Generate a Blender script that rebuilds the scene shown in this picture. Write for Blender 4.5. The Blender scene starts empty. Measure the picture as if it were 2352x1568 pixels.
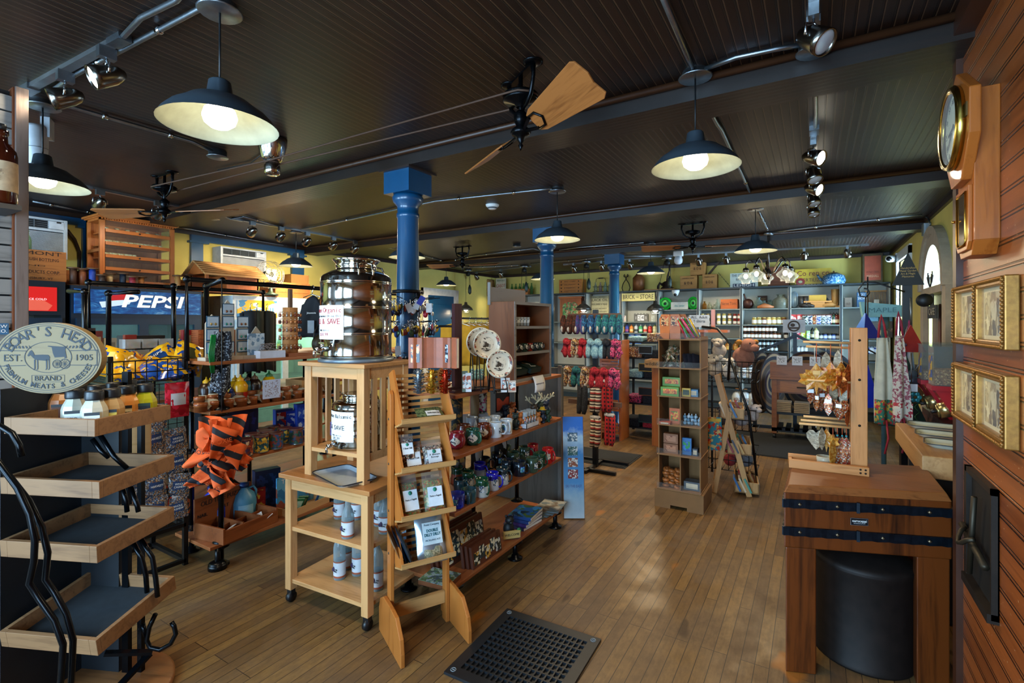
import bpy,math,random
from mathutils import Matrix,Vector,Euler
from math import sin,cos,pi,radians as R
rnd=random.Random(7)
sc=bpy.context.scene
COL=sc.collection
# ---------------------------------------------------------------- camera (17.4 mm, level, eye height 1.55 m, looking 31.5 deg left of the aisle)
FPX,CX,HY,EYE=1137.0,1176.0,743.0,1.55
TH=math.atan(696/1137.0)
c_,s_=cos(TH),sin(TH)
cam=bpy.data.cameras.new('camera');camo=bpy.data.objects.new('camera',cam);COL.objects.link(camo)
cam.sensor_width=36;cam.lens=FPX/2352*36
cam.shift_y=-(784-HY)/2352
cam.clip_start=0.05
camo.location=(0,0,EYE);camo.rotation_euler=(pi/2,0,TH)
sc.camera=camo
sc.view_settings.view_transform='Standard';sc.view_settings.look='None'
sc.view_settings.exposure=0.78;sc.view_settings.gamma=1.0
sc.cycles.max_bounces=6;sc.cycles.diffuse_bounces=3;sc.cycles.glossy_bounces=3
sc.cycles.transmission_bounces=4;sc.cycles.transparent_max_bounces=8
sc.cycles.caustics_reflective=False;sc.cycles.caustics_refractive=False
sc.cycles.sample_clamp_indirect=4.0;sc.cycles.use_light_tree=True
# ---------------------------------------------------------------- daylight: overcast sky outside, coming in through the shop windows
w=bpy.data.worlds.new('sky');sc.world=w;w.use_nodes=True
w.node_tree.nodes['Background'].inputs[0].default_value=(0.62,0.80,1.0,1)
w.node_tree.nodes['Background'].inputs[1].default_value=1.1
def area(name,loc,rot,sx,sy,power,color):
 l=bpy.data.lights.new(name,'AREA');l.shape='RECTANGLE';l.size=sx;l.size_y=sy;l.energy=power;l.color=color
 o=bpy.data.objects.new(name,l);o.location=loc;o.rotation_euler=rot;COL.objects.link(o);return o
DAY=(0.44,0.72,1.0)
FRONT_WINDOWS=[(-6.0,-4.2),(-3.8,-2.0),(-1.6,0.2)]
for x0,x1 in FRONT_WINDOWS:
 area('daylight',((x0+x1)/2,-1.72,1.45),(R(90),0,0),x1-x0-.1,1.75,135,DAY)
area('door_daylight',(1.30,6.45,1.7),(R(90),0,R(90)),1.5,1.6,150,DAY)
area('window_daylight',(1.30,8.6,1.5),(R(90),0,R(90)),1.0,1.7,130,DAY)
WARM=(1.0,0.80,0.52)
def point(loc,power,color=WARM,rad=.05,parent=None):
 l=bpy.data.lights.new('bulb_light','POINT');l.energy=power;l.color=color;l.shadow_soft_size=rad
 o=bpy.data.objects.new('bulb_light',l);o.location=loc;o.parent=parent;COL.objects.link(o);return o
def spot(loc,d,power,color=WARM,ang=70,parent=None):
 l=bpy.data.lights.new('spot_beam','SPOT');l.energy=power;l.color=color;l.spot_size=R(ang);l.spot_blend=.6;l.shadow_soft_size=.03
 o=bpy.data.objects.new('spot_beam',l);o.location=loc;o.rotation_euler=Vector(d).to_track_quat('-Z','Y').to_euler();o.parent=parent;COL.objects.link(o);return o
# ---------------------------------------------------------------- pixel ray -> point on a known plane of the room
def _ray(px,py):
 a=(px-CX)/FPX
 return(-s_+a*c_,c_+a*s_,(HY-py)/FPX)
def oz(px,py,z):
 r=_ray(px,py);k=(z-EYE)/r[2];return Vector((r[0]*k,r[1]*k,z))
def oy(px,py,y):
 r=_ray(px,py);k=y/r[1];return Vector((r[0]*k,y,EYE+r[2]*k))
def ox(px,py,x):
 r=_ray(px,py);k=x/r[0];return Vector((x,r[1]*k,EYE+r[2]*k))
# ---------------------------------------------------------------- materials (all procedural)
def lin(h):
 h=h.lstrip('#');o=[]
 for i in(0,2,4):
  v=int(h[i:i+2],16)/255;o.append(v/12.92 if v<=.04045 else((v+.055)/1.055)**2.4)
 return(*o,1)
MATS={}
class NT:
 def __init__(s,name):
  s.m=bpy.data.materials.new(name);s.m.use_nodes=True;s.t=s.m.node_tree;s.b=s.t.nodes['Principled BSDF']
 def n(s,t,**kw):
  o=s.t.nodes.new(t)
  for k,v in kw.items():setattr(o,k,v)
  return o
 def l(s,a,b):s.t.links.new(a,b)
 def tc(s,kind='Object'):return s.n('ShaderNodeTexCoord').outputs[kind]
 def mp(s,vec,scale=(1,1,1),rot=(0,0,0),loc=(0,0,0)):
  o=s.n('ShaderNodeMapping');s.l(vec,o.inputs[0]);o.inputs['Scale'].default_value=scale;o.inputs['Rotation'].default_value=rot;o.inputs['Location'].default_value=loc
  return o.outputs[0]
 def noise(s,vec,scale=5,detail=3,rough=.6,dist=0):
  o=s.n('ShaderNodeTexNoise');s.l(vec,o.inputs['Vector']);o.inputs['Scale'].default_value=scale;o.inputs['Detail'].default_value=detail;o.inputs['Roughness'].default_value=rough;o.inputs['Distortion'].default_value=dist
  return o.outputs['Fac']
 def ramp(s,fac,stops,interp='LINEAR'):
  o=s.n('ShaderNodeValToRGB');s.l(fac,o.inputs[0]);e=o.color_ramp.elements;o.color_ramp.interpolation=interp
  while len(e)<len(stops):e.new(.5)
  for el,(p,c)in zip(e,stops):el.position=p;el.color=c if not isinstance(c,str)else lin(c)
  return o.outputs[0]
 def mix(s,fac,a,b,mode='MIX'):
  o=s.n('ShaderNodeMix',data_type='RGBA',blend_type=mode)
  for i,v in((0,fac),(6,a),(7,b)):
   if hasattr(v,'links')or hasattr(v,'is_output'):s.l(v,o.inputs[i])
   else:o.inputs[i].default_value=lin(v)if isinstance(v,str)else v
  return o.outputs[2]
 def math(s,op,a,b=None):
  o=s.n('ShaderNodeMath',operation=op)
  for i,v in((0,a),(1,b)):
   if v is None:continue
   if hasattr(v,'is_output'):s.l(v,o.inputs[i])
   else:o.inputs[i].default_value=v
  return o.outputs[0]
 def bump(s,h,st=.3,d=.01):
  o=s.n('ShaderNodeBump');s.l(h,o.inputs['Height']);o.inputs['Strength'].default_value=st;o.inputs['Distance'].default_value=d
  s.l(o.outputs[0],s.b.inputs['Normal'])
 def set(s,rough=.5,metal=0,spec=.5,coat=0):
  s.b.inputs['Roughness'].default_value=rough;s.b.inputs['Metallic'].default_value=metal;s.b.inputs['Specular IOR Level'].default_value=spec;s.b.inputs['Coat Weight'].default_value=coat
  return s
def P(h,rough=.5,metal=0,var=.12,scale=14,coat=0):
 """plain paint, plastic, paper, metal with a faint procedural mottling"""
 k=('P',h,rough,metal,var,scale,coat)
 if k in MATS:return MATS[k]
 t=NT('paint_'+h.strip('#')).set(rough,metal,.5,coat)
 if var:
  c=lin(h);d=tuple(x*(1-var)for x in c[:3])+(1,);e=tuple(min(1,x*(1+var))for x in c[:3])+(1,)
  t.l(t.ramp(t.noise(t.tc(),scale,3),[(.3,d),(.7,e)]),t.b.inputs['Base Color'])
 else:t.b.inputs['Base Color'].default_value=lin(h)
 MATS[k]=t.m;return t.m
def W(c1,c2,ax='z',rough=.45,grain=9,coat=0,bump=.15):
 """wood with grain along one axis"""
 k=('W',c1,c2,ax,rough,grain,coat)
 if k in MATS:return MATS[k]
 t=NT('wood_'+c1.strip('#')).set(rough,0,.4,coat)
 st={'x':(.09,1,1),'y':(1,.09,1),'z':(1,1,.09)}[ax]
 v=t.mp(t.tc(),st)
 n1=t.noise(v,grain*2.2,4,.65,1.2);n2=t.noise(t.mp(t.tc(),st),grain*14,2,.5)
 f=t.math('ADD',t.math('MULTIPLY',n1,.75),t.math('MULTIPLY',n2,.25))
 t.l(t.ramp(f,[(.32,c2),(.5,c1),(.68,c1),(.8,c2)]),t.b.inputs['Base Color'])
 if bump:t.bump(f,bump,.004)
 MATS[k]=t.m;return t.m
def E(h,st=3.0):
 k=('E',h,st)
 if k in MATS:return MATS[k]
 t=NT('glow_'+h.strip('#'));t.b.inputs['Base Color'].default_value=lin(h);t.b.inputs['Emission Color'].default_value=lin(h);t.b.inputs['Emission Strength'].default_value=st
 t.m.cycles.emission_sampling='NONE' if st<30 else 'AUTO'
 MATS[k]=t.m;return t.m
def GL(h='#dfeee8',alpha=.25,rough=.05,rim=.45):
 """thin clear glass or plastic film: mostly transparent with a glossy skin"""
 k=('GL',h,alpha,rough,rim)
 if k in MATS:return MATS[k]
 t=NT('glass_'+h.strip('#'));m=t.n('ShaderNodeMixShader');tr=t.n('ShaderNodeBsdfTransparent');tr.inputs[0].default_value=lin(h)
 t.set(rough,0,.6);t.b.inputs['Base Color'].default_value=lin(h)
 lw=t.n('ShaderNodeLayerWeight');lw.inputs[0].default_value=.35
 f=t.math('ADD',t.math('MULTIPLY',lw.outputs['Facing'],rim),alpha);f2=t.math('MINIMUM',f,1.0)
 t.l(f2,m.inputs[0]);t.l(tr.outputs[0],m.inputs[1]);t.l(t.b.outputs[0],m.inputs[2])
 t.l(m.outputs[0],t.t.nodes['Material Output'].inputs[0]);MATS[k]=t.m;return t.m
def PATCH(cols,scale=20,rough=.4,name='print',stretch=(1,1,1),coat=0,metal=0):
 """printed pattern: irregular blotches of a few colours"""
 k=('PT',tuple(cols),scale,rough,stretch,metal)
 if k in MATS:return MATS[k]
 t=NT(name).set(rough,metal,.5,coat)
 vo=t.n('ShaderNodeTexVoronoi');wn=t.n('ShaderNodeTexNoise');wn.inputs['Scale'].default_value=scale*1.6;v0=t.mp(t.tc(),stretch);t.l(v0,wn.inputs['Vector'])
 va=t.n('ShaderNodeVectorMath',operation='MULTIPLY_ADD');t.l(wn.outputs['Color'],va.inputs[0]);va.inputs[1].default_value=(1.1/scale,)*3;t.l(v0,va.inputs[2]);t.l(va.outputs[0],vo.inputs['Vector']);vo.inputs['Scale'].default_value=scale*2.0
 sep=t.n('ShaderNodeSeparateColor');t.l(vo.outputs['Color'],sep.inputs[0])
 n=len(cols);t.l(t.ramp(sep.outputs[0],[(i/n,c)for i,c in enumerate(cols)],'CONSTANT'),t.b.inputs['Base Color'])
 MATS[k]=t.m;return t.m
def STRIPE(cols,axis=2,freq=20,rough=.8,name='stripes',check=False):
 k=('ST',tuple(cols),axis,freq,check)
 if k in MATS:return MATS[k]
 t=NT(name).set(rough)
 sp=t.n('ShaderNodeSeparateXYZ');t.l(t.tc(),sp.inputs[0])
 f=t.math('FRACT',t.math('MULTIPLY',sp.outputs[axis],freq))
 if check:
  g=t.math('FRACT',t.math('MULTIPLY',t.math('ADD',sp.outputs[0],sp.outputs[1]),freq))
  f=t.math('MULTIPLY',t.math('ADD',t.math('GREATER_THAN',f,.5),t.math('GREATER_THAN',g,.5)),.45)
 n=len(cols);t.l(t.ramp(f,[(i/n,c)for i,c in enumerate(cols)],'CONSTANT'),t.b.inputs['Base Color'])
 MATS[k]=t.m;return t.m
# common ones
BLACKPIPE=P('#0a0c10',.28,.6,.3);BLACK=P('#0b0c0e',.5);BLKWIRE=P('#090a0c',.4,.3)
CHROME=P('#c8ccd0',.12,1,.05);STEEL=P('#b9b6ae',.10,1,.04);GALV=P('#8f959a',.38,1,.15,30);BRASS=P('#b98a3a',.3,1)
WHITE=P('#e8e8e4',.5);CREAM=P('#e4dcc0',.6);PAPER=P('#e6e8ea',.7,0,.03);INK=P('#15161a',.7,0,0)
PINE,PINEX,PINEY=(W('#c79560','#aa7a46',a)for a in 'zxy')
BOARD=W('#955832','#7a4424','y',.35);BOARDX=W('#955832','#7a4424','x',.35)
GREYW=W('#77726c','#55514c','z',.7,7);GREYWX=W('#8b8781','#65615c','x',.7,7);GREYWY=W('#7f7b76','#5c5854','y',.7,7)
TRAYW=W('#825d3c','#64442a','x',.55);
BOXW=W('#74421f','#4e2b13','z',.55,6);CRATE=W('#b06a34','#8c4f24','x',.6);OAK=W('#a8612c','#7f4218','z',.35,8,.3)
BLUEP=P('#0e466c',.3,0,.08,6,.3)
# ---------------------------------------------------------------- mesh builder
class MB:
 def __init__(s):s.v=[];s.f=[];s.mi=[];s.sm=[];s.m=0;s.smooth=False
 def add(s,vs,fs):
  b=len(s.v);s.v+=[tuple(v)for v in vs]
  for f in fs:s.f.append([b+i for i in f]);s.mi.append(s.m);s.sm.append(s.smooth)
  return s
 def mark(s):return len(s.v)
 def xf(s,start,M):
  for i in range(start,len(s.v)):s.v[i]=tuple(M@Vector(s.v[i]))
  return s
 def box(s,x0,y0,z0,x1,y1,z1):
  x0,x1=min(x0,x1),max(x0,x1);y0,y1=min(y0,y1),max(y0,y1);z0,z1=min(z0,z1),max(z0,z1)
  return s.add([(x0,y0,z0),(x1,y0,z0),(x1,y1,z0),(x0,y1,z0),(x0,y0,z1),(x1,y0,z1),(x1,y1,z1),(x0,y1,z1)],
[(0,3,2,1),(4,5,6,7),(0,1,5,4),(1,2,6,5),(2,3,7,6),(3,0,4,7)])
 def hexa(s,p):
  return s.add(p,[(0,3,2,1),(4,5,6,7),(0,1,5,4),(1,2,6,5),(2,3,7,6),(3,0,4,7)])
 def prism(s,poly,z0,z1):
  n=len(poly)
  return s.add([(x,y,z0)for x,y in poly]+[(x,y,z1)for x,y in poly],
[tuple(range(n-1,-1,-1)),tuple(range(n,2*n))]+[(i,(i+1)%n,n+(i+1)%n,n+i)for i in range(n)])
 def bar(s,a,b,w,d,up=(0,0,1)):
  """rectangular bar from a to b"""
  a,b=Vector(a),Vector(b);z=(b-a).normalized();u=Vector(up)
  if abs(z.dot(u))>.98:u=Vector((0,1,0))
  x=z.cross(u).normalized();y=x.cross(z).normalized();q=[]
  for p in(a,b):q+=[p-x*w/2-y*d/2,p+x*w/2-y*d/2,p+x*w/2+y*d/2,p-x*w/2+y*d/2]
  return s.hexa(q)
 def cyl(s,cx,cy,z0,z1,r0,r1=None,n=16):
  r1=r0 if r1 is None else r1
  return s.lathe([(0,z0),(r0,z0),(r1,z1),(0,z1)],cx,cy,n)
 def lathe(s,prof,cx=0,cy=0,n=20,sm=True):
  old=s.smooth;s.smooth=sm;vs=[];idx=[]
  for r,z in prof:
   if r<=1e-6:idx.append([len(vs)]);vs.append((cx,cy,z))
   else:
    idx.append(list(range(len(vs),len(vs)+n)))
    vs+=[(cx+r*cos(2*pi*i/n),cy+r*sin(2*pi*i/n),z)for i in range(n)]
  fs=[]
  for a,b in zip(idx,idx[1:]):
   for i in range(n):
    j=(i+1)%n
    if len(a)==1 and len(b)==1:continue
    if len(a)==1:fs.append((a[0],b[j],b[i]))
    elif len(b)==1:fs.append((a[i],a[j],b[0]))
    else:fs.append((a[i],a[j],b[j],b[i]))
  s.add(vs,fs);s.smooth=old;return s
 def tube(s,pts,r,n=8,closed=False,caps=True):
  pts=[Vector(p)for p in pts];N=len(pts);old=s.smooth;s.smooth=True;vs=[];prev=None
  rr=r if isinstance(r,(list,tuple))else[r]*N
  for i,p in enumerate(pts):
   a=pts[(i-1)%N]if(closed or i)else p;b=pts[(i+1)%N]if(closed or i<N-1)else p
   t=(b-a).normalized()if(b-a).length>1e-9 else Vector((0,0,1))
   if prev is None:
    u=Vector((0,0,1))if abs(t.z)<.9 else Vector((1,0,0));x=t.cross(u).normalized()
   else:
    x=prev-t*prev.dot(t);x=x.normalized()if x.length>1e-6 else t.orthogonal().normalized()
   prev=x;y=t.cross(x)
   vs+=[p+(x*cos(2*pi*k/n)+y*sin(2*pi*k/n))*rr[i]for k in range(n)]
  fs=[]
  for i in range(N if closed else N-1):
   j=(i+1)%N
   for k in range(n):fs.append((i*n+k,i*n+(k+1)%n,j*n+(k+1)%n,j*n+k))
  if caps and not closed:fs+=[tuple(range(n-1,-1,-1)),tuple((N-1)*n+k for k in range(n))]
  s.add(vs,fs);s.smooth=old;return s
 def ball(s,cx,cy,cz,rx,ry=None,rz=None,n=14,m=9):
  ry=rx if ry is None else ry;rz=rx if rz is None else rz;st=s.mark()
  s.lathe([(sin(pi*i/m),-cos(pi*i/m))for i in range(m+1)],0,0,n)
  return s.xf(st,Matrix.Translation((cx,cy,cz))@Matrix.Diagonal((rx,ry,rz,1)))
 def sheet(s,fn,nu,nv,th=0):
  """surface fn(u,v) with u,v in 0..1; th gives it a back side"""
  old=s.smooth;s.smooth=True;P_=[[Vector(fn(i/nu,j/nv))for j in range(nv+1)]for i in range(nu+1)]
  vs=[p for row in P_ for p in row];W_=nv+1
  fs=[(i*W_+j,(i+1)*W_+j,(i+1)*W_+j+1,i*W_+j+1)for i in range(nu)for j in range(nv)]
  if th:
   nn=len(vs);nor=[]
   for i in range(nu+1):
    for j in range(nv+1):
     a=P_[min(i+1,nu)][j]-P_[max(i-1,0)][j];b=P_[i][min(j+1,nv)]-P_[i][max(j-1,0)]
     q=a.cross(b);nor.append(q.normalized()if q.length>1e-12 else Vector((0,0,1)))
   vs=vs+[v-q*th for v,q in zip(vs,nor)]
   fs+=[tuple(nn+k for k in reversed(f))for f in fs]
   ring=[i*W_ for i in range(nu+1)]+[nu*W_+j for j in range(1,W_)]+[i*W_+nv for i in range(nu-1,-1,-1)]+[j for j in range(nv-1,0,-1)]
   for k in range(len(ring)):
    a,b=ring[k],ring[(k+1)%len(ring)];fs.append((b,a,nn+a,nn+b))
  s.add(vs,fs);s.smooth=old;return s
 def bag(s,w,h,d,seed=0):
  """pillow bag standing in the xz plane, base at z=0, crimped top and bottom"""
  q=random.Random(seed);ph=q.random()*6
  for sg in(1,-1):
   st=s.mark()
   def fn(u,v):
    e=(4*u*(1-u))**.5*(4*v*(1-v))**.45
    return((u-.5)*w*(1-.06*e),sg*d/2*e*(1+.18*sin(9*u+7*v+ph)),v*h)
   s.sheet(fn if sg<0 else(lambda u,v:fn(1-u,v)),8,8)
  return s
 def build(s,name,mats,parent=None,loc=None,rot=None,bevel=0):
  me=bpy.data.meshes.new(name);me.from_pydata(s.v,[],s.f)
  for m in(mats if isinstance(mats,(list,tuple))else[mats]):me.materials.append(m)
  me.polygons.foreach_set('material_index',s.mi);me.polygons.foreach_set('use_smooth',s.sm);me.update()
  o=bpy.data.objects.new(name,me);COL.objects.link(o)
  if parent:o.parent=parent
  if loc is not None:o.location=loc
  if rot is not None:o.rotation_euler=rot
  if bevel:
   b=o.modifiers.new('b','BEVEL');b.width=bevel;b.segments=2;b.limit_method='ANGLE';b.angle_limit=R(50)
  return o
def tag(o,label,cat,group=None):
 o['label']=label;o['category']=cat
 if group:o['group']=group
 return o
def thing(name,label,cat,loc=(0,0,0),rz=0,group=None):
 o=bpy.data.objects.new(name,None);o.empty_display_size=.05;COL.objects.link(o);o.location=loc;o.rotation_euler=(0,0,rz)
 return tag(o,label,cat,group)
def struct(o):o['kind']='structure';return o
def dup(o,loc=None,rz=None,label=None,group=None,rot=None,scale=None):
 def cp(a,par):
  b=a.copy();COL.objects.link(b);b.parent=par
  for ch in list(a.children):cp(ch,b)
  return b
 r=cp(o,None)
 if loc is not None:r.location=loc
 if rz is not None:r.rotation_euler=(0,0,rz)
 if rot is not None:r.rotation_euler=rot
 if scale is not None:r.scale=(scale,)*3 if not isinstance(scale,(tuple,list))else scale
 if label:r['label']=label
 if group:r['group']=group
 return r
def txt(t,size,loc,rot,m,parent=None,w=None,name='lettering',ext=.0006,al='CENTER',bold=0,shear=0):
 """lettering as a thin raised mesh; w is the wanted width"""
 cu=bpy.data.curves.new(name,'FONT');cu.body=t;cu.size=size;cu.align_x=al;cu.align_y='CENTER';cu.extrude=ext;cu.offset=bold;cu.shear=shear;cu.resolution_u=2
 tmp=bpy.data.objects.new('tmp',cu);me=bpy.data.meshes.new_from_object(tmp);bpy.data.objects.remove(tmp);bpy.data.curves.remove(cu)
 me.materials.clear();me.materials.append(m);me.name=name
 o=bpy.data.objects.new(name,me);COL.objects.link(o);o.location=loc;o.rotation_euler=rot
 if w and len(me.vertices):
  xs=[v.co.x for v in me.vertices];o.scale.x=w/max(1e-6,max(xs)-min(xs))
 if parent:o.parent=parent
 return o
FX=(R(90),0,R(90));FY=(R(90),0,0)
ORD=['first','second','third','fourth','fifth','sixth','seventh','eighth','ninth','tenth','eleventh','twelfth','thirteenth','fourteenth','fifteenth','sixteenth','seventeenth','eighteenth','nineteenth','twentieth']
def nth(i):return ORD[i]if i<len(ORD)else 'number %d'%(i+1)
# = the room
H_,XL,XR,YB,YF=2.70,-6.60,1.05,10.0,-1.6
def floor_mat():
 t=NT('old_strip_floor').set(.42,0,.4)
 v=t.mp(t.tc(),(1,1,1),(0,0,R(90)))
 b=t.n('ShaderNodeTexBrick',offset=.37,offset_frequency=3);t.l(v,b.inputs['Vector'])
 for k,x in(('Color1','#94703f'),('Color2','#6e5030'),('Mortar','#22160d')):b.inputs[k].default_value=lin(x)
 b.inputs['Scale'].default_value=1;b.inputs['Mortar Size'].default_value=.0017;b.inputs['Brick Width'].default_value=1.25;b.inputs['Row Height'].default_value=.0585;b.inputs['Bias'].default_value=-.1
 gr=t.noise(t.mp(t.tc(),(1,.06,1)),60,3)
 c=t.mix(t.math('MULTIPLY',gr,.55),b.outputs['Color'],'#5d3d20','MULTIPLY')
 worn=t.ramp(t.noise(t.tc(),1.5,5,.7),[(.42,(0,0,0,1)),(.62,(1,1,1,1))])
 sc1=t.ramp(t.noise(t.mp(t.tc(),(1,.35,1)),38,5,.75),[(.44,(0,0,0,1)),(.6,(1,1,1,1))])
 c=t.mix(t.math('MULTIPLY',worn,.50),c,'#57473a')
 c=t.mix(t.math('MULTIPLY',sc1,.33),c,'#4a3826')
 st=t.ramp(t.noise(t.mp(t.tc(),(1,.45,1),(0,0,0),(3.3,1.7,0)),3.6,2,.5),[(.69,(0,0,0,1)),(.72,(1,1,1,1))])
 c=t.mix(t.math('MULTIPLY',st,.65),c,'#a5641c')
 dk=t.ramp(t.noise(t.mp(t.tc(),(1,.3,1),(0,0,0),(8,2,0)),6,2,.5),[(.70,(0,0,0,1)),(.73,(1,1,1,1))])
 c=t.mix(t.math('MULTIPLY',dk,.6),c,'#2c1a0d')
 t.l(c,t.b.inputs['Base Color']);t.l(t.ramp(worn,[(0,(.33,)*3+(1,)),(1,(.62,)*3+(1,))]),t.b.inputs['Roughness'])
 t.bump(b.outputs['Fac'],-.35,.004);return t.m
def bead_mat(name,axis,period,c1,c2,rough,chips=False,bead=None):  # bead: colour of the painted bead highlight
 """beaded boards: two fine grooves per board"""
 t=NT(name).set(rough,0,.45);sp=t.n('ShaderNodeSeparateXYZ');t.l(t.tc(),sp.inputs[0])
 u=t.math('MULTIPLY',sp.outputs[axis],1/period);f=t.math('FRACT',u)
 g=t.ramp(f,[(0,(0,0,0,1)),(.05,(0,0,0,1)),(.075,(1,1,1,1)),(.15,(1,1,1,1)),(.165,(.1,.1,.1,1)),(.20,(.1,.1,.1,1)),(.22,(1,1,1,1))])
 wn=t.n('ShaderNodeTexWhiteNoise',noise_dimensions='1D');t.l(t.math('FLOOR',u),wn.inputs['W'])
 st=[(.06,1,1),(1,.06,1),(1,1,.06)][1 if axis!=1 else 0]
 n=t.noise(t.mp(t.tc(),st),26,4,.6,.8)
 c=t.ramp(t.math('ADD',t.math('MULTIPLY',n,.7),t.math('MULTIPLY',wn.outputs['Value'],.3)),[(.3,c2),(.7,c1)])
 c=t.mix(g,'#080403',c,'MIX')
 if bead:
  glint=t.ramp(f,[(0,(0,0,0,1)),(.22,(0,0,0,1)),(.25,(1,1,1,1)),(.30,(1,1,1,1)),(.34,(0,0,0,1))]);c=t.mix(t.math('MULTIPLY',glint,.8),c,bead)  # pale stripe beside each groove: bead highlight painted into the board colour
 if chips:
  ch=t.ramp(t.noise(t.mp(t.tc(),(1,1,1.6)),62,2,.4),[(.71,(0,0,0,1)),(.73,(1,1,1,1))])
  c=t.mix(t.math('MULTIPLY',ch,.8),c,'#c99a6a')
 t.l(c,t.b.inputs['Base Color']);t.bump(g,.6,.006);return t.m
CEIL=bead_mat('dark_beadboard_ceiling',0,.0415,'#26140a','#140905',.42,bead='#543a26')  # bead= is the painted highlight colour
BEAMW=bead_mat('dark_beam_boards',1,.036,'#26170e','#160c07',.42)
WOODWALL=bead_mat('varnished_beadboard_wall',2,.078,'#a05424','#6e3414',.34,True)
YELLOW=P('#d8c66a',.75,0,.08,2.2);TRIMD=P('#2a1810',.4)
struct(MB().box(-7,-1.9,-.06,1.3,10.3,0).build('floor',floor_mat()))
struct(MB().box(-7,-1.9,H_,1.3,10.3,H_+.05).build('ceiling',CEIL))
struct(MB().box(XL-.1,YB,0,XR+.2,YB+.1,H_).build('wall_back',YELLOW))
struct(MB().box(XL-.1,YF,0,XL,YB,H_).build('wall_left',YELLOW))
m=MB()
DY0,DY1,WY0,WY1=5.85,7.05,8.1,9.15
m.box(XR,2.65,0,XR+.12,DY0,H_).box(XR,DY1,0,XR+.12,WY0,H_).box(XR,WY1,0,XR+.12,YB,H_)
m.box(XR,WY0,0,XR+.12,WY1,.75).box(XR,WY0,2.45,XR+.12,WY1,H_)
cy_,cz_,ra=(DY0+DY1)/2,1.90,.50
ys=[DY0,*[cy_-ra*cos(pi*i/16)for i in range(17)],DY1];zs=[cz_,*[cz_+ra*sin(pi*i/16)for i in range(17)],cz_]
for i in range(len(ys)-1):
 if ys[i+1]-ys[i]>1e-4:m.hexa([(XR,ys[i],zs[i]),(XR+.12,ys[i],zs[i]),(XR+.12,ys[i+1],zs[i+1]),(XR,ys[i+1],zs[i+1]),(XR,ys[i],H_),(XR+.12,ys[i],H_),(XR+.12,ys[i+1],H_),(XR,ys[i+1],H_)])
struct(m.build('wall_right',YELLOW))
m=MB();m.box(.5,YF,0,XR+.12,2.65,H_)
struct(m.build('wall_chimney',WOODWALL))
m=MB();m.box(.44,YF,2.62,.5,2.65,H_).box(.478,2.60,0,.5,2.655,2.62)
struct(m.build('trim_chimney',P('#3a1c0c',.4)))
m=MB();xs=XL
for x0,x1 in FRONT_WINDOWS:
 m.box(xs,YF-.1,0,x0,YF,H_);m.box(x0,YF-.1,0,x1,YF,.5).box(x0,YF-.1,2.35,x1,YF,H_);xs=x1
m.box(xs,YF-.1,0,XR,YF,H_);struct(m.build('wall_front',YELLOW))
for k,(x0,x1)in enumerate(FRONT_WINDOWS):
 m=MB();y=YF-.05
 for a,b in((x0,x0+.06),(x1-.06,x1),((x0+x1)/2-.025,(x0+x1)/2+.025)):m.box(a,y-.03,.5,b,y+.03,2.35)
 m.box(x0,y-.03,.5,x1,y+.03,.56).box(x0,y-.03,2.29,x1,y+.03,2.35)
 f=struct(m.build('window_%d'%(k+1),BLUEP));struct(MB().box(x0,y-.003,.5,x1,y+.003,2.35).build('window_pane',GL('#ffffff',.04),f))
# ceiling beams, ribbed underneath
for k,yb in enumerate((.10,2.43,4.73,7.06)):
 struct(MB().box(XL,yb,2.60,XR if yb>2.5 else .5,yb+.26,H_).build('beam_%d'%(k+1),BEAMW))
 m=MB();m.tube([(XL,yb-.012,H_-.014),(XR if yb>2.5 else .5,yb-.012,H_-.014)],.018,8)
 m.tube([(XL,yb+.272,H_-.014),(XR if yb>2.5 else .5,yb+.272,H_-.014)],.014,8)
 struct(m.build('trim_beam_%d'%(k+1),P('#3c2110',.4)))
m=MB();m.box(XL,YB-.03,H_-.05,XR,YB,H_).box(XR-.03,2.66,H_-.05,XR,YB,H_).box(XL,YF,H_-.05,XL+.03,YB,H_)
struct(m.build('trim_ceiling',TRIMD))
# blue window surrounds on the left wall
for k,(y0,y1)in enumerate(((1.15,2.28),(3.14,4.72))):
 m=MB();m.box(XL,y0,2.575,XL+.05,y1,2.65).box(XL,y0,0,XL+.045,y0+.14,2.58).box(XL,y1-.20,0,XL+.045,y1,2.58).box(XL,y0-.03,2.55,XL+.07,y0+.2,2.575).box(XL,y1-.25,2.55,XL+.07,y1+.03,2.575)
 struct(m.build('trim_left_%d'%(k+1),BLUEP))
# arched doorway on the right wall
DOORW=W('#6a3a1c','#4a2612','z',.4)
m=MB()
for i in range(20):
 a0,a1=pi*i/20,pi*(i+1)/20
 for r0,r1,d in((.44,.60,.05),(.55,.63,.075)):
  p=lambda r,a,x:(x,cy_-r*cos(a),cz_+r*sin(a))
  m.hexa([p(r0,a0,XR-d),p(r1,a0,XR-d),p(r1,a0,XR),p(r0,a0,XR),p(r0,a1,XR-d),p(r1,a1,XR-d),p(r1,a1,XR),p(r0,a1,XR)])
m.box(XR-.05,cy_-.62,0,XR,cy_-.46,cz_).box(XR-.05,cy_+.46,0,XR,cy_+.62,cz_).box(XR-.06,cy_-.47,cz_-.05,XR+.05,cy_+.47,cz_+.02)
struct(m.build('trim_door',P('#a89a86',.55)))
d=struct(MB().box(XR+.04,cy_-.5,0,XR+.09,cy_+.5,cz_-.02).build('door_1',DOORW))
m=MB()
for a,b in((-.4,-.06),(.06,.4)):
 for z0,z1 in((.2,.8),(.95,1.75)):m.box(XR+.015,cy_+a,z0,XR+.04,cy_+b,z1)
struct(m.build('door_panel',DOORW,d,bevel=.012))
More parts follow.
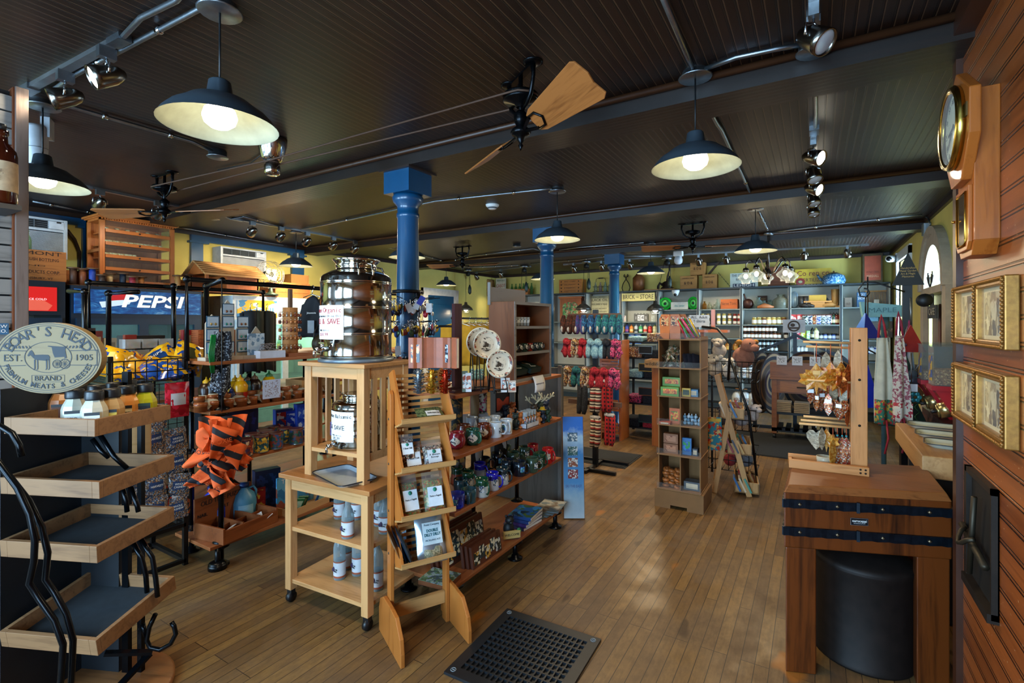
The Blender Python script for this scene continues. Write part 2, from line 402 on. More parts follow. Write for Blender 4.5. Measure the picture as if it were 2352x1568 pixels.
m=MB();m.tube([(XR,cy_+.44,1.02),(XR-.04,cy_+.44,1.02),(XR-.04,cy_+.34,1.02)],.01);struct(m.build('door_handle',BRASS,d))
m=MB()
for i in range(1,8):
 a=pi*i/8;m.tube([(XR+.06,cy_-.12*cos(a),cz_+.12*sin(a)),(XR+.06,cy_-.44*cos(a),cz_+.44*sin(a))],.008,6)
for r in(.12,.28,.44):m.tube([(XR+.06,cy_-r*cos(pi*i/24),cz_+.01+r*sin(pi*i/24))for i in range(25)],.009,6)
f=struct(m.build('window_fanlight',WHITE))
struct(MB().prism([(cy_-.45*cos(pi*i/20),cz_+.45*sin(pi*i/20))for i in range(21)],0,.004).xf(0,Matrix(((0,0,1,XR+.07),(1,0,0,0),(0,1,0,0),(0,0,0,1)))).build('window_pane',GL('#ffffff',.05),f))
m=MB();m.box(XR-.03,WY0-.1,.65,XR+.02,WY0,2.55).box(XR-.03,WY1,.65,XR+.02,WY1+.1,2.55).box(XR-.03,WY0-.1,2.45,XR+.02,WY1+.1,2.57).box(XR-.05,WY0-.1,.68,XR+.03,WY1+.1,.75)
m.box(XR+.04,WY0,1.58,XR+.08,WY1,1.63).box(XR+.04,(WY0+WY1)/2-.015,.75,XR+.08,(WY0+WY1)/2+.015,2.45)
f=struct(m.build('window_4',P('#cfd4d6',.5)));struct(MB().box(XR+.058,WY0,.75,XR+.062,WY1,2.45).build('window_pane',GL('#ffffff',.05),f))
# blue door with white casing at the far end of the left wall
d=struct(MB().box(XL,7.50,0,XL+.04,8.34,2.12).build('door_2',BLUEP));m=MB()
for z0,z1 in((.2,.95),(1.1,1.95)):m.box(XL+.04,7.62,z0,XL+.055,8.22,z1)
struct(m.build('door_panel',BLUEP,d,bevel=.01))
m=MB();m.box(XL,7.36,0,XL+.06,7.50,2.26).box(XL,8.34,0,XL+.06,8.48,2.26).box(XL,7.36,2.12,XL+.065,8.48,2.26);struct(m.build('trim_door_left',P('#cfcdc6',.5)))
# iron clean-out hatch low in the chimney wall
pa,pb=ox(2232,1195,.5),ox(2296,1400,.5)
t=thing('clean_out_hatch','blackened iron hatch with a bar latch set low in the varnished board wall','hatch',(.5,pa.y,0))
dy=pb.y-pa.y
m=MB();m.box(-.004,dy,.62,.0,0,1.0);m.build('plate',P('#17130f',.7,.4,.4),t)
m=MB();m.box(-.02,-.02 if dy<0 else 0,.60,0,.012,1.02).box(-.02,dy,.60,0,dy+.012,1.02).box(-.02,dy,1.0,0,0,1.02).box(-.03,dy,.59,0,0,.62);m.build('frame',P('#241a12',.6,.5,.3),t)
m=MB();m.tube([(-.03,dy*.05,.80),(-.03,dy*.95,.76)],.012,6).tube([(-.03,dy*.35,.66),(-.03,dy*.55,.95)],.009,6).tube([(-.035-.03*sin(pi*i/6),dy*(.25+.06*i),.79+.02*cos(i))for i in range(7)],.008,6);m.build('latch',P('#3a3226',.5,.7),t)
# ---------------------------------------------------------------- blue cast columns
for k,(px,yb)in enumerate(((937,2.56),(1256,4.86),(1411,7.19))):
 x=oy(px,600,yb).x;m=MB()
 m.box(x-.115,yb-.115,2.44,x+.115,yb+.115,2.60)
 m.lathe([(.08,0),(.11,0),(.11,.06),(.085,.08),(.088,.3),(.082,1.4),(.072,2.28),(.078,2.285),(.078,2.31),(.072,2.315),(.073,2.36),(.1,2.39),(.108,2.42),(.095,2.44),(0,2.44)],x,yb,28)
 struct(m.build('column_%d'%(k+1),BLUEP))
 m=MB();m.box(x-.14,yb-.14,2.588,x+.14,yb+.14,2.60);struct(m.build('trim_column_%d'%(k+1),TRIMD))
# = ceiling fittings
SHADE=P('#46525c',.34,.45,.15,5);SHADE_IN=P('#8f9482',.55,0,.10,18);BULB=E('#fff3d6',6)
def down(loc,r,power,parent):
 l=bpy.data.lights.new('lamp_light','AREA');l.shape='DISK';l.size=2*r;l.energy=power;l.color=WARM
 o=bpy.data.objects.new('lamp_light',l);o.location=loc;o.parent=parent;COL.objects.link(o)
def pendant(xy,label,rim=2.262,rr=.19,power=7,group='pendant lamps'):
 t=thing('pendant_lamp',label,'pendant lamp',(xy[0],xy[1],0),0,group)
 MB().lathe([(0,H_-.035),(.07,H_-.035),(.075,H_-.03),(.06,H_-.022),(.055,H_)],n=20).build('canopy',GALV,t)
 MB().tube([(0,0,rim+.155),(0,0,H_-.035)],.004,6).build('cord',BLACK,t)
 m=MB();m.lathe([(0,rim+.16),(.03,rim+.16),(.036,rim+.155),(.044,rim+.10),(.075,rim+.095),(.10,rim+.085),(.125,rim+.065),(.155,rim+.045),(.178,rim+.02),(rr,rim),(rr+.003,rim-.003)],n=36)
 m.m=1;m.lathe([(rr+.003,rim-.003),(rr-.003,rim),(.174,rim+.018),(.15,rim+.042),(.12,rim+.061),(.096,rim+.08),(.05,rim+.09),(0,rim+.09)],n=36)
 m.build('shade',[SHADE,SHADE_IN],t)
 MB().lathe([(0,rim-.012),(.03,rim-.008),(.05,rim+.008),(.057,rim+.03),(.05,rim+.055),(.028,rim+.075),(.018,rim+.09)],n=20).build('bulb',BULB,t)
 point((0,0,rim-.03),power*.16,WARM,.05,t);down((0,0,rim-.02),.15,power,t);return t
def xy(px,py,z=H_):p=oz(px,py,z);return(p.x,p.y)
for(px,py,lab)in((505,8,'dark metal pendant lamp nearest the camera, above the steel oil drums'),(1597,163,'dark metal pendant lamp hanging over the front of the main aisle'),(1735,474,'dark metal pendant lamp in the aisle beside the glass chandelier'),
(1280,432,'dark metal pendant lamp hanging in front of the middle blue column'),(680,529,'dark metal pendant lamp in front of the wall air conditioner with the old desk fan'),
(1495,556,'dark metal pendant lamp above the sign reading BRICK STORE'),(98,232,'dark metal pendant lamp beside the weathered post by the left wall'),(1025,601,'dark metal pendant lamp in front of the blue door'),):
 pendant(xy(px,py),lab,power=7 if xy(px,py)[1]<3 else 14)
pendant((-3.74,3.95),'dark metal pendant lamp half hidden behind the nearest blue column',power=14);pendant((-3.72,7.02),'dark metal pendant lamp half hidden behind the middle blue column',power=16)
# pulley lamps by the back shelves
def pulley_lamp(px,py,lpx,lpy,label):
 p=oz(px,py,H_);t=thing('pulley_lamp',label,'pulley lamp',(p.x,p.y,0),0,'pulley lamps by the back shelves')
 zl=oy(lpx,lpy,p.y).z;dx=oy(lpx,lpy,p.y).x-p.x
 MB().lathe([(0,H_-.05),(.09,H_-.045),(.08,H_-.01),(.06,H_)],n=18).build('canopy',GALV,t)
 m=MB();m.tube([(.0,-.012,H_-.1),(0,.012,H_-.1)],.05,14).tube([(0,0,H_-.1),(0,0,H_-.04)],.012,6);m.build('pulley',P('#2a2c2c',.4,.6),t)
 m=MB();m.tube([(dx,0,zl+.1),(-.05,0,H_-.1)],.004,5).tube([(.05,0,H_-.1),(.06,0,2.36)],.004,5).tube([(.03,0,H_-.1),(.03,0,2.36)],.004,5);m.build('cord',BLACK,t)
 MB().lathe([(0,2.16),(.012,2.17),(.03,2.19),(.036,2.21),(.036,2.30),(.026,2.33),(.01,2.37),(0,2.37)],.045,0,12).build('counterweight',P('#37423f',.4,.5),t)
 m=MB();m.lathe([(0,zl+.17),(.03,zl+.17),(.035,zl+.12),(.07,zl+.1),(.13,zl+.05),(.155,zl),(.15,zl),(.12,zl+.045),(0,zl+.09)],dx,0,26);m.build('shade',P('#4b4a46',.35,.6),t)
 MB().lathe([(0,zl-.03),(.03,zl-.022),(.045,zl),(.03,zl+.04),(0,zl+.06)],dx,0,14).build('bulb',BULB,t)
 MB().tube([(dx-.09,0,zl),(dx-.07,0,zl-.05),(dx+.07,0,zl-.05),(dx+.09,0,zl)],.005,6).build('guard',CHROME,t)
 point((dx,0,zl-.04),.7,WARM,.04,t);down((dx,0,zl-.06),.1,3,t)
pulley_lamp(1347,598,1340,712,'bronze pulley lamp with a counterweight in front of the BLACK OIL poster')
pulley_lamp(1532,590,1505,713,'bronze pulley lamp with a counterweight in front of the sign reading BRICK STORE')
pulley_lamp(1204,609,1196,700,'bronze pulley lamp with a counterweight in front of the crate of green bottles')
pulley_lamp(1075,618,1070,712,'bronze pulley lamp with a counterweight beside the old tin canister')
# chandelier
p=oz(1765,533,H_);t=thing('chandelier','chandelier with five clear glass shades on curved bronze arms','chandelier',(p.x,p.y,0))
MB().lathe([(0,H_-.04),(.06,H_-.035),(.05,H_),(0,H_)],n=16).build('canopy',GALV,t)
MB().tube([(0,0,2.16),(0,0,H_)],.012,8).lathe([(0,2.1),(.02,2.11),(.035,2.15),(.035,2.2),(.014,2.24)],n=12).build('stem',P('#5a5048',.25,.9),t)
for i in range(5):
 a=2*pi*i/5+.5;d=(cos(a),sin(a))
 m=MB();m.tube([(d[0]*r,d[1]*r,z)for r,z in((.02,2.17),(.08,2.20),(.16,2.33),(.22,2.36),(.26,2.32),(.265,2.26))],.009,7)
 m.lathe([(0,2.27),(.03,2.265),(.038,2.24),(.035,2.215),(0,2.215)],d[0]*.265,d[1]*.265,12);arm=m.build('arm',P('#6d665e',.2,1),t)
 MB().lathe([(.036,2.225),(.04,2.2),(.075,2.175),(.098,2.15),(.088,2.125),(.06,2.105),(.048,2.075),(.052,2.065)],d[0]*.265,d[1]*.265,18).build('glass_shade',GL('#f4f6f2',.05,.05,.35),arm)
 MB().ball(d[0]*.265,d[1]*.265,2.16,.026,None,.034,10,7).build('bulb',E('#fff0cc',5),arm)
 point((d[0]*.265,d[1]*.265,2.04),.8,WARM,.03,t)
# conduits and boxes
def conduit(pts,label,r=.0105,z=H_-.016):
 q=[oz(a,b,z)for a,b in pts];m=MB();m.tube(q,r,7)
 o=m.build('conduit',GALV);tag(o,label,'conduit','steel conduits on the ceiling')
 m=MB();n=0
 for a,b in zip(q,q[1:]):
  d=(b-a).length
  if d>.5:
   for k in(.25,.8):
    e=a+(b-a)*k;u=(b-a).normalized();m.tube([e-u*.012,e+u*.012],r+.005,8);n+=1
 if n:m.build('strap',CHROME,o)
for pts,lab in(([(283,84),(322,42),(404,2),(440,-40)],'galvanised conduit feeding the near track lights'),([(112,214),(172,172),(425,38),(470,14),(492,8)],'galvanised conduit running to the nearest pendant lamp box'),
([(118,237),(162,245),(440,325),(488,347)],'bluish conduit from the left pendant lamp box to the empty round box'),([(395,512),(470,497),(520,493)],'short conduit behind the nearer belt fan by the thread cabinet'),
([(500,488),(530,503),(560,497),(668,528)],'conduit beside the long track to the lamp box above the old desk fan'),([(692,527),(742,517),(1000,462),(1230,437),(1268,433)],'long conduit crossing the ceiling to the middle pendant lamp box'),
([(1516,-20),(1580,132),(1590,155)],'conduit running from the aisle lamp box toward the camera'),([(1604,183),(1616,205),(1622,238),(1648,286),(1658,300),(1722,440),(1732,466)],'conduit stepping over the beam between the two aisle pendant lamps'),
([(1620,158),(1690,132),(1780,113),(1842,103)],'conduit branching from the aisle lamp box to the track light box'),([(1870,112),(1872,180),(1874,262),(1872,292)],'conduit feeding the track of spotlights by the right wall'),
([(1740,482),(1752,505),(1763,528)],'short conduit between the aisle pendant lamp and the chandelier'),([(1776,534),(1815,528),(2075,497),(2118,493)],'conduit from the chandelier to the grey box on the yellow wall'),
([(905,568),(985,590),(1018,600)],'conduit behind the nearest blue column'),([(1035,600),(1085,588),(1225,571),(1240,575)],'conduit between the blue door lamp and the middle blue column'),([(1285,574),(1330,568),(1478,557)],'conduit from the middle blue column to the BRICK STORE lamp'),
([(1025,609),(1062,614),(1120,613),(1190,609)],'conduit linking the pulley lamps at the back left'),([(1218,606),(1330,597),(1400,588),(1520,588)],'conduit linking the pulley lamps near the back shelves'),
([(75,462),(230,492)],'conduit along the top of the left wall beside the thread cabinet'),([(392,520),(440,527),(700,572),(760,583),(905,566)],'conduit along the top of the left wall above the blue window surround')):
 conduit(pts,lab)
tag(MB().tube([ox(2118,494,XR-.03),ox(2132,500,XR-.03),ox(2137,516,XR-.03)],.010,7).build('conduit',GALV),'bent conduit end dropping to the grey wall box','conduit','steel conduits on the ceiling')
def jbox(px,py,lab,r=.062):
 p=oz(px,py,H_);o=MB().lathe([(0,H_-.045),(r,H_-.045),(r+.004,H_-.04),(r-.008,H_-.036),(r-.008,H_),(0,H_)],p.x,p.y,18).build('junction_box',GALV);tag(o,lab,'junction box','round ceiling boxes')
for a in((500,347,'round steel box at the end of the bluish conduit'),(1868,97,'round steel box above the track of spotlights by the right wall'),(490,494,'round steel box on the long track behind the belt fan'),(1187,560,'small steel box on the ceiling left of the middle column')):jbox(*a)
p=ox(2137,525,XR);t=thing('wall_box','grey electrical box on the yellow wall above the arched door','electrical box',(XR,p.y,p.z));MB().box(-.06,-.06,-.07,0,.06,.06).build('box',GALV,t,bevel=.006);MB().box(-.066,-.055,-.065,-.06,.055,.055).build('cover',P('#7d7f78',.5,.4),t)
# track lights
SPOTM=P('#7d7870',.22,1,.1);SPOTG=E('#fff4dc',16);SPOTOFF=P('#c9cdd0',.15,.3)
def track(a,b,lab):
 a,b=oz(*a,H_-.01),oz(*b,H_-.01);o=MB().bar(a,b,.036,.02).build('light_track',P('#8d8f90',.3,.8));tag(o,lab,'light track','ceiling light tracks')
 u=(b-a).normalized();MB().bar(a-u*.05,a+u*.06,.05,.035).build('end_feed',GALV,o);MB().bar(b-u*.06,b+u*.04,.046,.032).build('end_cap',GALV,o)
def spotlight(px,py,d,lab,lit=True,power=0,sz=1.0,zz=H_-.02):
 p=oz(px,py,zz);t=thing('track_spotlight',lab,'spotlight',tuple(p),0,'spotlights on ceiling tracks')
 MB().box(-.016,-.03,-.045,.016,.03,0).build('adapter',GALV,t)
 D=Vector(d).normalized();c=Vector((0,0,-.115));q=D.to_track_quat('Z','Y').to_matrix().to_4x4()
 m=MB();n=D.cross(Vector((0,0,1)));n=n.normalized()if n.length>.05 else Vector((1,0,0))
 m.tube([(0,0,-.045),(0,0,-.06)]+[tuple(n*.048+Vector((0,0,-.075))),tuple(n*.05+c)],.005,6).tube([(0,0,-.06),tuple(n*-.048+Vector((0,0,-.075))),tuple(n*-.05+c)],.005,6);m.build('yoke',CHROME,t)
 m=MB();m.lathe([(0,-.07),(.014,-.068),(.03,-.05),(.04,-.02),(.046,.03),(.047,.055),(.043,.055),(.04,.045)],n=18);m.xf(0,Matrix.Translation(c)@q);h=m.build('housing',SPOTM,t)
 m=MB();m.lathe([(.041,.046),(.03,.05),(0,.052)],n=18);m.xf(0,Matrix.Translation(c)@q);m.build('lens',SPOTG if lit else SPOTOFF,h)
 if power:spot(tuple(p+c+D*.06),d,power,(1,.86,.62),60)
 t.scale=(sz,)*3
track((66,204),(276,90),'short light track at the near left of the ceiling');track((190,427),(478,487),'light track along the left wall in front of the belt fan');track((545,503),(900,569),'light track above the left aisle in front of the blue window surround')
track((1870,-60),(1868,60),'light track at the top right above the round steel box');track((1870,298),(1867,462),'light track carrying four spotlights beside the right wall');track((1068,628),(1215,612),'light track at the back left corner')
track((1300,607),(1540,588),'light track behind the farthest blue column');track((1560,586),(1988,562),'light track in front of the back wall signs')
for a in(((245,110),(-.15,-.88,-.45),'lit spotlight aiming left on the near track, nearer the pendant lamp',1,4),((150,165),(-.3,-.85,-.4),'lit spotlight on the near track beside the weathered post',1,4),
((230,436),(-.92,.05,-.38),'spotlight hanging above the wooden thread cabinet',1,6),((363,462),(-.92,.05,-.38),'spotlight half hidden behind the nearer belt fan',1,6),
((580,508),(-.92,.05,-.38),'first spotlight on the track above the left aisle',1,17),((646,521),(-.92,.05,-.38),'second spotlight on the track above the left aisle',1,17),((706,533),(-.92,.05,-.38),'third spotlight on the track above the left aisle',1,17),((766,544),(-.92,.05,-.38),'fourth spotlight on the track above the left aisle',1,17),((816,553),(-.92,.05,-.38),'fifth spotlight on the track above the left aisle',1,17),
((1869,14),(.6,-.35,-.6),'large steel spotlight at the top right above the round steel box',0,0),((1868,318),(.75,-.45,-.35),'lit spotlight nearest the camera on the right track',1,7),((1868,362),(.2,-.35,-.8),'unlit spotlight just behind the nearest lit one on the right track',0,0),((1868,398),(.75,-.45,-.4),'lit spotlight in the middle of the right track',1,7),((1868,425),(.2,-.3,-.8),'unlit spotlight fourth along the right track',0,0),((1868,452),(.1,-.3,-.9),'last spotlight at the far end of the right track',0,0),
((1094,624),(0,.72,-.69),'spotlight above the old tin canister',1,30),((1150,618),(0,.72,-.69),'spotlight above the CABOT sign',1,30),((1318,604),(0,.72,-.69),'spotlight left of the farthest blue column',1,30),((1382,599),(0,.72,-.69),'spotlight just left of the farthest column cap',1,30),((1447,595),(0,.72,-.69),'spotlight above the ice tongs',1,30),
((1605,585),(0,.72,-.69),'spotlight above the stacked wooden boxes',1,30),((1668,581),(0,.72,-.69),'spotlight above the white enamel sign',1,30),((1847,570),(0,.72,-.69),'spotlight above the yellow fertilizer sign',1,30),((1946,564),(.2,.3,-.8),'lit spotlight above the red labelled tin',1,9)):
 spotlight(*a[0],a[1],a[2],bool(a[3]),a[4])
# belt-driven ceiling fans
FANM=P('#15171a',.25,.85,.2);BLADE=W('#a0602e','#6f3c18','x',.4,7)
def fan(px,py,hub,ang,lab,blades=2,L=.56,pitch=14):
 p=oz(px,py,H_);t=thing('belt_fan',lab,'ceiling fan',(p.x,p.y,0),0,'belt-driven ceiling fans')
 m=MB()
 for s in(-1,1):
  m.lathe([(0,H_-.012),(.03,H_-.012),(.045,H_-.005),(.045,H_),(0,H_)],s*.12,0,14)
  m.tube([(s*.12,0,H_-.01),(s*.125,0,H_-.06),(s*.10,0,H_-.13),(s*.06,0,H_-.16),(s*.02,0,H_-.175)],[.012,.009,.011,.009,.007],8)
 m.bar((-.12,0,H_-.012),(.12,0,H_-.012),.03,.012);m.build('bracket',FANM,t)
 MB().tube([(0,0,hub),(0,0,H_)],.011,8).build('rod',FANM,t)
 MB().lathe([(.02,2.545),(.03,2.56),(.078,2.572),(.084,2.578),(.076,2.588),(.084,2.598),(.078,2.606),(.05,2.6),(.02,2.61)],n=24).build('pulley',FANM,t)
 MB().lathe([(0,hub-.085),(.006,hub-.075),(.012,hub-.06),(.006,hub-.05),(.018,hub-.035),(.02,hub-.02),(.04,hub-.012),(.048,hub),(.04,hub+.014),(.02,hub+.03),(.03,hub+.05),(.034,hub+.08),(.016,hub+.1),(0,hub+.1)],n=20).build('hub',FANM,t)
 for k in range(blades):
  a=R(ang)+2*pi*k/blades
  st=Matrix.Translation((0,0,hub))@Matrix.Rotation(a,4,'Z')@Matrix.Rotation(R(pitch),4,'X')
  m=MB();prof=[(.13,-.045),(.17,-.06),(L-.02,-.092),(L,-.08),(L+.012,-.02),(L,.02),(L+.01,.075),(L-.015,.09),(.17,.06),(.13,.045)]
  m.prism(prof,-.004,.004);b=m.build('blade',BLADE,t,bevel=.002);b.matrix_local=st
  m=MB();m.bar((.03,0,-.004),(.14,-.03,-.008),.014,.008).bar((.03,0,-.004),(.14,.03,-.008),.014,.008).tube([(.14,-.035,-.008),(.19,-.035,-.008),(.215,0,-.008),(.19,.035,-.008),(.14,.035,-.008)],.006,6);i=m.build('blade_iron',FANM,b)
 return p
hub1=2.43
f1=fan(1196,170,hub1,0,'belt-driven ceiling fan nearest the aisle with two oak blades',pitch=-34)
tip=oz(1322,200,2.44);bpy.context.view_layer.update()
FAN1=bpy.data.objects['belt_fan'];FAN1.rotation_euler[2]=math.atan2(tip.y-f1.y,tip.x-f1.x)
f2=fan(378,400,2.41,24,'belt-driven ceiling fan in front of the wooden thread cabinet');f3=fan(1062,566,2.42,12,'belt-driven ceiling fan far off beside the nearest blue column');f4=fan(1591,512,2.43,12,'belt-driven ceiling fan above the cardboard candy tower')
p=oz(625,318,H_);t=thing('fan_motor','chrome fan motor on the ceiling driving two belts','fan motor',(p.x,p.y,0))
MB().lathe([(0,2.56),(.05,2.56),(.062,2.575),(.085,2.66),(.088,2.7),(0,2.7)],n=24).build('housing',CHROME,t)
MB().lathe([(0,2.47),(.03,2.47),(.045,2.478),(.046,2.53),(.035,2.54),(.038,2.555),(.03,2.56),(0,2.56)],n=24).build('pulley',STEEL,t)
for k,(q,zb,zm,lab)in enumerate(((f1,2.588,2.548,'brown drive belt from the chrome motor to the aisle fan'),(f2,2.588,2.55,'brown drive belt from the chrome motor to the fan by the thread cabinet'))):
 u=(Vector((q.x,q.y,0))-Vector((p.x,p.y,0))).normalized();n=Vector((-u.y,u.x,0));A,B=Vector((p.x,p.y,zm)),Vector((q.x,q.y,zb))
 pts=[A+n*.04,B+n*.08]+[B+(u*cos(a)+n*sin(a))*.084 for a in[pi*(.4-.2*i)for i in range(5)]]+[B-n*.08,A-n*.04]+[A-(u*cos(a)+n*sin(a))*.04 for a in[pi*(.4-.2*i)for i in range(5)]]
 tag(MB().tube(pts,.005,6,True).build('drive_belt',P('#4a2e1c',.7)),lab,'belt','fan drive belts')
tag(MB().tube([tuple(oz(*q,H_-.01))for q in((605,352),(575,375),(540,382),(500,390))],.004,5).build('motor_cable',BLACK),'thin black cable trailing across the ceiling from the fan motor','cable')
p=oz(1131,470,H_);t=thing('smoke_detector','white smoke detector on the dark ceiling between the beams','smoke detector',(p.x,p.y,0));MB().lathe([(0,2.655),(.03,2.655),(.045,2.665),(.052,2.68),(.062,2.685),(.066,2.7),(0,2.7)],n=24).build('body',WHITE,t);MB().lathe([(.04,2.66),(.047,2.667),(.05,2.672)],n=24).build('grille',P('#4a4e52',.5),t)
p=oz(1558,577,H_);t=thing('security_camera','white bracket security camera hanging from the ceiling over the candy tower','security camera',(p.x,p.y,0));MB().box(-.07,-.05,2.62,.07,.05,2.7).build('bracket',WHITE,t,bevel=.01);m=MB();m.lathe([(0,2.49),(.035,2.495),(.06,2.52),(.066,2.56),(.05,2.62),(0,2.62)],n=20);m.build('dome',P('#d5d8da',.3),t)
# = left foreground
def od(px,py,zc):r=_ray(px,py);return Vector((r[0]*zc,r[1]*zc,EYE+r[2]*zc))
def local(t):return(Matrix.Translation(t.location)@Euler(t.rotation_euler).to_matrix().to_4x4()).inverted()
t=thing('plank_partition','weathered grey plank partition with a rough post at its end, at the left edge','partition',(-2.95,0,0));t['kind']='structure';t.name='wall_partition'
m=MB()
for k in range(36):
 z=.02+k*.072
 if z<2.5:m.box(-.05,-.5,z,-.012,.702,z+.064)
m.build('plank',GREYWY,t);MB().box(-.05,-.5,0,-.04,.702,2.56).build('backing',P('#1d1917',.8),t)
MB().box(-.055,.702,0,.012,.745,2.575).build('post',W('#6b5a52','#4a3a32','z',.7,7),t,bevel=.003)
MB().box(-.055,.696,0,.004,.703,2.57).build('batten',W('#6a3416','#4b220d','z',.6),t)
p=od(2,460,2.0);t=thing('amber_bottle','large amber bottle with a worn paper label on the plank partition','bottle',(p.x,p.y,2.03))
MB().lathe([(0,0),(.045,.002),(.05,.012),(.05,.20),(.046,.22),(.022,.25),(.020,.28),(.024,.285),(.024,.30),(0,.30)],n=24).build('body',P('#3a1206',.12,0,.1,5,.5),t)
MB().lathe([(.0508,.05),(.0508,.17)],n=24).build('paper_label',P('#b59a78',.7,0,.2,30),t)
MB().lathe([(0,.30),(.016,.30),(.017,.325),(0,.33)],n=14).build('stopper',P('#1c1a18',.4),t)
for q in(-.9,-.7,-.5):txt('PROF.\nFIRE',.026,(.052*cos(q),.052*sin(q),.11),(R(90),0,q+pi/2),P('#6a4a30',.8),t,.07)if q==-.7 else None
o=MB().box(-.16,-.05,-.02,.05,.05,0).build('bottle_bracket',P('#2b2a2a',.5),None,(p.x,p.y,2.03));tag(o,'small dark bracket shelf under the amber bottle','bracket')
p=ox(6,755,-2.948);t=thing('tin_plaque','small blue tin plaque lettered AW CO on the plank partition','sign',(-2.948,p.y,p.z));MB().box(0,-.05,-.024,.004,.018,.024).build('plate',P('#2c5c80',.5),t);txt('AW\nCO.',.02,(.005,-.004,0),FX,WHITE,t)
p=od(84,225,2.75);t=thing('wall_speaker','white loudspeaker mounted high beside the weathered post','speaker',(p.x,p.y,2.55));t.rotation_euler=(0,0,R(-30));m=MB();m.lathe([(0,-.13),(.03,-.13),(.045,-.12),(.05,0),(.05,.08),(.04,.1),(0,.1)],n=20);m.build('cabinet',P('#c9ccd0',.5),t);MB().box(-.06,.02,.04,.02,.06,.15).build('bracket',P('#b9bdc2',.5),t);MB().lathe([(.0505,-.03),(.0515,-.028),(.0505,-.026)],n=20).build('grille_seam',P('#8f9499',.6),t)
# --- tray stand
RZ=R(24);t=thing('tray_stand','black iron scroll stand with four shallow wooden trays and an oval sign','display stand',(-2.487,.785,0),RZ);L=local(t)
MB().lathe([(0,0),(.30,0),(.305,.01),(.305,.022),(.295,.03),(0,.03)],-.04,.05,40).build('base',W('#8a5a32','#6d4424','x',.4),t)
FELT=P('#171c20',.85,0,.25,30)
for k,(zr,w,d,tilt)in enumerate(((1.20,.385,.34,0),(.98,.42,.34,-2),(.75,.41,.35,-3),(.43,.41,.36,-9))):
 tr=bpy.data.objects.new('tray',None);COL.objects.link(tr);tr.parent=t;tr.location=(.02,.03,zr);tr.rotation_euler=(R(-tilt),0,0)
 tr2=None
 x0,x1,y0,y1,h,th=-w/2,w/2,-d/2,d/2,.062,.017
 m=MB();m.box(x0+.03,y0,-h,x1-.03,y0+th,0).box(x0+th,y1-th,-h,x1-th,y1,0).box(x0,y0+.0,-h,x0+.03,y0+th,0).box(x1-.03,y0,-h,x1,y0+th,0)
 m.box(x0,y0+th,-h,x0+th,y1,0).box(x1-th,y0+th,-h,x1,y1,0)
 m.build('tray_sides',TRAYW,tr,bevel=.0015);MB().box(x0+th,y0+th,-h,x1-th,y1-th,-h+.008).build('tray_liner',FELT,tr)
IRON=P('#0d1014',.25,.7,.2)
m=MB()
for q,zc in(([(-30,968),(0,978),(28,995),(44,1022),(50,1048)],1.66),([(-40,1020),(0,1066),(40,1120),(68,1180),(80,1240),(78,1290),(67,1340),(90,1375),(125,1425),(145,1480),(140,1560),(130,1620)],1.60),([(-30,1040),(20,1092),(66,1150),(96,1210),(110,1270),(104,1330),(125,1360),(152,1410),(168,1470),(164,1560),(158,1620)],1.63),
([(228,995),(262,1048),(292,1075)],2.02),([(212,1008),(232,1035),(250,1050)],2.03),([(278,1110),(290,1150),(292,1175)],2.04),([(300,1118),(315,1160),(318,1175)],2.02),
([(305,1245),(325,1280),(335,1320),(338,1360)],2.05),([(322,1235),(350,1280),(358,1330),(362,1370)],2.03),([(357,1410),(343,1440),(337,1470),(345,1487),(368,1492),(392,1478),(404,1455),(400,1438),(394,1428)],2.12),([(328,1432),(334,1460)],2.14)):
 m.tube([od(a,b,zc)for a,b in q],.0095,8)
m.xf(0,L);m.build('scroll_leg',IRON,t)
m=MB();m.bar(L@od(240,1500,2.05),L@od(350,1497,2.13),.03,.012).bar(L@od(345,1500,2.13),L@od(250,1600,2.0),.03,.012);m.build('cross_bar',IRON,t)
m=MB();m.box(-.22,.19,.03,-.03,.205,1.16).box(-.23,-.12,.03,-.215,.2,1.3);m.build('back_panel',P('#0c1116',.5,0,.3),t)
m=MB();m.bar((.0,.20,.03),(.0,.20,1.34),.03,.02).bar((.06,.21,.03),(.06,.21,1.3),.02,.02);m.build('upright',IRON,t)
# oval sign
sg=bpy.data.objects.new('oval_sign',None);COL.objects.link(sg);sg.parent=t
p=od(111,822,1.84);sg.matrix_parent_inverse=Matrix.Identity(4);sg.location=L@p;sg.rotation_euler=(0,0,R(38)-RZ)
a_,b_=.182,.132
ell=lambda r,n=56:[(a_*r*cos(2*pi*i/n),b_*r*sin(2*pi*i/n))for i in range(n)]
UP=Matrix.Rotation(R(90),4,'X')
SIGNW=W('#75603c','#675230','x',.6,5);BRN=P('#20242a',.7)
m=MB();m.prism(ell(1),-.03,0);m.xf(0,UP);m.build('board',[SIGNW],sg)
m=MB()
def ring(r0,r1,a0=0,a1=360,n=60,z=.0008):
 for i in range(n):
  q0,q1=R(a0+(a1-a0)*i/n),R(a0+(a1-a0)*(i+1)/n)
  m.add([(a_*r*cos(q),b_*r*sin(q),z)for r,q in((r0,q0),(r1,q0),(r1,q1),(r0,q1))],[(0,1,2,3)])
ring(.955,.968);ring(.90,.915,12,168);ring(.90,.915,192,348)
def poly2(pts,z=.001):m.add([(x,y,z)for x,y in pts],[tuple(range(len(pts)))])
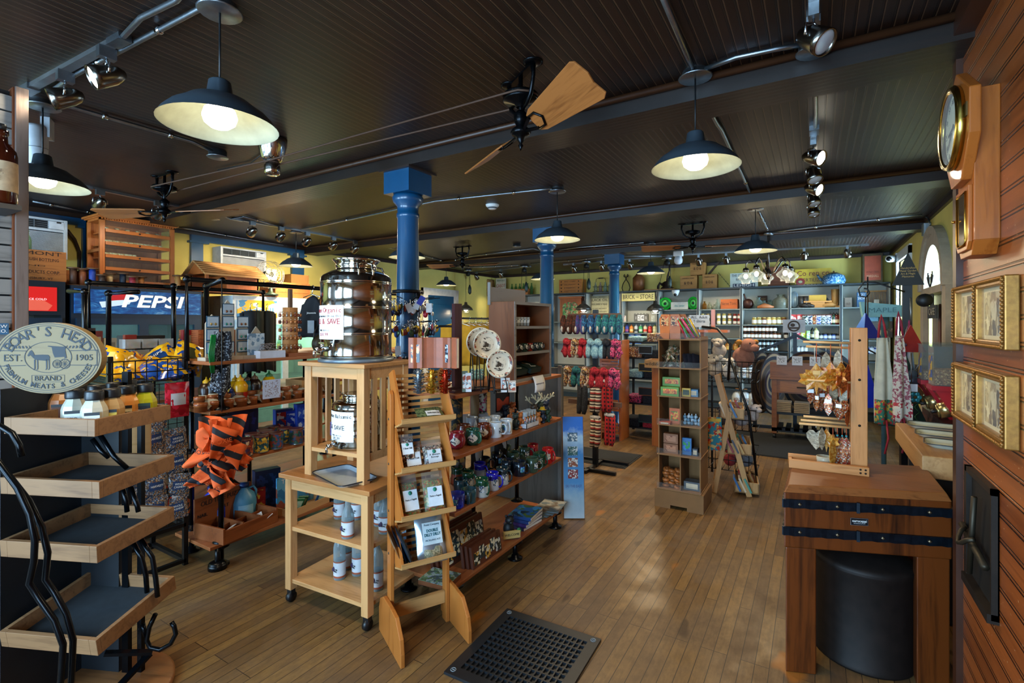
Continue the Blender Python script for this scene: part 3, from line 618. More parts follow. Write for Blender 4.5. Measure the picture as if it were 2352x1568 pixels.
for s in(-1,1):
 poly2([(s*.075,.028),(s*.17,.030),(s*.17,.0275),(s*.075,.0255)]);poly2([(s*.075,-.028),(s*.17,-.030),(s*.17,-.0275),(s*.075,-.0255)])
 poly2([(s*.168,.03),(s*.168,-.03),(s*.165,-.03),(s*.165,.03)])
 for q in range(5):poly2([(s*(.06+.012*q),.042+.002*q),(s*(.066+.012*q),.048-.002*q),(s*(.062+.012*q),.036),(s*(.056+.012*q),.036)])
for i in range(40):
 q0,q1=2*pi*i/40,2*pi*(i+1)/40
 m.add([(.078*r*cos(q),.003+.056*r*sin(q),.001)for r,q in((1,q0),(1.035,q0),(1.035,q1),(1,q1))],[(0,1,2,3)])
poly2([(-.055,-.063),(.055,-.063),(.055,-.0645),(-.055,-.0645)]);poly2([(-.055,-.088),(.055,-.088),(.055,-.0895),(-.055,-.0895)]);poly2([(-.056,-.063),(-.0545,-.063),(-.0545,-.0895),(-.056,-.0895)]);poly2([(.056,-.063),(.0545,-.063),(.0545,-.0895),(.056,-.0895)])
# carriage and horse silhouettes
poly2([(.0,.046),(.048,.042),(.06,.044),(.058,.03),(.055,.004),(.022,.002),(.016,.018),(.012,.040),(-.002,.043)]);poly2([(.058,.03),(.063,.0),(.055,-.002)])
poly2([(-.048,.012),(-.02,.013),(.0,.012),(.006,.004),(.004,-.008),(-.008,-.010),(-.03,-.008),(-.042,-.006),(-.05,.0)]);poly2([(-.046,.012),(-.05,.0),(-.060,.012),(-.066,.006),(-.070,.010),(-.062,.026),(-.056,.03),(-.050,.022)])
for x,w2 in((-.048,.005),(-.038,.004),(-.008,.005),(.001,.004)):poly2([(x,-.005),(x+w2,-.005),(x+w2*.6+.002,-.040),(x+w2*.6-.002,-.044),(x-.002,-.044),(x+.001,-.038)])
for cx2,r2 in((.030,.016),(.056,.019)):
 for i in range(20):
  q0,q1=2*pi*i/20,2*pi*(i+1)/20
  m.add([(cx2+r2*r*cos(q),-.022+r2*r*sin(q),.001)for r,q in((.86,q0),(1,q0),(1,q1),(.86,q1))],[(0,1,2,3)])
 for i in range(6):
  q=pi*i/6;poly2([(cx2+r2*cos(q)*s2+.0006*sin(q)*s3,-.022+r2*sin(q)*s2-.0006*cos(q)*s3)for s2,s3 in((-1,1),(1,1),(1,-1),(-1,-1))])
m.xf(0,UP);m.build('engraved_pattern',[BRN],sg)
def arc_text(s,size,ra_,rb_,a0,a1,flip=False):
 for i,ch in enumerate(s):
  q=a0+(a1-a0)*i/(len(s)-1);qa=R(q);x,y=a_*ra_*cos(qa),b_*rb_*sin(qa)
  nrm=math.atan2(a_*ra_*sin(qa),b_*rb_*cos(qa));up=nrm-pi/2+(pi if flip else 0)
  o=txt(ch,size,(x,-.0012,y),(0,0,0),BRN,sg,bold=.0004);o.rotation_euler=(UP@Matrix.Rotation(up,4,'Z')).to_euler()
arc_text("BOAR'S HEAD",.052,.78,.73,155,25);arc_text('PREMIUM MEATS & CHEESES',.025,.80,.80,196,344,True)
txt('EST.',.036,(-.118,-.0012,0),FY,BRN,sg);txt('1905',.032,(.122,-.0012,.0),FY,BRN,sg);txt('BRAND',.026,(0,-.0012,-.076),FY,BRN,sg,.09)
# --- condiment jars on the top tray
def sauce(px,py,col,lab,lc,words=None):
 p=oz(px,py,1.2955);o=thing('sauce_jar',lab,'jar',(p.x,p.y,1.1465),R(62),'condiment jars on the top tray');o.scale=(1.25,)*3
 m=MB();m.lathe([(0,0),(.03,0),(.034,.004),(.034,.058),(.031,.07),(.022,.088),(.020,.093)],n=8,sm=False);m.build('body',P(col,.25,0,.08,20,.3),o)
 MB().lathe([(.0,.092),(.0235,.092),(.0245,.096),(.0245,.112),(.0235,.116),(.023,.119),(0,.119)],n=18).build('lid',P('#121519',.4),o)
 m=MB();m.box(-.018,-.0345,.012,.018,-.032,.052).box(-.0182,-.0348,.046,.0182,-.0342,.058);m.build('label',P(lc,.5),o)
 if words:txt(words,.0095,(0,-.0352,.034),FY,INK if lc!='#14181e' else WHITE,o)
 MB().box(-.0182,-.0356,.049,.0182,-.0346,.058).build('label_band',P('#12301f' if col=='#a4a01c' else '#1c1f24',.5),o)
for a in((141,883,'#9a5a2a','brown mustard jar at the left end of the top tray under the oval sign','#5a2f16'),(172,894,'#b4b09e','white sauce jar, left one of the two at the front of the top tray','#e8e6de','BOLD'),
(180,880,'#aaa694','white sauce jar standing behind the left front one','#e8e6de'),(217,897,'#b6b2a0','white sauce jar at the front corner of the top tray','#e8e6de','PEPPER'),(222,884,'#aaa694','white sauce jar standing behind the front corner jar','#e8e6de'),(256,892,'#a98454','tan honey mustard jar with a yellow label on the top tray','#e3c64e','Honey'),
(291,885,'#c6823f','orange sauce jar with a picture label on the top tray','#d8c9a4','CHIPOTLE'),(262,878,'#a8855a','tan jar standing behind the honey mustard jar','#cdb98a'),(298,873,'#a0784a','tan jar at the back of the top tray behind the orange one','#cdb98a'),(333,881,'#a4a01c','green pickle relish jar at the right end of the top tray','#14181e','PICKLE')):sauce(*a)
# = black wire snack rack
t=thing('snack_rack','black wire snack rack with a chip basket on top behind the tray stand','wire rack',(-3.68,1.44,0));X0,X1,Y0,Y1=-.22,.22,-.22,.18
m=MB();m.bar((X1,Y1,.0),(X1,Y1,1.36),.026,.026).bar((X1,Y0,0),(X1,Y0,1.36),.026,.026).bar((X0,Y1,0),(X0,Y1,1.36),.026,.026).bar((X0,Y0,0),(X0,Y0,1.36),.026,.026)
for z in(.03,.26):m.bar((X1,Y0,z),(X1,Y1,z),.026,.022).bar((X0,Y0,z),(X0,Y1,z),.026,.022).bar((X0,Y1,z),(X1,Y1,z),.026,.022).bar((X0,Y0,z),(X1,Y0,z),.026,.022)
m.build('frame',BLKWIRE,t)
m=MB()
for k in range(15):z=.28+k*.064;m.bar((X1+.004,Y0,z),(X1+.004,Y1,z),.004,.004).bar((X0,Y1,z),(X1,Y1,z),.004,.004)
for k in range(9):y=Y0+k*(Y1-Y0)/8;m.bar((X1+.004,y,.28),(X1+.004,y,1.18),.004,.004)
m.build('wire_grid',BLKWIRE,t)
m=MB()
for z in(1.20,1.26,1.33):
 m.bar((X1+.03,Y0-.02,z),(X1+.03,Y1+.02,z),.007,.007).bar((X0,Y0-.02,z),(X1+.03,Y0-.02,z),.007,.007).bar((X0,Y1+.02,z),(X1+.03,Y1+.02,z),.007,.007)
for k in range(8):y=Y0+k*(Y1-Y0)/7;m.bar((X1+.03,y,1.2),(X1+.03,y,1.33),.005,.005).bar((X0,y,1.2),(X1+.03,y,1.2),.005,.005)
m.build('wire_basket',BLKWIRE,t)
def bag(name,loc,rot,w,h,d,mats,lab,cat,group,seed=1,face=None,words=None,wm=INK):
 o=MB().bag(w,h,d,seed).build(name,mats);o.location=loc;o.rotation_euler=rot;tag(o,lab,cat,group)
 if face:
  m=MB();m.sheet(lambda u,v:((u-.5)*w*.62,-d/2*(1-(2*u-1)**2*.3)*(.93)-.004,h*(.36+.34*v)),4,3);m.build('label',face,o)
 if words:txt(words,h*.12,(0,-d/2-.006,h*.53),FY,wm,o,w*.52)
 return o
YEL=PATCH(['#d8a31c','#e0b42a','#c98c14','#d8a31c','#d8a31c','#1c3c84'],20,.2,'chip_bag_foil');RED=PATCH(['#b1301a','#c8401c','#e0a020'],22,.2,'chip_bag_red');BLU=PATCH(['#1d3f8c','#2250a8','#d8a31c'],18,.2,'chip_bag_blue')
for k,(px,py,zc,rot,w,h,mt,fc,lab,wd)in enumerate((((250,850,3.02,(R(-35),R(20),R(70)),.16,.22,YEL,P('#d8b04a',.3),'yellow chip bag at the near end of the wire basket',None)),(265,838,3.2,(R(-55),R(15),R(60)),.18,.24,RED,None,'red and yellow chip bag lying in the wire basket',None),
(305,845,3.1,(R(-60),R(-15),R(80)),.2,.25,PATCH(['#c84a1c','#d8801c','#e0b43a'],8,.25,'chip_bag_orange'),P('#c9d0d8',.4),'orange chip bag showing its white back panel in the wire basket',None),(325,850,3.2,(R(-70),R(0),R(110)),.18,.2,PATCH(['#e09a1c','#27407c','#e09a1c'],7,.25,'chip_bag_mixed'),None,'upside-down orange chip bag with a blue panel in the wire basket',None),
(385,850,3.3,(R(-50),R(-35),R(60)),.2,.28,YEL,P('#123a74',.3),'large yellow chip bag with a blue label leaning in the wire basket','CHIPS'),(425,850,3.34,(R(-35),R(25),R(80)),.19,.25,YEL,P('#3a3a20',.3),'yellow chip bag at the far end of the wire basket',None),(370,870,3.08,(R(-75),R(10),R(75)),.2,.22,BLU,None,'blue and yellow chip bag at the front of the wire basket',None),(402,870,3.12,(R(-75),R(-10),R(75)),.18,.22,BLU,None,'blue banded chip bag beside the rack corner post',None),(290,872,3.02,(R(-80),R(5),R(80)),.18,.18,YEL,None,'yellow bag at the bottom front of the wire basket',None))):
 p=od(px,py,zc);bag('chip_bag',(p.x,p.y,max(p.z-h*.25,1.22)),rot,w,h,.11,mt,lab,'chip bag','chip bags in the wire basket',k,fc,wd,WHITE)
NUT=PATCH(['#2f4a66','#8a6a48','#40607c','#b08d63','#1c2c44','#a9b3ba','#7c5a38'],95,.15,'nut_bag_film');n=0
for r in range(5):
 for c in range(3):
  yy=Y0+.09+c*.125;zz=1.04-r*.135-(c==2)*.03-(r>2)*.02
  if(r,c)in((4,0),(0,2)):continue
  pos={0:'near',1:'middle',2:'far'}[c]
  o=bag('nut_bag',(-3.68+X1+.035,1.44+yy,zz-.13),(0,R(rnd.uniform(-6,6)),R(90+rnd.uniform(-14,14))),.12,.15,.035,NUT,'foil nut bag in the %s column of the snack rack, %s down'%(pos,nth(r)),'nut bag','nut bags hanging on the snack rack',30+n,P('#23406a',.3),'HARVEST' if n%2 else 'WHOLE\nCASHEW',WHITE);n+=1
for k,(yy,zz)in enumerate(((-.12,.32),(.02,.32),(.13,.33),(.12,.96))):
 bag('jerky_bag',(-3.68+X1+(.02 if k<3 else .03),1.44+yy,zz),(0,0,R(90)),.14,.22,.04,PATCH(['#1a2026','#b8301c','#9c5a30','#20303c'],14,.25,'jerky_bag_film')if k<3 else PATCH(['#c01c2c','#d02840','#a01424'],14,.2,'red_snack_film'),('black and red bag low on the snack rack, %s from its near end'%nth(k))if k<3 else 'bright red snack bag hanging at the far top of the snack rack','snack bag','snack bags at the foot of the rack',60+k,P('#c8ccd0',.3))
o=MB().box(0,-.17,0,.012,.17,.24).build('plywood_panel',W('#a98657','#92713f','y',.6));p=od(262,1045,2.35);o.location=(p.x-.05,p.y,.84);o.rotation_euler=(0,0,R(-40));tag(o,'pale plywood panel propped behind the tray stand','board')
o=MB().box(-.002,-.05,0,.002,.05,.12).build('pink_card',P('#c03a66',.6));p=od(228,1290,2.3);o.location=(p.x,p.y,p.z-.06);o.rotation_euler=(0,R(15),R(-30));tag(o,'pink card sticking out behind the lower wooden trays','card')
# = pipe shelving helper
def pipe_unit(name,label,x0,x1,y0,y1,zs,ypoles,feet_front=True,top=None):
 t=thing(name,label,'shelving unit',(x1,y0,0));D=x0-x1;Ln=y1-y0
 for z in zs:MB().box(D,0,z-.022,0,Ln,z).build('shelf_board',BOARD,t,bevel=.003)
 for yp in ypoles:
  for xp in(D+.03,-.04):
   full=xp<-.1 or not feet_front;m=MB();ztop=(top or zs[-1])if full else zs[0]-.022
   m.tube([(xp,yp-y0,0),(xp,yp-y0,ztop)],.0165,10);m.lathe([(0,0),(.05,0),(.05,.008),(.028,.014),(.024,.03),(0,.03)],xp,yp-y0,16)
   for z in(zs if full else zs[:1]):m.lathe([(.017,z-.05),(.024,z-.045),(.05,z-.03),(.05,z-.022),(0,z-.022)],xp,yp-y0,14)
   if full:
    for z in zs[:-1]:m.lathe([(.05,z),(.05,z+.008),(.024,z+.02),(.017,z+.03)],xp,yp-y0,14)
   m.build('pipe_leg',BLACKPIPE,t)
 return t
UB=pipe_unit('pipe_shelf','black pipe and plank shelf beside the left aisle with pie filling cans',-3.66,-3.22,1.65,3.9,(.15,.67,1.0,1.31),(1.74,2.62,3.6),False)
p=oz(500,1305,0);m=MB();m.tube([(p.x--3.22,p.y-1.65,0),(p.x--3.22,p.y-1.65,.13)],.0165,10).lathe([(0,.0),(.055,0),(.055,.028),(.05,.03),(.05,.04),(.026,.05),(0,.05)],p.x--3.22,p.y-1.65,16);m.build('pipe_foot',BLACKPIPE,UB)
def rail(name,pts,label,r=.0165):
 m=MB();m.tube(pts,r,10)
 for q in pts[1:-1]:m.ball(*q,r*1.45,None,None,10,7)
 return tag(m.build(name,BLACKPIPE),label,'rail','black pipe garment rails')
zt=1.88
rail('garment_rail',[(-3.44,1.62,1.31),(-3.44,1.62,1.835),(-3.44,3.75,1.835),(-3.44,3.75,1.31)],'tall black pipe garment rail over the left aisle shelf with dark shirts hanging')
rail('garment_rail',[(-4.22,1.37,1.30),(-4.22,1.37,1.83),(-4.22,2.62,1.83),(-4.22,2.62,1.30)],'long black pipe rail on the shelf in front of the blue cooler')
for k,(y,z,dx,dy,lab)in enumerate(((1.31,1.76,-.2,-.02,'short hanging bar pointing left in front of the red cooler sign'),(1.44,1.755,.19,.1,'short hanging bar pointing right in front of the blue cooler sign'),(1.84,1.83,-.25,-.02,'short hanging bar pointing left in front of the PEPSI lettering'))):
 rail('hanging_bar',[(-4.1,y,1.3),(-4.1,y,z),(-4.1+dx,y+dy,z+.01)],lab)
rail('hanging_bar',[(-3.40,1.72,1.31),(-3.40,1.72,1.795),(-3.00,1.61,1.81)],'short hanging bar holding the strings above the jewellery display')
UC=pipe_unit('pipe_shelf','black pipe shelf between the left aisle shelf and the drink coolers',-4.55,-4.02,1.15,3.6,(.15,.6,1.0,1.30),(1.25,2.4,3.5),False);UC['group']=UB['group']='pipe shelves of the left aisle'
# --- drink coolers
def cooler(y0,y1,label,frame,ztop=1.90):
 t=thing('drink_cooler',label,'drink cooler',(-5.75,y0,0),0,'drink coolers along the left wall');Wd=y1-y0
 m=MB();m.box(-.75,0,0,-.70,Wd,ztop).box(-.7,0,0,0,.03,ztop).box(-.7,Wd-.03,0,0,Wd,ztop).box(-.7,.03,ztop-.3,0,Wd-.03,ztop).box(-.7,.03,0,0,Wd-.03,.2);m.build('cabinet',P(frame,.4),t)
 for z in(.5,.85,1.2):MB().box(-.68,.03,z-.008,-.06,Wd-.03,z).build('wire_shelf',P('#9aa0a4',.4),t)
 d=MB();d.box(-.01,.03,.2,.03,.09,1.6).box(-.01,Wd-.09,.2,.03,Wd-.03,1.6).box(-.01,.09,.2,.03,Wd-.09,.26).box(-.01,.09,1.54,.03,Wd-.09,1.6)
 if Wd>.8:d.box(-.01,Wd/2-.04,.26,.03,Wd/2+.04,1.54)
 d=d.build('door',P('#10283a' if frame!='#d8dcd8' else '#c4ccc8',.4),t);MB().box(.005,.09,.26,.01,Wd-.09,1.54).build('door_glass',GL('#c8e4dc',.05),d);MB().tube([(.03,.07,.8),(.06,.07,.8),(.06,.07,1.3),(.03,.07,1.3)],.009,8).build('door_handle',P('#22262a',.4),d)
 return t
ck=cooler(1.08,1.70,'narrow drink cooler with a red bottle sign at the far left','#0b1c28',1.925)
m=MB();m.box(0,.06,1.66,.008,.56,1.87);s=m.build('sign_panel',E('#b8120f',.55),ck)
m=MB();m.lathe([(0,0),(.022,.005),(.024,.02),(.02,.06),(.026,.09),(.02,.12),(.009,.155),(.010,.17),(0,.17)],0,0,14);m.xf(0,Matrix.Translation((.010,.33,1.675))@Matrix.Diagonal((.1,1,1.1,1)));m.build('bottle_emblem',E('#c9c4c0',.5),s)
m=MB();m.xf(0,Matrix());m.add([(.009,.1,1.665),(.009,.5,1.665),(.009,.53,1.71),(.009,.47,1.755),(.009,.1,1.755)],[(0,1,2,3,4)]);m.build('emblem_ground',E('#c8503c',.5),s)
txt('ENJOY',.024,(.0098,.18,1.762),FX,E('#e8d0cc',.6),s,.12);txt('ICE COLD',.024,(.0098,.43,1.762),FX,E('#e8d0cc',.6),s,.12)
pk=cooler(1.74,2.86,'wide blue drink cooler with PEPSI on its lit header','#0c2233',1.90)
SEA=PATCH(['#1a5fa8','#2a78c0','#174f94','#4f9ad0','#1a5fa8'],7,.3,'blue_wave_print',(1,.5,2.2))
t_=NT('blue_wave_header');vv=t_.noise(t_.mp(t_.tc(),(1,1.2,3)),4,3,.6,2.5);cc=t_.ramp(vv,[(.3,'#0c2f64'),(.5,'#16508c'),(.62,'#246ea8'),(.74,'#7cacc8')]);t_.l(cc,t_.b.inputs['Base Color']);t_.l(cc,t_.b.inputs['Emission Color']);t_.b.inputs['Emission Strength'].default_value=.12
s=MB().box(0,.02,1.645,.02,1.10,1.87).build('header_sign',t_.m,pk)
txt('PEPSI',.17,(.0215,.64,1.765),FX,E('#d4d2c4',.6),s,.56,bold=.004,shear=.2,ext=.002)
m=MB();m.add([(.0212,.28,1.75),(.0212,.42,1.79),(.0212,.47,1.84),(.0212,.43,1.85),(.0212,.36,1.83),(.0212,.28,1.82)],[(0,1,2,3,4,5)]);m.m=1;m.add([(.0215,.22,1.70),(.0215,.44,1.74),(.0215,.46,1.785),(.0215,.34,1.775),(.0215,.2,1.755)],[(0,1,2,3,4)]);m.build('wave_emblem',[E('#a8181c',.5),E('#b9c8d4',.5)],s)
ws=cooler(3.20,4.50,'white lit drink cooler behind the dark hanging shirts','#d8dcd8',1.88)
s=MB().box(0,.05,1.62,.01,.55,1.83).build('header_sign',PATCH(['#d8a818','#b8c4c8','#d8a818','#3c7ca8'],6,.4,'yellow_header_print',(1,.6,1)),ws);txt('Seagull',.09,(.011,.3,1.71),FX,E('#4a88b4',.3),s,.4)
MB().box(0,.62,1.62,.01,1.25,1.83).build('header_panel',P('#a8c4cc',.4),ws)
for yy in(.10,1.2):MB().tube([(-.05,yy,.3),(-.05,yy,1.5)],.014,8).build('light_tube',E('#e4ffe0',12),ws)
area('cooler_glow',(-5.84,3.85,1.5),(0,R(60),0),.1,1.2,9,(.78,1,.70));area('cooler_glow',(-5.84,2.3,1.52),(0,R(45),0),.1,1.0,5,(.7,.9,1));area('cooler_glow',(-5.84,1.4,1.52),(0,R(45),0),.1,.5,2,(.7,.95,.9))
def soda(loc,col,lab,cap,h=.2,r=.032,grp='bottles inside the coolers'):
 o=MB().lathe([(0,0),(r*.9,0),(r,.01),(r,h*.5),(r*.9,h*.6),(r*.4,h*.86),(r*.4,h*.94),(0,h*.94)],n=12).build('soda_bottle',P(col,.15,0,.1,9,.4));o.location=loc;tag(o,lab,'bottle',grp)
 MB().lathe([(0,h*.93),(r*.48,h*.93),(r*.48,h),(0,h)],n=10).build('cap',P(cap,.4),o);MB().lathe([(r*1.01,h*.18),(r*1.01,h*.46)],n=12).build('label',P(rnd.choice(['#e6e4da','#c0201c','#2060a0','#d0a020','#2a7a3c']),.5),o)
for ci,(y0,n,z,nm)in enumerate(((1.16,5,1.2,'narrow red-signed cooler'),(1.86,10,1.2,'PEPSI cooler'),(1.86,10,.85,'PEPSI cooler, lower shelf'),(3.3,9,1.2,'white lit cooler'))):
 for k in range(n):soda((-5.90,y0+k*.098,z),rnd.choice(['#2f6a3c','#70301c','#5a9ad0','#c89a2c','#b8c8c4','#30180e']),'%s bottle from the near end in the %s'%(nth(k),nm),rnd.choice(['#c8281c','#e8e8e8','#d8b020']))
# --- on top of the coolers
def crate(name,loc,sx,sy,sz,lab,mt,lines=(),ink=None,rz=0,cat='crate',slats=3,grp=None,face='x'):
 """open wooden crate; the lettered side is +x"""
 t=thing(name,lab,cat,loc,rz,grp);m=MB();th=.012;g=.004
 for k in range(slats):
  z0,z1=sz*k/slats+g/2,sz*(k+1)/slats-g/2
  m.box(sx/2-th,-sy/2,z0,sx/2,sy/2,z1).box(-sx/2,-sy/2,z0,-sx/2+th,sy/2,z1).box(-sx/2+th,-sy/2,z0,sx/2-th,-sy/2+th,z1).box(-sx/2+th,sy/2-th,z0,sx/2-th,sy/2,z1)
 m.build('slat',mt,t);MB().box(-sx/2+th,-sy/2+th,0,sx/2-th,sy/2-th,.01).build('bottom',mt,t)
 z=sz;n=len(lines)
 for k,(s,rel)in enumerate(lines):
  txt(s,sz*.85/n*rel,(sx/2+.001,0,sz*(1-(k+.55)/n)),FX,ink or P('#2a1608',.8),t,sy*.86*min(1,rel+.1))
 return t
crate('bottling_crate',(-5.98,1.50,1.925),.3,.46,.275,'old stained crate stencilled VERMONT ORANGE CRUSH BOTTLING on the left cooler',W('#a0602a','#7c431a','y',.6),(('VERMONT',1),('ORANGE CRUSH BOTTLING',.8),('AND',.35),('APPLE PRODUCTS CORP.',.85),('ST. JOHNSBURY, VT',.6)),slats=1)
def flask(loc,lab,col='#b9d0b0',h=.2,r=.03,grp=None):
 o=MB().lathe([(0,0),(r,0),(r,h*.55),(r*.8,h*.68),(r*.42,h*.8),(r*.38,h*.94),(r*.5,h*.95),(r*.5,h),(0,h)],n=14).build('glass_bottle',GL(col,.2));o.location=loc;return tag(o,lab,'bottle',grp)
for k,y in enumerate((1.50,1.66)):flask((-6.12,1.30+.24*k,2.20),('clear old bottle standing behind the VERMONT crate by the post','clear old bottle standing behind the VERMONT crate, right one')[k])
# thread cabinet
t=thing('thread_cabinet','tall wooden thread cabinet with five glass-fronted drawers on the coolers','cabinet',(-5.95,2.02,1.92));CW=W('#b8662a','#94481a','z',.35,8);CWY=W('#b8662a','#94481a','y',.35,8);Wc,Hc=.66,.73
m=MB();m.box(-.34,0,0,-.32,Wc,Hc-.06);m.box(-.34,0,0,0,Wc,.03).box(-.34,0,Hc-.08,0,Wc,Hc-.05).box(-.03,0,0,0,.04,Hc-.05).box(-.03,Wc-.04,0,0,Wc,Hc-.05).box(-.34,0,0,-.30,.03,Hc-.05).box(-.34,Wc-.03,0,-.30,Wc,Hc-.05).box(-.3,0,.34,-.03,.02,.37);m.build('carcass',CW,t)
m=MB();m.box(-.36,-.03,Hc-.05,.04,Wc+.03,Hc-.03).box(-.34,-.015,Hc-.06,.02,Wc+.015,Hc-.05)
for k in range(30):m.box(.0,.01+k*.0215,Hc-.075,.012,.022+k*.0215,Hc-.06)
m.build('cornice',CWY,t)
for k in range(5):
 z0=.035+k*.125;m=MB();m.box(-.02,.045,z0,.004,Wc-.045,z0+.032).box(-.3,.045,z0,-.02,Wc-.045,z0+.008);d=m.build('drawer',CWY,t);MB().ball(.012,Wc/2,z0+.016,.009,None,None,8,6).build('knob',P('#2c1a0e',.4),d)
 MB().box(-.006,.045,z0+.032,-.003,Wc-.045,z0+.122).build('drawer_glass',GL('#f4f8f4',.02,.08,.08),d)
 if k>1:
  q=MB();y=.06
  while y<(Wc-.1 if k!=2 else .3):q.tube([(-.08,y,z0+.035),(-.08,y+.03,z0+.035)],.024,10);y+=.034 if k<4 else .09
  q.build('thread',PATCH(['#e8e4cc','#d8d4b4','#e0d8b8','#c8a878'],16,.7,'thread'),d)
# old wooden bobbins
BOB=['#4a2a16','#8a4a1c','#7a3c16','#b8884c','#1c3a8c','#3a2418','#c0a070','#142030','#8c1c28','#a8642a','#b07a3c','#8a5524']
for k,(px,h,dx)in enumerate(((168,.17,0),(180,.15,-.12),(190,.165,.0),(203,.16,-.08),(212,.175,.02),(234,.12,.03),(252,.14,-.02),(282,.15,0),(304,.12,.05),(324,.13,0),(408,.17,0),(432,.20,-.1))):
 p=ox(px,650,-5.85+dx);t=thing('thread_bobbin',('%s old wooden thread bobbin from the near end on top of the blue cooler'%nth(k)),'bobbin',(p.x,p.y,1.90),0,'old thread bobbins on the coolers');r=.026
 MB().cyl(0,0,.012,h-.01,r,None,14).build('spool',P(BOB[k],.6,0,.2,20),t)
 m=MB();m.lathe([(0,0),(r*1.7,0),(r*1.7,.012),(0,.012)],n=16);m.lathe([(0,h-.012),(r*1.9,h-.012),(r*1.9,h),(0,h)],n=16);m.build('flange',P('#5a3a20',.5),t)
crate('slatted_crate',(-6.2,1.87,1.9),.3,.25,.16,'low slatted crate behind the bobbins beside the VERMONT crate',CRATE);crate('slatted_crate',(-6.30,2.90,1.9),.3,.34,.15,'low slatted crate to the right of the thread cabinet',CRATE)['group']='low crates'
bpy.data.objects['slatted_crate']['group']='low crates'
# birdhouse-like wooden house
t=thing('wooden_house','wooden model house with a shingled roof on top of the coolers','model house',(-5.85,3.02,1.90));HW=W('#a85a26','#86421a','z',.5)
m=MB();m.box(-.2,-.16,0,.16,.5,.03).box(-.2,-.13,.03,-.18,.48,.2).box(.10,.12,.03,.12,.48,.2).box(-.2,.46,.03,.12,.48,.2).box(.10,-.13,.03,.13,-.10,.2).box(-.2,-.13,.03,-.17,-.10,.2).box(-.2,.1,.03,.12,.12,.2);m.build('walls',HW,t)
m=MB()
for s in(1,-1):
 for k in range(6):
  f0,f1=k/6,(k+1.25)/6;m.hexa([(-.03+s*.24*f0,-.19,.34-.15*f0+.0),(-.03+s*.24*f1,-.19,.34-.15*f1),(-.03+s*.24*f1,.54,.34-.15*f1),(-.03+s*.24*f0,.54,.34-.15*f0),(-.03+s*.24*f0,-.19,.352-.15*f0),(-.03+s*.24*f1,-.19,.362-.15*f1),(-.03+s*.24*f1,.54,.362-.15*f1),(-.03+s*.24*f0,.54,.352-.15*f0)])
m.build('roof',W('#c08a50','#a06a34','y',.6),t)
m=MB();m.prism([(-.22,.2),(.16,.2),(-.03,.34)],0,.015);m.xf(0,Matrix.Translation((0,-.145,0))@UP);m.build('gable',HW,t)
# antique table fan
p=ox(622,640,-5.78);t=thing('desk_fan','antique desk fan with a wire cage and pale blades on the cooler','fan',(-5.78,p.y,1.90))
MB().lathe([(0,0),(.09,0),(.085,.02),(.03,.04),(.02,.1),(.02,.14),(0,.14)],n=18).build('base',P('#3a4a3c',.4,.5),t)
m=MB();FR=.17
for r in(.05,.1,.145,FR):m.tube([(.07-.05*(r/FR)**2,r*cos(2*pi*i/28),.26+r*sin(2*pi*i/28))for i in range(28)],.0025,5,True)
m.tube([(-.05,FR*cos(2*pi*i/28),.26+FR*sin(2*pi*i/28))for i in range(28)],.003,5,True)
for i in range(14):a=2*pi*i/14;m.tube([(.075,.02*cos(a),.26+.02*sin(a)),(.06,.1*cos(a+.15),.26+.1*sin(a+.15)),(.02,FR*cos(a+.3),.26+FR*sin(a+.3)),(-.05,FR*cos(a+.3),.26+FR*sin(a+.3))],.002,4)
m.build('cage',P('#a8a494',.3,.8),t)
for i in range(4):
 a=2*pi*i/4+.6;m=MB();m.sheet(lambda u,v:(.01+.02*(v-.5),(.02+.10*u)*cos(a)-(v-.5)*.1*sin(pi*min(1,u*1.1+.15))*sin(a),.26+(.02+.10*u)*sin(a)+(v-.5)*.1*sin(pi*min(1,u*1.1+.15))*cos(a)),6,4,.002);m.build('fan_blade',P('#c8c8b4',.35,.2),t)
MB().tube([(-.12,0,.26),(-.09,0,.26),(-.03,0,.26),(.03,0,.26)],[.03,.055,.055,.02],14).build('motor',P('#3c4438',.35,.5),t)
crate('fruit_crate',(-5.95,4.0,1.88),.34,.5,.20,'reddish wooden crate on the white cooler behind the dark shirts',CRATE)
o=MB().box(-.10,-.14,0,.1,.14,.36).build('cork_block',W('#b07a3c','#8c5828','z',.7));o.location=(-6.30,4.40,1.88);tag(o,'tall rough brown block behind the antique desk fan','block')
# air conditioners
def ac(y0,y1,z0,z1,lab):
 t=thing('air_conditioner',lab,'air conditioner',(-6.40,y0,z0),0,'wall air conditioners');w,h=y1-y0,z1-z0
 m=MB();m.box(-.2,0,0,-.02,w,h).box(-.02,0,0,.0,.03,h).box(-.02,w-.03,0,0,w,h).box(-.02,.03,h-.02,0,w-.03,h).box(-.02,.03,h*.68,0,w-.03,h*.74).box(-.02,.03,0,0,w-.03,.02);m.build('housing',P('#c8cdd0',.5),t,bevel=.003)
 m=MB();n=22
 for k in range(n):z=.025+k*(h*.68-.03)/n;m.box(-.018,.03,z,-.004,w-.03,z+.006)
 m.build('grille',P('#b8bdc0',.5),t);MB().box(-.024,.03,.02,-.02,w-.03,h*.68).build('filter',P('#2c3034',.8),t)
 m=MB()
 for k in range(5):z=h*.75+k*h*.045;m.box(-.018,.03,z,-.004,w*.76,z+.004)
 for k in range(4):y=.03+k*w*.18;m.box(-.018,y,h*.74,-.003,y+.006,h-.02)
 m.build('vent',P('#5a6064',.5),t);MB().box(-.02,.03,h*.74,-.019,w*.76,h-.02).build('vent_back',P('#15181b',.8),t);MB().box(-.02,w*.77,h*.75,.002,w-.03,h-.025).build('control_panel',P('#d8dce0',.4),t);MB().box(.002,w*.86,h*.9,.003,w-.05,h*.94).build('display',P('#20282c',.3),t)
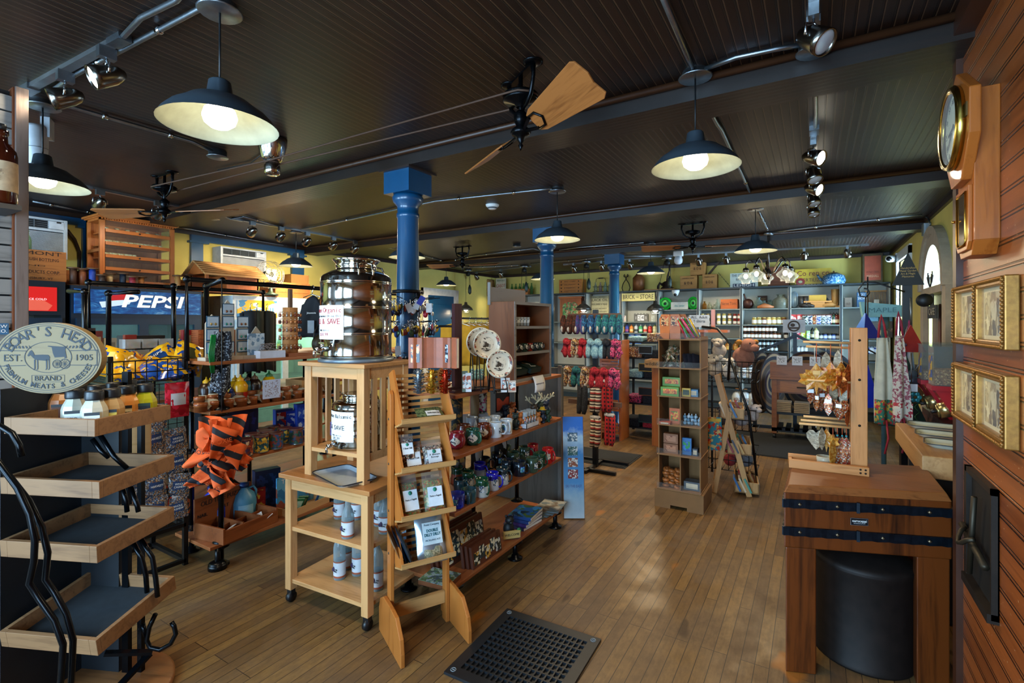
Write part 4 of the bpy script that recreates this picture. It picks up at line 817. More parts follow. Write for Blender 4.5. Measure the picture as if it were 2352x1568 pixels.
ac(1.30,1.91,2.19,2.58,'white wall air conditioner above the VERMONT crate');ac(3.41,4.02,2.17,2.53,'white wall air conditioner behind the antique desk fan')
o=MB().tube([(-6.56,2.05,2.12),(-6.55,2.05,2.3),(-6.52,2.0,2.42),(-6.48,1.93,2.5)],.016,8).build('iron_strap',P('#3a2a1c',.6,.5));tag(o,'curved brown iron bar on the wall left of the thread cabinet','iron bar')
# = mug shelf along the main aisle
UA=pipe_unit('mug_shelf','black pipe and plank shelf of mugs beside the main aisle',-2.06,-1.65,2.11,3.42,(.14,.53,.835,1.165),(2.16,2.80,3.39))
def hollow(r0,r1,h,th=.004):return[(0,0),(r0*.96,0),(r0,.004),((r0+r1)/2,h*.5),(r1,h-.001),(r1-th*.5,h),(r1-th,h-.002),(r0-th,.008),(0,.008)]
def handle(m,r,z0,z1,d=.028,th=.0055):
 m.tube([(r-.004,0,z1),(r+d*.6,0,z1+.002),(r+d,0,(z0+z1)/2+.012),(r+d,0,(z0+z1)/2-.012),(r+d*.55,0,z0),(r-.004,0,z0)],th,8);return m
def mug(px,py,zsh,kind,lab,rz=-.6,x=None):
 """py is the base point of the mug in the photograph, on the shelf height zsh"""
 p=oz(px,py,zsh);h,r={'white':(.095,.040),'belly':(.092,.050),'dip':(.105,.040),'camp':(.078,.043),'dark':(.098,.044),'red':(.11,.042)}[kind[0]]
 t=thing('mug',lab,'mug',(max(p.x,-2.02)+.0,p.y,zsh),rz,'mugs on the pipe shelf');c1,c2=kind[1],kind[2];m=MB()
 if kind[0]=='belly':m.lathe([(0,0),(.034,0),(.046,.02),(.050,.042),(.046,.066),(.040,.082),(.043,h),(.039,h),(.036,.08),(.04,.04),(0,.01)],n=24)
 elif kind[0]=='dip':
  m.lathe([(0,0),(.042,0),(.044,.006),(.043,.03),(.038,.062)],n=24);m.m=1;m.lathe([(.038,.062),(.037,.08),(.040,h),(.036,h),(.034,.07),(.034,.01),(0,.008)],n=24)
 else:m.lathe(hollow(r*(.97 if kind[0]!='dark' else .93),r,h),n=24)
 m.build('body',[P(c1,.18,0,.06,20,.4),P(c2,.18,0,.06,20,.4)],t)
 hm=handle(MB(),{'belly':.044,'dip':.039}.get(kind[0],r),h*.2,h*.82);hm.build('handle',P(c2 if kind[0]in('dip','belly')else c1,.18,0,.06,20,.4),t)
 if len(kind)>3:
  q=-.7;rr={'belly':.0505,'dip':.042,'white':.0405}.get(kind[0],r+.0006);q0=MB();wdt,z0,z1=(.62,.02,.072)if kind[0]=='belly' else(.36,h*.3,h*.68)
  q0.sheet(lambda u,v:((rr+.0012)*cos(q-wdt+2*wdt*u),(rr+.0012)*sin(q-wdt+2*wdt*u),z0+(z1-z0)*v)if kind[0]!='belly' else((.0515-.3*(abs(v-.5)*.02))*cos(q-wdt*sin(pi*v)+2*wdt*u*sin(pi*v)),(.0515-.3*(abs(v-.5)*.02))*sin(q-wdt*sin(pi*v)+2*wdt*u*sin(pi*v)),z0+(z1-z0)*v),8,8)
  q0.build('badge',kind[3],t)
 return t
BADGE=PATCH(['#d8d4c6','#d8d4c6','#1c2c3c','#d8d4c6'],60,.4,'badge_print');BADGE2=PATCH(['#1c2c3c','#d0d8dc','#3a5470','#d8d4c6'],70,.4,'badge_print_b');BADGE3=PATCH(['#2a5ca8','#78b0d8','#16305c','#50a078'],50,.4,'badge_print_c')
GRNB,REDB,BRNB=('belly','#1f5a48','#2a6a50',BADGE),('belly','#8c2230','#7c1c28',BADGE),('belly','#6a2c16','#7a3418',BADGE)
WM=('white','#c8d4dc','#c8d4dc',BADGE2);DK=('dark','#0c1a26','#16303c',BADGE3);DG=('dark','#2e4636','#6a5a34',BADGE2)
z2,z3=.835,.53
for a in((1050,1028,z2,REDB,'red round mug with a white animal badge at the near end of the second shelf'),(1086,1020,z2,GRNB,'green round mug with a white bear badge on the second shelf'),(1112,1006,z2,BRNB,'brown round mug with a white badge behind the green bear mug'),(1064,1008,z2,('belly','#5a2a16','#7a3a1c'),'brown glazed mug half hidden behind the green bear mug'),
(1138,1003,z2,WM,'white mug with a dark print at the front of the second shelf'),(1163,995,z2,('white','#c8d4dc','#c8d4dc',BADGE3),'white mug with a blue oval print, nearest the shot glasses'),(1113,992,z2,('white','#c4d0d8','#c4d0d8'),'white mug in the second row behind the brown badge mug'),(1136,987,z2,('white','#c4d0d8','#c4d0d8'),'white mug second row behind the dark printed one'),
(1084,990,z2,('white','#c4d0d8','#c4d0d8'),'white mug in the second row at the near end'),(1108,980,z2,('white','#c0ccd4','#c0ccd4'),'white mug in the back row of the second shelf'),(1062,984,z2,('white','#c0ccd4','#c0ccd4'),'white mug farthest back at the near end of the second shelf'),
(1050,1163,z3,('camp','#1c2f9c','#1c2f9c',BADGE3),'bright blue speckled camp mug at the near end of the third shelf'),(1077,1152,z3,('camp','#1d4a58','#1d4a58',BADGE2),'teal camp mug with a white moose at the front of the third shelf'),(1058,1128,z3,('camp','#163c48','#163c48'),'teal camp mug behind the bright blue one'),
(1107,1138,z3,('dip','#b8bdb8','#14472e',BADGE2),'white mug dipped in dark green with a brown badge, front of the third shelf'),(1075,1120,z3,('dip','#b0b5b0','#14472e',BADGE2),'white mug dipped in dark green behind the teal camp mugs'),(1050,1108,z3,('dip','#8c3a20','#14402c'),'green rimmed mug at the back of the near end, third shelf'),
(1131,1123,z3,('dip','#aab4c0','#16189c',BADGE2),'white mug dipped in cobalt blue beside the green dipped one'),(1102,1098,z3,('dip','#9aa4b0','#16189c'),'cobalt blue rimmed mug behind the blue dipped mug'),(1154,1110,z3,('dip','#a8b4bc','#1c3038',BADGE2),'white mug with a dark slate rim and brown inside on the third shelf'),
(1193,1091,z3,DK,'black mug with a blue picture at the front of the third shelf'),(1166,1087,z3,DK,'black pictured mug behind the front black one'),(1112,1082,z3,DK,'black pictured mug in the middle of the third shelf'),(1141,1070,z3,DK,'black pictured mug at the back by the pipe upright'),(1180,1068,z3,DG,'olive glazed mug in the third row behind the black ones'),
(1222,1082,z3,DG,'sage green mug with a black rim and an animal print'),(1240,1070,z3,('dark','#163c28','#5a3c20',BADGE2),'dark green mug with a white tree print beside the red mug'),(1258,1062,z3,('red','#b01418','#c8ccd0',BADGE),'bright red mug with a white inside at the far end of the third shelf'),(1224,1052,z3,('red','#8c1418','#c8ccd0'),'red mug with a white inside half hidden behind the olive mugs'),(1205,1054,z3,DG,'olive glazed mug at the back of the third shelf'),(1161,1052,z3,DG,'olive glazed mug behind the pipe upright')):
 mug(*a[:5],rz=rnd.uniform(-.9,.7))
# moose and bear figures, shot glasses, magnets
def critter(px,py,z,col,lab,s=1.0,hat=None):
 p=oz(px,py,z);t=thing('animal_figurine',lab,'figurine',(max(p.x,-2.03),p.y,z),rnd.uniform(0,1),'animal figurines on the mug shelf');t.scale=(s,)*3
 m=MB();m.ball(0,0,.03,.022,.02,.03,12,8).ball(0,0,.07,.018,.018,.017,12,8).ball(0,-.017,.065,.010,.012,.008,8,6).ball(-.014,0,.085,.006,.004,.006,8,5).ball(.014,0,.085,.006,.004,.006,8,5)
 m.tube([(-.02,-.005,.045),(-.026,-.02,.03)],.007,7).tube([(.02,-.005,.045),(.026,-.02,.03)],.007,7).ball(-.012,-.015,.006,.011,.016,.007,8,5).ball(.012,-.015,.006,.011,.016,.007,8,5);m.build('body',P(col,.5,0,.2,40),t)
 if hat=='antlers':
  m=MB()
  for sg in(-1,1):m.tube([(sg*.008,0,.085),(sg*.03,0,.105),(sg*.042,0,.125)],.004,6).tube([(sg*.03,0,.105),(sg*.045,-.002,.108)],.003,5).tube([(sg*.022,0,.098),(sg*.024,0,.12)],.003,5)
  m.build('antlers',P('#c0b490',.6),t)
 elif hat:MB().lathe([(0,.1),(.014,.098),(.017,.085),(.027,.082),(.016,.082)],n=14).build('hat',P(hat,.5),t)
k=0
for a in((1120,950,z2,'#1c2836','dark bear figurine farthest left behind the white mugs',1),(1142,955,z2,'#1c2a3a','dark bear figurine behind the front white mug',1),(1124,945,z2,'#a85a24','orange moose figurine farthest left behind the white mugs',1.1),(1138,948,z2,'#a85a24','orange moose figurine beside the pipe upright',1.05),(1163,958,z2,'#1a2634','dark bear figurine beside the blue printed mug',1),(1160,950,z2,'#b0622a','orange moose figurine behind the blue printed mug',1.1),
(1184,985,z2,'#1c2e2c','dark bear figurine at the front beside the shot glasses',1.25),(1194,982,z2,'#b4662c','orange moose figurine at the front beside the shot glasses',1.25),(1176,968,z2,'#b0622a','orange moose figurine in the middle of the bears',1.1),(1182,965,z2,'#1c2a36','dark bear figurine in the middle by the moose',1.0)):
 critter(*a)
for a in((1226,968,z2,'#3a2c20','moose figurine with pale antlers nearest the shot glasses',1.5,'antlers'),(1240,962,z2,'#24362c','moose figurine with pale antlers in a green coat',1.5,'antlers'),(1254,956,z2,'#20304a','moose figurine with pale antlers at the far end',1.5,'antlers'),(1246,970,z2,'#1c2a3c','dark figurine with a yellow hat among the moose',1.15,'#c89a20'),(1236,974,z2,'#a8642c','orange figurine at the front beside the white display box',1.0),(1258,968,z2,'#1e3a28','green coated figurine at the far front of the second shelf',1.0)):
 critter(*a)
p=oz(1222,978,z2);t=thing('display_box','white display box holding tall shot glasses on the second shelf','box',(p.x-.02,p.y-.02,z2),0);m=MB();m.box(-.05,-.09,0,.04,.09,.003).box(.036,-.09,0,.04,.09,.032).box(-.05,-.09,0,-.046,.09,.032).box(-.05,-.09,0,.04,-.086,.032).box(-.05,.086,0,.04,.09,.032);m.build('tray',P('#c8ccd4',.6),t)
for i in range(2):
 for j in range(4):
  o=MB().lathe([(0,.012),(.017,.012),(.017,.1),(.0185,.115),(.0175,.115),(.016,.1),(.0155,.02),(0,.02)],n=14).build('shot_glass',GL('#dfe8ec',.3));o.location=(p.x-.02+.012-i*.04,p.y-.02-.062+j*.04,z2-.006);tag(o,'tall shot glass, %s from the near end in the %s row of the white box'%(nth(j),('front','back')[i]),'glass','shot glasses in the white box')
  MB().lathe([(.0187,.05),(.0190,.085)],n=14).build('print_band',PATCH(['#1c2c48','#c0c8d0','#a83c50','#d8b040'],60,.4,'glass_print'),o)
p=oz(1170,955,z2);t=thing('price_placard','dark placard with a big orange M behind the figurines','sign',(p.x-.06,p.y,z2+.03));t.rotation_euler=(0,0,R(80));MB().box(-.08,0,0,.08,.004,.17).build('board',P('#191c2c',.6),t);txt('M',.13,(0,-.001,.055),FY,P('#c8503c',.6),t,.14,bold=.004);txt('Photo Mall Sale',.02,(0,-.001,.155),FY,WHITE,t,.14)
# hanging towels / gift bags at the back of the shelf
for k,(px,py,z0,w,h,mt,lab)in enumerate(((1050,962,.84,.10,.22,PATCH(['#1c2a2c','#26363a','#8a6a34'],26,.6,'dark_bag_print'),'dark teal gift bag printed with bottles at the near back of the second shelf'),(1090,955,.84,.08,.24,STRIPE(['#b03070','#c84888','#8a7a5c'],1,9,.6,'pink_bag'),'pink gift bag at the back of the second shelf'),(1108,948,.84,.09,.26,PATCH(['#b8ccc8','#b8ccc8','#b8ccc8','#a83c74','#2c3438'],30,.6,'wine_bag_print'),'pale bottle print gift bag at the back of the second shelf'),(1055,1090,.535,.11,.20,PATCH(['#8a8c8a','#7c7e7c','#2a2c2c','#c0a860'],24,.6,'grey_bag_print'),'grey gift bag with wine glasses at the near back of the third shelf'),
(1096,1070,.535,.12,.24,STRIPE(['#1a2228','#c0ccd0','#1a2228','#1a2228'],1,26,.6,'striped_bag'),'black and white striped bag at the back of the third shelf'),(1150,1040,.535,.14,.22,STRIPE(['#141c22','#c0ccd0','#141c22','#141c22'],1,22,.6,'striped_bag_b'),'black bag with thin white lines at the back of the third shelf'))):
 p=ox(px,py,-1.99);o=MB().bag(w,h,.05,k).build('gift_bag',mt);o.location=(-1.99,p.y,z0);o.rotation_euler=(0,0,R(80));tag(o,lab,'gift bag','gift bags on the mug shelf')
# bottom shelf: framed plaques, books
SLAT=W('#5a3020','#3a1c10','z',.5)
def plaque(py0,x,w,h,th,lean,lab,front=True):
 t=thing('wooden_plaque',lab,'plaque',(x,py0,.14),0,'wooden plaques on the bottom shelf');t.rotation_euler=(0,R(-lean),0)
 MB().box(-th,0,0,0,w,h).build('board',SLAT,t)
 if front:
  n=5;cols=['#1c2820','#20364a','#c89a40','#2a4450','#c8ccc4']
  for i in range(n):y=.015+i*(w-.02)/n;MB().box(0,y,.015+.02*(i%2),.002,y+(w-.05)/n,h-.02-.02*((i+1)%2)).build('picture_panel',PATCH([cols[i],'#d8d4b8','#26302c',cols[(i+2)%5]],28,.4,'plaque_print_%d'%i),t)
for a in((2.20,-1.80,.42,.20,.018,10,'large wooden plaque with five pictures leaning on the bottom shelf, frontmost',True),(2.19,-1.83,.42,.20,.018,10,'large wooden plaque standing second behind the five pictures',False),(2.18,-1.86,.42,.21,.018,10,'large wooden plaque at the back of the leaning stack',False),(2.30,-1.665,.30,.125,.018,8,'small wooden plaque with five pictures at the shelf edge',True),(2.29,-1.69,.30,.13,.018,8,'small wooden plaque second behind the shelf edge one',False),(2.28,-1.715,.30,.13,.018,8,'small wooden plaque third behind the shelf edge one',False)):plaque(*a)
t=thing('picture_block','flat picture block with a mossy print lying at the near end of the bottom shelf','picture',(-1.76,2.09,.14),R(8));MB().box(-.08,-.06,0,.10,.09,.025).build('block',W('#6a3a1c','#4a2410','x',.5),t);MB().box(-.08,-.06,.025,.10,.09,.027).build('picture_panel',PATCH(['#5a7a58','#8a9a8c','#4a5a3a','#7c8c94','#3c4c50'],30,.5,'mossy_print'),t)
for k in range(4):
 o=MB().box(-.085,-.11,0,.085,.11,.020).build('book',[P(['#2a2c5c','#3a2468','#1c3468','#1a3c74'][k],.4)]);o.location=(-1.76+.004*k,3.02+.006*k,.14+.0215*k);o.rotation_euler=(0,0,R(4*k-5));tag(o,'hardback book in the blue stack on the bottom shelf, %s from the bottom'%nth(k),'book','blue stack of books');MB().box(-.08,-.107,.0025,.0865,.112,.0175).build('pages',P('#d8d8d0',.8),o)
 if k==3:MB().box(-.084,-.109,.02,.084,.109,.021).build('cover_picture',PATCH(['#2a64a8','#3c8cc8','#2a64a8','#18304c','#4a6a3c'],14,.3,'book_cover'),o)
for k in range(4):
 o=MB().box(-.09,-.12,0,.09,.12,.006).build('magazine',PATCH(['#7c7a70','#9a968a','#6a5a4a','#5c6a70'],11,.5,'magazine_cover'));o.location=(-1.75+.012*k,3.28+.03*k,.1405+.0062*k);o.rotation_euler=(0,0,R(-8+6*k));tag(o,'grey covered magazine at the far end of the bottom shelf, %s from the bottom'%nth(k),'magazine','fanned magazines')
t=thing('bear_figure','black bear figure holding a WELCOME sign on the bottom shelf','figurine',(-1.72,2.78,.14),R(50));m=MB();m.ball(0,.02,.05,.038,.036,.05,14,9).ball(0,.0,.115,.03,.03,.028,14,9).ball(-.022,.005,.14,.01,.007,.01,8,6).ball(.022,.005,.14,.01,.007,.01,8,6).ball(0,-.03,.108,.014,.014,.011,10,6);m.build('body',P('#11161a',.5),t);MB().box(-.06,-.05,.01,.06,-.035,.06).build('sign',W('#b8a060','#94803f','x',.6),t,bevel=.004);txt('WELCOME',.02,(0,-.0512,.036),FY,INK,t,.1);m=MB();m.ball(.05,-.042,.062,.014,.006,.012,8,5).ball(.058,-.042,.052,.010,.006,.010,8,5);m.build('shamrock',P('#1c6a34',.6),t)
o=MB().lathe([(0,0),(.06,.0),(.1,.02),(.098,.022),(.06,.006),(0,.004)],n=28).build('dark_plate',PATCH(['#0c1414','#1c3a44','#0c1414','#6a7c5a'],20,.25,'plate_glaze'));o.location=(-1.94,2.42,.36);o.rotation_euler=(R(0),R(0),0);o.location.z=.142;tag(o,'dark glazed plate at the back of the bottom shelf','plate')
# plank cabinet standing on top of the mug shelf
t=thing('plank_display_case','rustic plank display case with three compartments on top of the mug shelf','display case',(-1.66,2.74,1.165));D,Wc,Hc=-.20,.52,.53;th=.02
m=MB();m.box(D,0,0,0,th,Hc).box(D,Wc-th,0,0,Wc,Hc).box(D,th,Hc-th,0,Wc-th,Hc).box(D,th,0,0,Wc-th,th);m.build('case',BOXW,t,bevel=.002);MB().box(D,th,th,D+.01,Wc-th,Hc-th).build('back_board',BOXW,t)
for z in(.175,.35):MB().box(D+.01,th,z,0,Wc-th,z+.018).build('shelf',GREYWY,t)
m=MB();m.box(0,0,0,.004,th,Hc).box(0,Wc-th,0,.004,Wc,Hc).box(0,th,Hc-th,.004,Wc-th,Hc).box(0,th,0,.004,Wc-th,.02);m.build('face_frame',GREYWY,t)
m=MB();m.box(D,.0,Hc,D+.018,Wc-.06,Hc+.10).box(D-.001,-.012,Hc-.02,D+.02,0,Hc+.13);m.build('header_board',GREYWY,t)
for row,z,n,kind in((0,.37,6,'g'),(1,.195,6,'m')):
 for i in range(n):
  y=2.74+.05+i*(.045 if kind=='g' else .072);lb=('clear souvenir glass, %s from the near end in the top compartment' if kind=='g' else 'small souvenir mug with a white badge, %s from the near end in the middle compartment')%nth(i)
  if kind=='g':o=MB().lathe([(0,0),(.014,0),(.018,.06),(.017,.06),(.0135,.004),(0,.004)],n=12).build('souvenir_glass',GL('#dfe8ec',.35));o.location=(-1.72,y,1.165+z);tag(o,lb,'glass','souvenir glasses in the plank case');MB().lathe([(.0165,.02),(.018,.045)],n=12).build('print_band',PATCH(['#c8d0d4','#1c4a5c','#c8d0d4'],60,.4,'glass_print_b'),o)
  else:
   o=MB().lathe(hollow(.024,.028,.055),n=16).build('souvenir_mug',P(['#123028','#24201c','#16362c','#7c2418','#1c2c34','#20362c'][i],.2));o.location=(-1.70,y,1.165+z);tag(o,lb,'mug','souvenir mugs in the plank case');handle(MB(),.026,.012,.045,.016,.0035).build('handle',P('#1c2420',.2),o)
   m=MB();m.lathe([(0,0),(.017,0),(.017,.003),(0,.003)],n=14);m.xf(0,Matrix.Translation((.026,-.006,.03))@Matrix.Rotation(R(80),4,'Y'));m.build('badge',BADGE,o)
for i in range(2):
 o=MB().box(-.07,-.09,0,.07,.09,.035).build('gift_box',P('#0d2622',.5));o.location=(-1.755,2.87+i*.2,1.225);o.rotation_euler=(0,R(18),R(5));tag(o,('dark green flat box, nearer one in the bottom compartment','dark green flat box, farther one in the bottom compartment')[i],'box');m=MB();m.tube([(-.04,-.03,.036),(0,.02,.036),(.03,-.02,.036),(.04,.04,.036)],.003,6);m.build('emblem',P('#c8ccc4',.5),o)
t=thing('paper_notice','white paper notice taped over the far end of the top shelf edge','notice',(-1.642,3.02,1.15));MB().sheet(lambda u,v:(.012*sin(3*v)+.02*(1-v),(u-.5)*.15,-.07+.11*v),4,5,.0008).build('paper',PAPER,t);txt('NO PHOTOS OF OUR\nPRODUCTS PLEASE',.011,(.022,0,-.02),FX,P('#243c6a',.7),t,.11)
# ring display post of leather journals, plates, cards on the top shelf
t=thing('journal_rack','dark wooden post rack hung with tan leather journals','display rack',(-1.80,2.28,1.165),R(-18));DKW=W('#3a2024','#26141a','z',.4)
MB().box(-.10,-.08,0,.14,.12,.012).build('base',DKW,t);MB().box(-.09,-.07,.012,.06,.07,.024).build('plinth',DKW,t);MB().box(.02,-.02,.024,.05,.03,.50).build('post',DKW,t);m=MB();m.tube([(.035,0,.36),(.035,.0,.37),(-.06,-.05,.37),(-.14,-.02,.36)],.007,7).tube([(.035,0,.36),(-.08,.06,.37)],.007,7);m.build('hook_arm',BLKWIRE,t)
LEA=P('#8a4524',.5,0,.15,30)
for k in range(11):
 a=-2.5+k*.23;p=oz(950+k*9.2,800,1.30);q=thing('leather_journal','tan leather journal on the post rack, %s from the left'%nth(k),'journal',(p.x,p.y,1.325),R(62-7*k)if k not in(0,9)else R(30 if k==0 else 40),'leather journals on the post rack')
 q.location=tuple(od(955+k*8.6,805,2.52+.05*abs(k-5)*-.1));q.location.z=1.325
 MB().box(-.035,-.012,0,.035,.008,.155).build('cover',LEA,q,bevel=.002);MB().box(-.032,-.008,.004,.036,.004,.151).build('pages',P('#c8b494',.8),q)
 if k in(0,9):MB().box(-.022,-.0135,.03,.022,-.012,.12).build('picture_panel',PATCH(['#10141c','#10141c','#c86a28','#d8b060']if k==0 else['#c0ccd4','#1c2c3c','#8ca4b4'],34,.3,'journal_picture_%d'%k),q)
for k,(px,c,lab)in enumerate(((962,['#7c8690','#a8b2ba','#5c6670'],'silver tinsel garland hanging below the leather journals'),(992,['#c08c2c','#e0b850','#8a6018'],'gold tinsel garland hanging below the leather journals'),(1023,['#a02c14','#c84a20','#6a1a0c'],'red tinsel garland hanging below the leather journals'))):
 p=od(px,860,2.48);t=thing('tinsel_garland',lab,'garland',(p.x,p.y,1.20),0,'tinsel garlands');m=MB();q=random.Random(k)
 MB().lathe([(0,.0),(.012,.0),(.014,.09),(.012,.12),(0,.12)],n=10).build('core',P(c[0],.25,.8),t)
 for i in range(150):
  z=q.random()*.115;a=q.random()*6.28;r=.018+.016*q.random();m.add([(.008*cos(a),.008*sin(a),z),(r*cos(a),r*sin(a),z+.01),(r*cos(a+.22),r*sin(a+.22),z+.004)],[(0,1,2)])
 o=m.build('foil_strands',PATCH(c,60,.2,'tinsel',metal=.8),t);o['kind']='stuff'
PLATE=PATCH(['#c8bca4','#c8bca4','#2c2420','#c8bca4','#8a3c2c'],48,.4,'plate_print')
for k,(px,py,zc,r,zb)in enumerate(((1102,785,2.85,.085,1.27),(1117,790,2.80,.082,1.24),(1146,835,2.74,.078,1.18))):
 p=od(px,py,zc);t=thing('printed_plate','cream plate with a ring of print on the wire plate stand, %s from the left'%nth(k),'plate',(p.x,p.y,max(p.z,1.18+r)),R(52),'printed plates on wire stands');m=MB();m.lathe([(0,.004),(r*.6,.004),(r*.72,.008),(r,.018),(r*1.0,.015),(r*.7,.003),(0,0)],n=36);m.xf(0,UP);m.build('plate',P('#c8bda8',.3),t)
 m=MB();m.lathe([(r*.78,.0115),(r*.93,.0175)],n=36);m.xf(0,UP);m.build('print_ring',PLATE,t);m=MB();m.lathe([(0,.005),(r*.5,.0052)],n=30);m.xf(0,UP);m.build('picture',PATCH(['#8a8478','#c8bda8','#3a342c','#c8bda8'],30,.3,'plate_picture'),t)
 m=MB();rr=r
 for sx in(-1,1):m.tube([(sx*rr*.5,-.035,1.168-t.location.z),(sx*rr*.5,-.03,1.19-t.location.z),(sx*rr*.5,.012,-rr*.84),(sx*rr*.5,.03,.0),(sx*rr*.5,.07,1.168-t.location.z)],.0035,6)
 m.tube([(-rr*.5,-.03,1.19-t.location.z),(rr*.5,-.03,1.19-t.location.z)],.0035,6);s=thing('plate_stand','black wire stand under the %s printed plate'%nth(k),'plate stand',tuple(t.location),R(52),'wire plate stands');m.build('wire',BLKWIRE,s);MB().tube([(-rr*.5,.07,1.168-t.location.z),(rr*.5,.07,1.168-t.location.z)],.0035,6).build('foot_wire',BLKWIRE,s)
for k,(px,py,w,h,c)in enumerate(((1068,845,.03,.11,'#5a6a5c'),(1076,845,.03,.10,'#c8ccd0'),(1161,868,.05,.08,'#c8d0d4'),(1176,868,.045,.065,'#b8a898'))):
 p=od(px,py,2.62 if k<2 else 2.78);o=MB().box(-w/2,-.006,0,w/2,.006,h).build('greeting_card_pack',P(c,.5));o.location=(p.x,p.y,1.189 if k<2 else 1.165);o.rotation_euler=(R(-6),0,R(45));tag(o,('greenish card pack leaning on the journal rack','white card pack leaning on the journal rack','white card box in front of the printed plates','small picture card box in front of the printed plates')[k],'card pack')
 MB().box(-w*.4,-.0068,h*.15,w*.4,-.006,h*.85).build('print',PATCH(['#d8dcd8','#7c8c94','#d8dcd8','#a0503c'],40,.5,'card_print'),o)
for k in range(9):
 p=oz(1085+(k%3)*11,872-(k//3)*7,1.165);o=MB().lathe([(0,0),(.013,.003),(.02,.012),(.021,.02),(.014,.030),(.012,.034),(.0,.034)],n=14).build('knob_ornament',GL('#9ac4c0',.45));o.location=(p.x,p.y,1.165);tag(o,'faceted glass knob in the cluster on the top shelf, %s row, %s from the left'%(nth(k//3),nth(k%3)),'glass knob','glass knobs on the top shelf');MB().lathe([(0,.034),(.006,.034),(.005,.042),(0,.043)],n=8).build('stud',CHROME,o)
# keyring tree around the nearest blue column
RINGC=P('#15171b',.4,.5);kx,ky=oy(937,600,2.56).x,2.56
t=thing('keyring_rack','round black keyring rack clamped around the nearest blue column','display rack',(kx,ky,0));m=MB()
for z in(1.30,1.76):m.lathe([(.084,z),(.11,z),(.11,z+.02),(.084,z+.02)],n=28)
m.build('collar',RINGC,t);m=MB();m.tube([(.10,0,1.30),(.10,0,1.77)],.012,8);m.build('upright',CHROME,t)
q=random.Random(3)
for i in range(26):
 a=-2.2+i*.21;z=(1.35,1.56,1.72)[i%3];MB().tube([(.1*cos(a),.1*sin(a),z),(.22*cos(a),.22*sin(a),z+.01)],.003,5).build('peg',RINGC,t)
MB().tube([(.1*cos(pi*i/12),.1*sin(pi*i/12),1.31+.018*i)for i in range(25)],.003,5).build('coil',RINGC,t)
KC=['#a82030','#1c2c44','#c8ccd0','#d0a828','#2a4c8c','#141618','#8a8e92','#7c2c20','#3a5a3c']
for i in range(140):
 a=-2.3+q.random()*2.9;z=(1.35,1.56,1.70)[i%3]+q.uniform(-.02,.02);r=q.uniform(.13,.23);L_=q.uniform(.03,.055);c=KC[q.randrange(9)]
 o=MB().ball(0,0,-L_-.012,q.uniform(.012,.022),.008,q.uniform(.015,.027),8,6).build('keyring',P(c,.3,.3 if i%2 else 0));o.location=(kx+r*cos(a),ky+r*sin(a),z-.005);o.rotation_euler=(0,0,q.random()*3)
 tag(o,'small keyring charm hanging from the round rack on the nearest blue column','keyring','keyrings on the column rack');MB().tube([(.008*cos(2*pi*j/10),0,-.004+.008*sin(2*pi*j/10))for j in range(10)],.0015,4,True).tube([(0,0,-.012),(0,0,-L_)],.0015,4).build('ring',CHROME,o)
for k,(px,py,c,s)in enumerate(((940,707,'#c8ccd0','white'),(958,700,'#c4ccd4','white'),(967,690,'#1c2f9c','bright blue'),(914,805,'#b8c8d8','white'),(985,707,'#c8ccd0','white'))):
 p=od(px,py,3.2);o=MB().box(-.018,-.001,-.03,.018,.001,.03).build('price_tag',P(c,.6));o.location=p;o.rotation_euler=(0,R(rnd.uniform(-30,30)),R(40));tag(o,'%s price tag dangling from the column keyring rack, %s from the top'%(s,nth(k)),'tag','price tags on the keyring rack')
 MB().tube([(0,0,.028),(0,.01,.05)],.001,4).build('string',WHITE,o)
# grey plank divider and snowshoe-print poster board at the end of the mug shelf
o=MB().box(-2.52,3.74,0,-1.80,3.77,1.18).build('divider_panel',W('#55524c','#3c3a36','z',.7,5));MB().box(-1.83,3.72,0,-1.80,3.74,1.2).build('edge_strip',GREYW,o);tag(o,'weathered grey plank divider behind the far end of the mug shelf','divider')
pb=oz(1330,1195,0);pt=oz(1318,1196,0);t=thing('poster_board','tall narrow picture board leaning against the end of the mug shelf','picture board',(-1.70,3.56,.004));t.rotation_euler=(R(0),R(-7),R(-58));H2,W2=.80,.17
MB().box(-.012,0,0,.0,W2,H2).build('board',W('#7a4a24','#5c3418','z',.5),t);m=NT('ski_poster');m.set(.35);sp=m.n('ShaderNodeSeparateXYZ');m.l(m.tc(),sp.inputs[0]);f=m.math('ADD',m.math('MULTIPLY',sp.outputs[2],1.2),m.math('MULTIPLY',m.noise(m.tc(),12,4),.22))
m.l(m.ramp(f,[(.1,'#b4c4cc'),(.3,'#8ca8b8'),(.45,'#4a86b8'),(.7,'#3c7cb4'),(.85,'#a8c4d4'),(.95,'#2a6cc0')]),m.b.inputs['Base Color']);f=MB().box(0,.004,.004,.003,W2-.004,H2-.004).build('print',m.m,t)
for k,(z,c)in enumerate(((.60,'#3c5a6c'),(.49,'#2c5c58'),(.40,'#8a4a30'),(.31,'#7c2c2c'))):MB().box(.003,.04,z,.004,.12,z+.07).build('picture_badge',PATCH([c,c,'#c8ccc8'],40,.4,'badge_%d'%k),f)
txt('SKI THE EAST',.03,(.0042,W2/2,.25),FX,P('#4a5a8c',.5),f,.13)
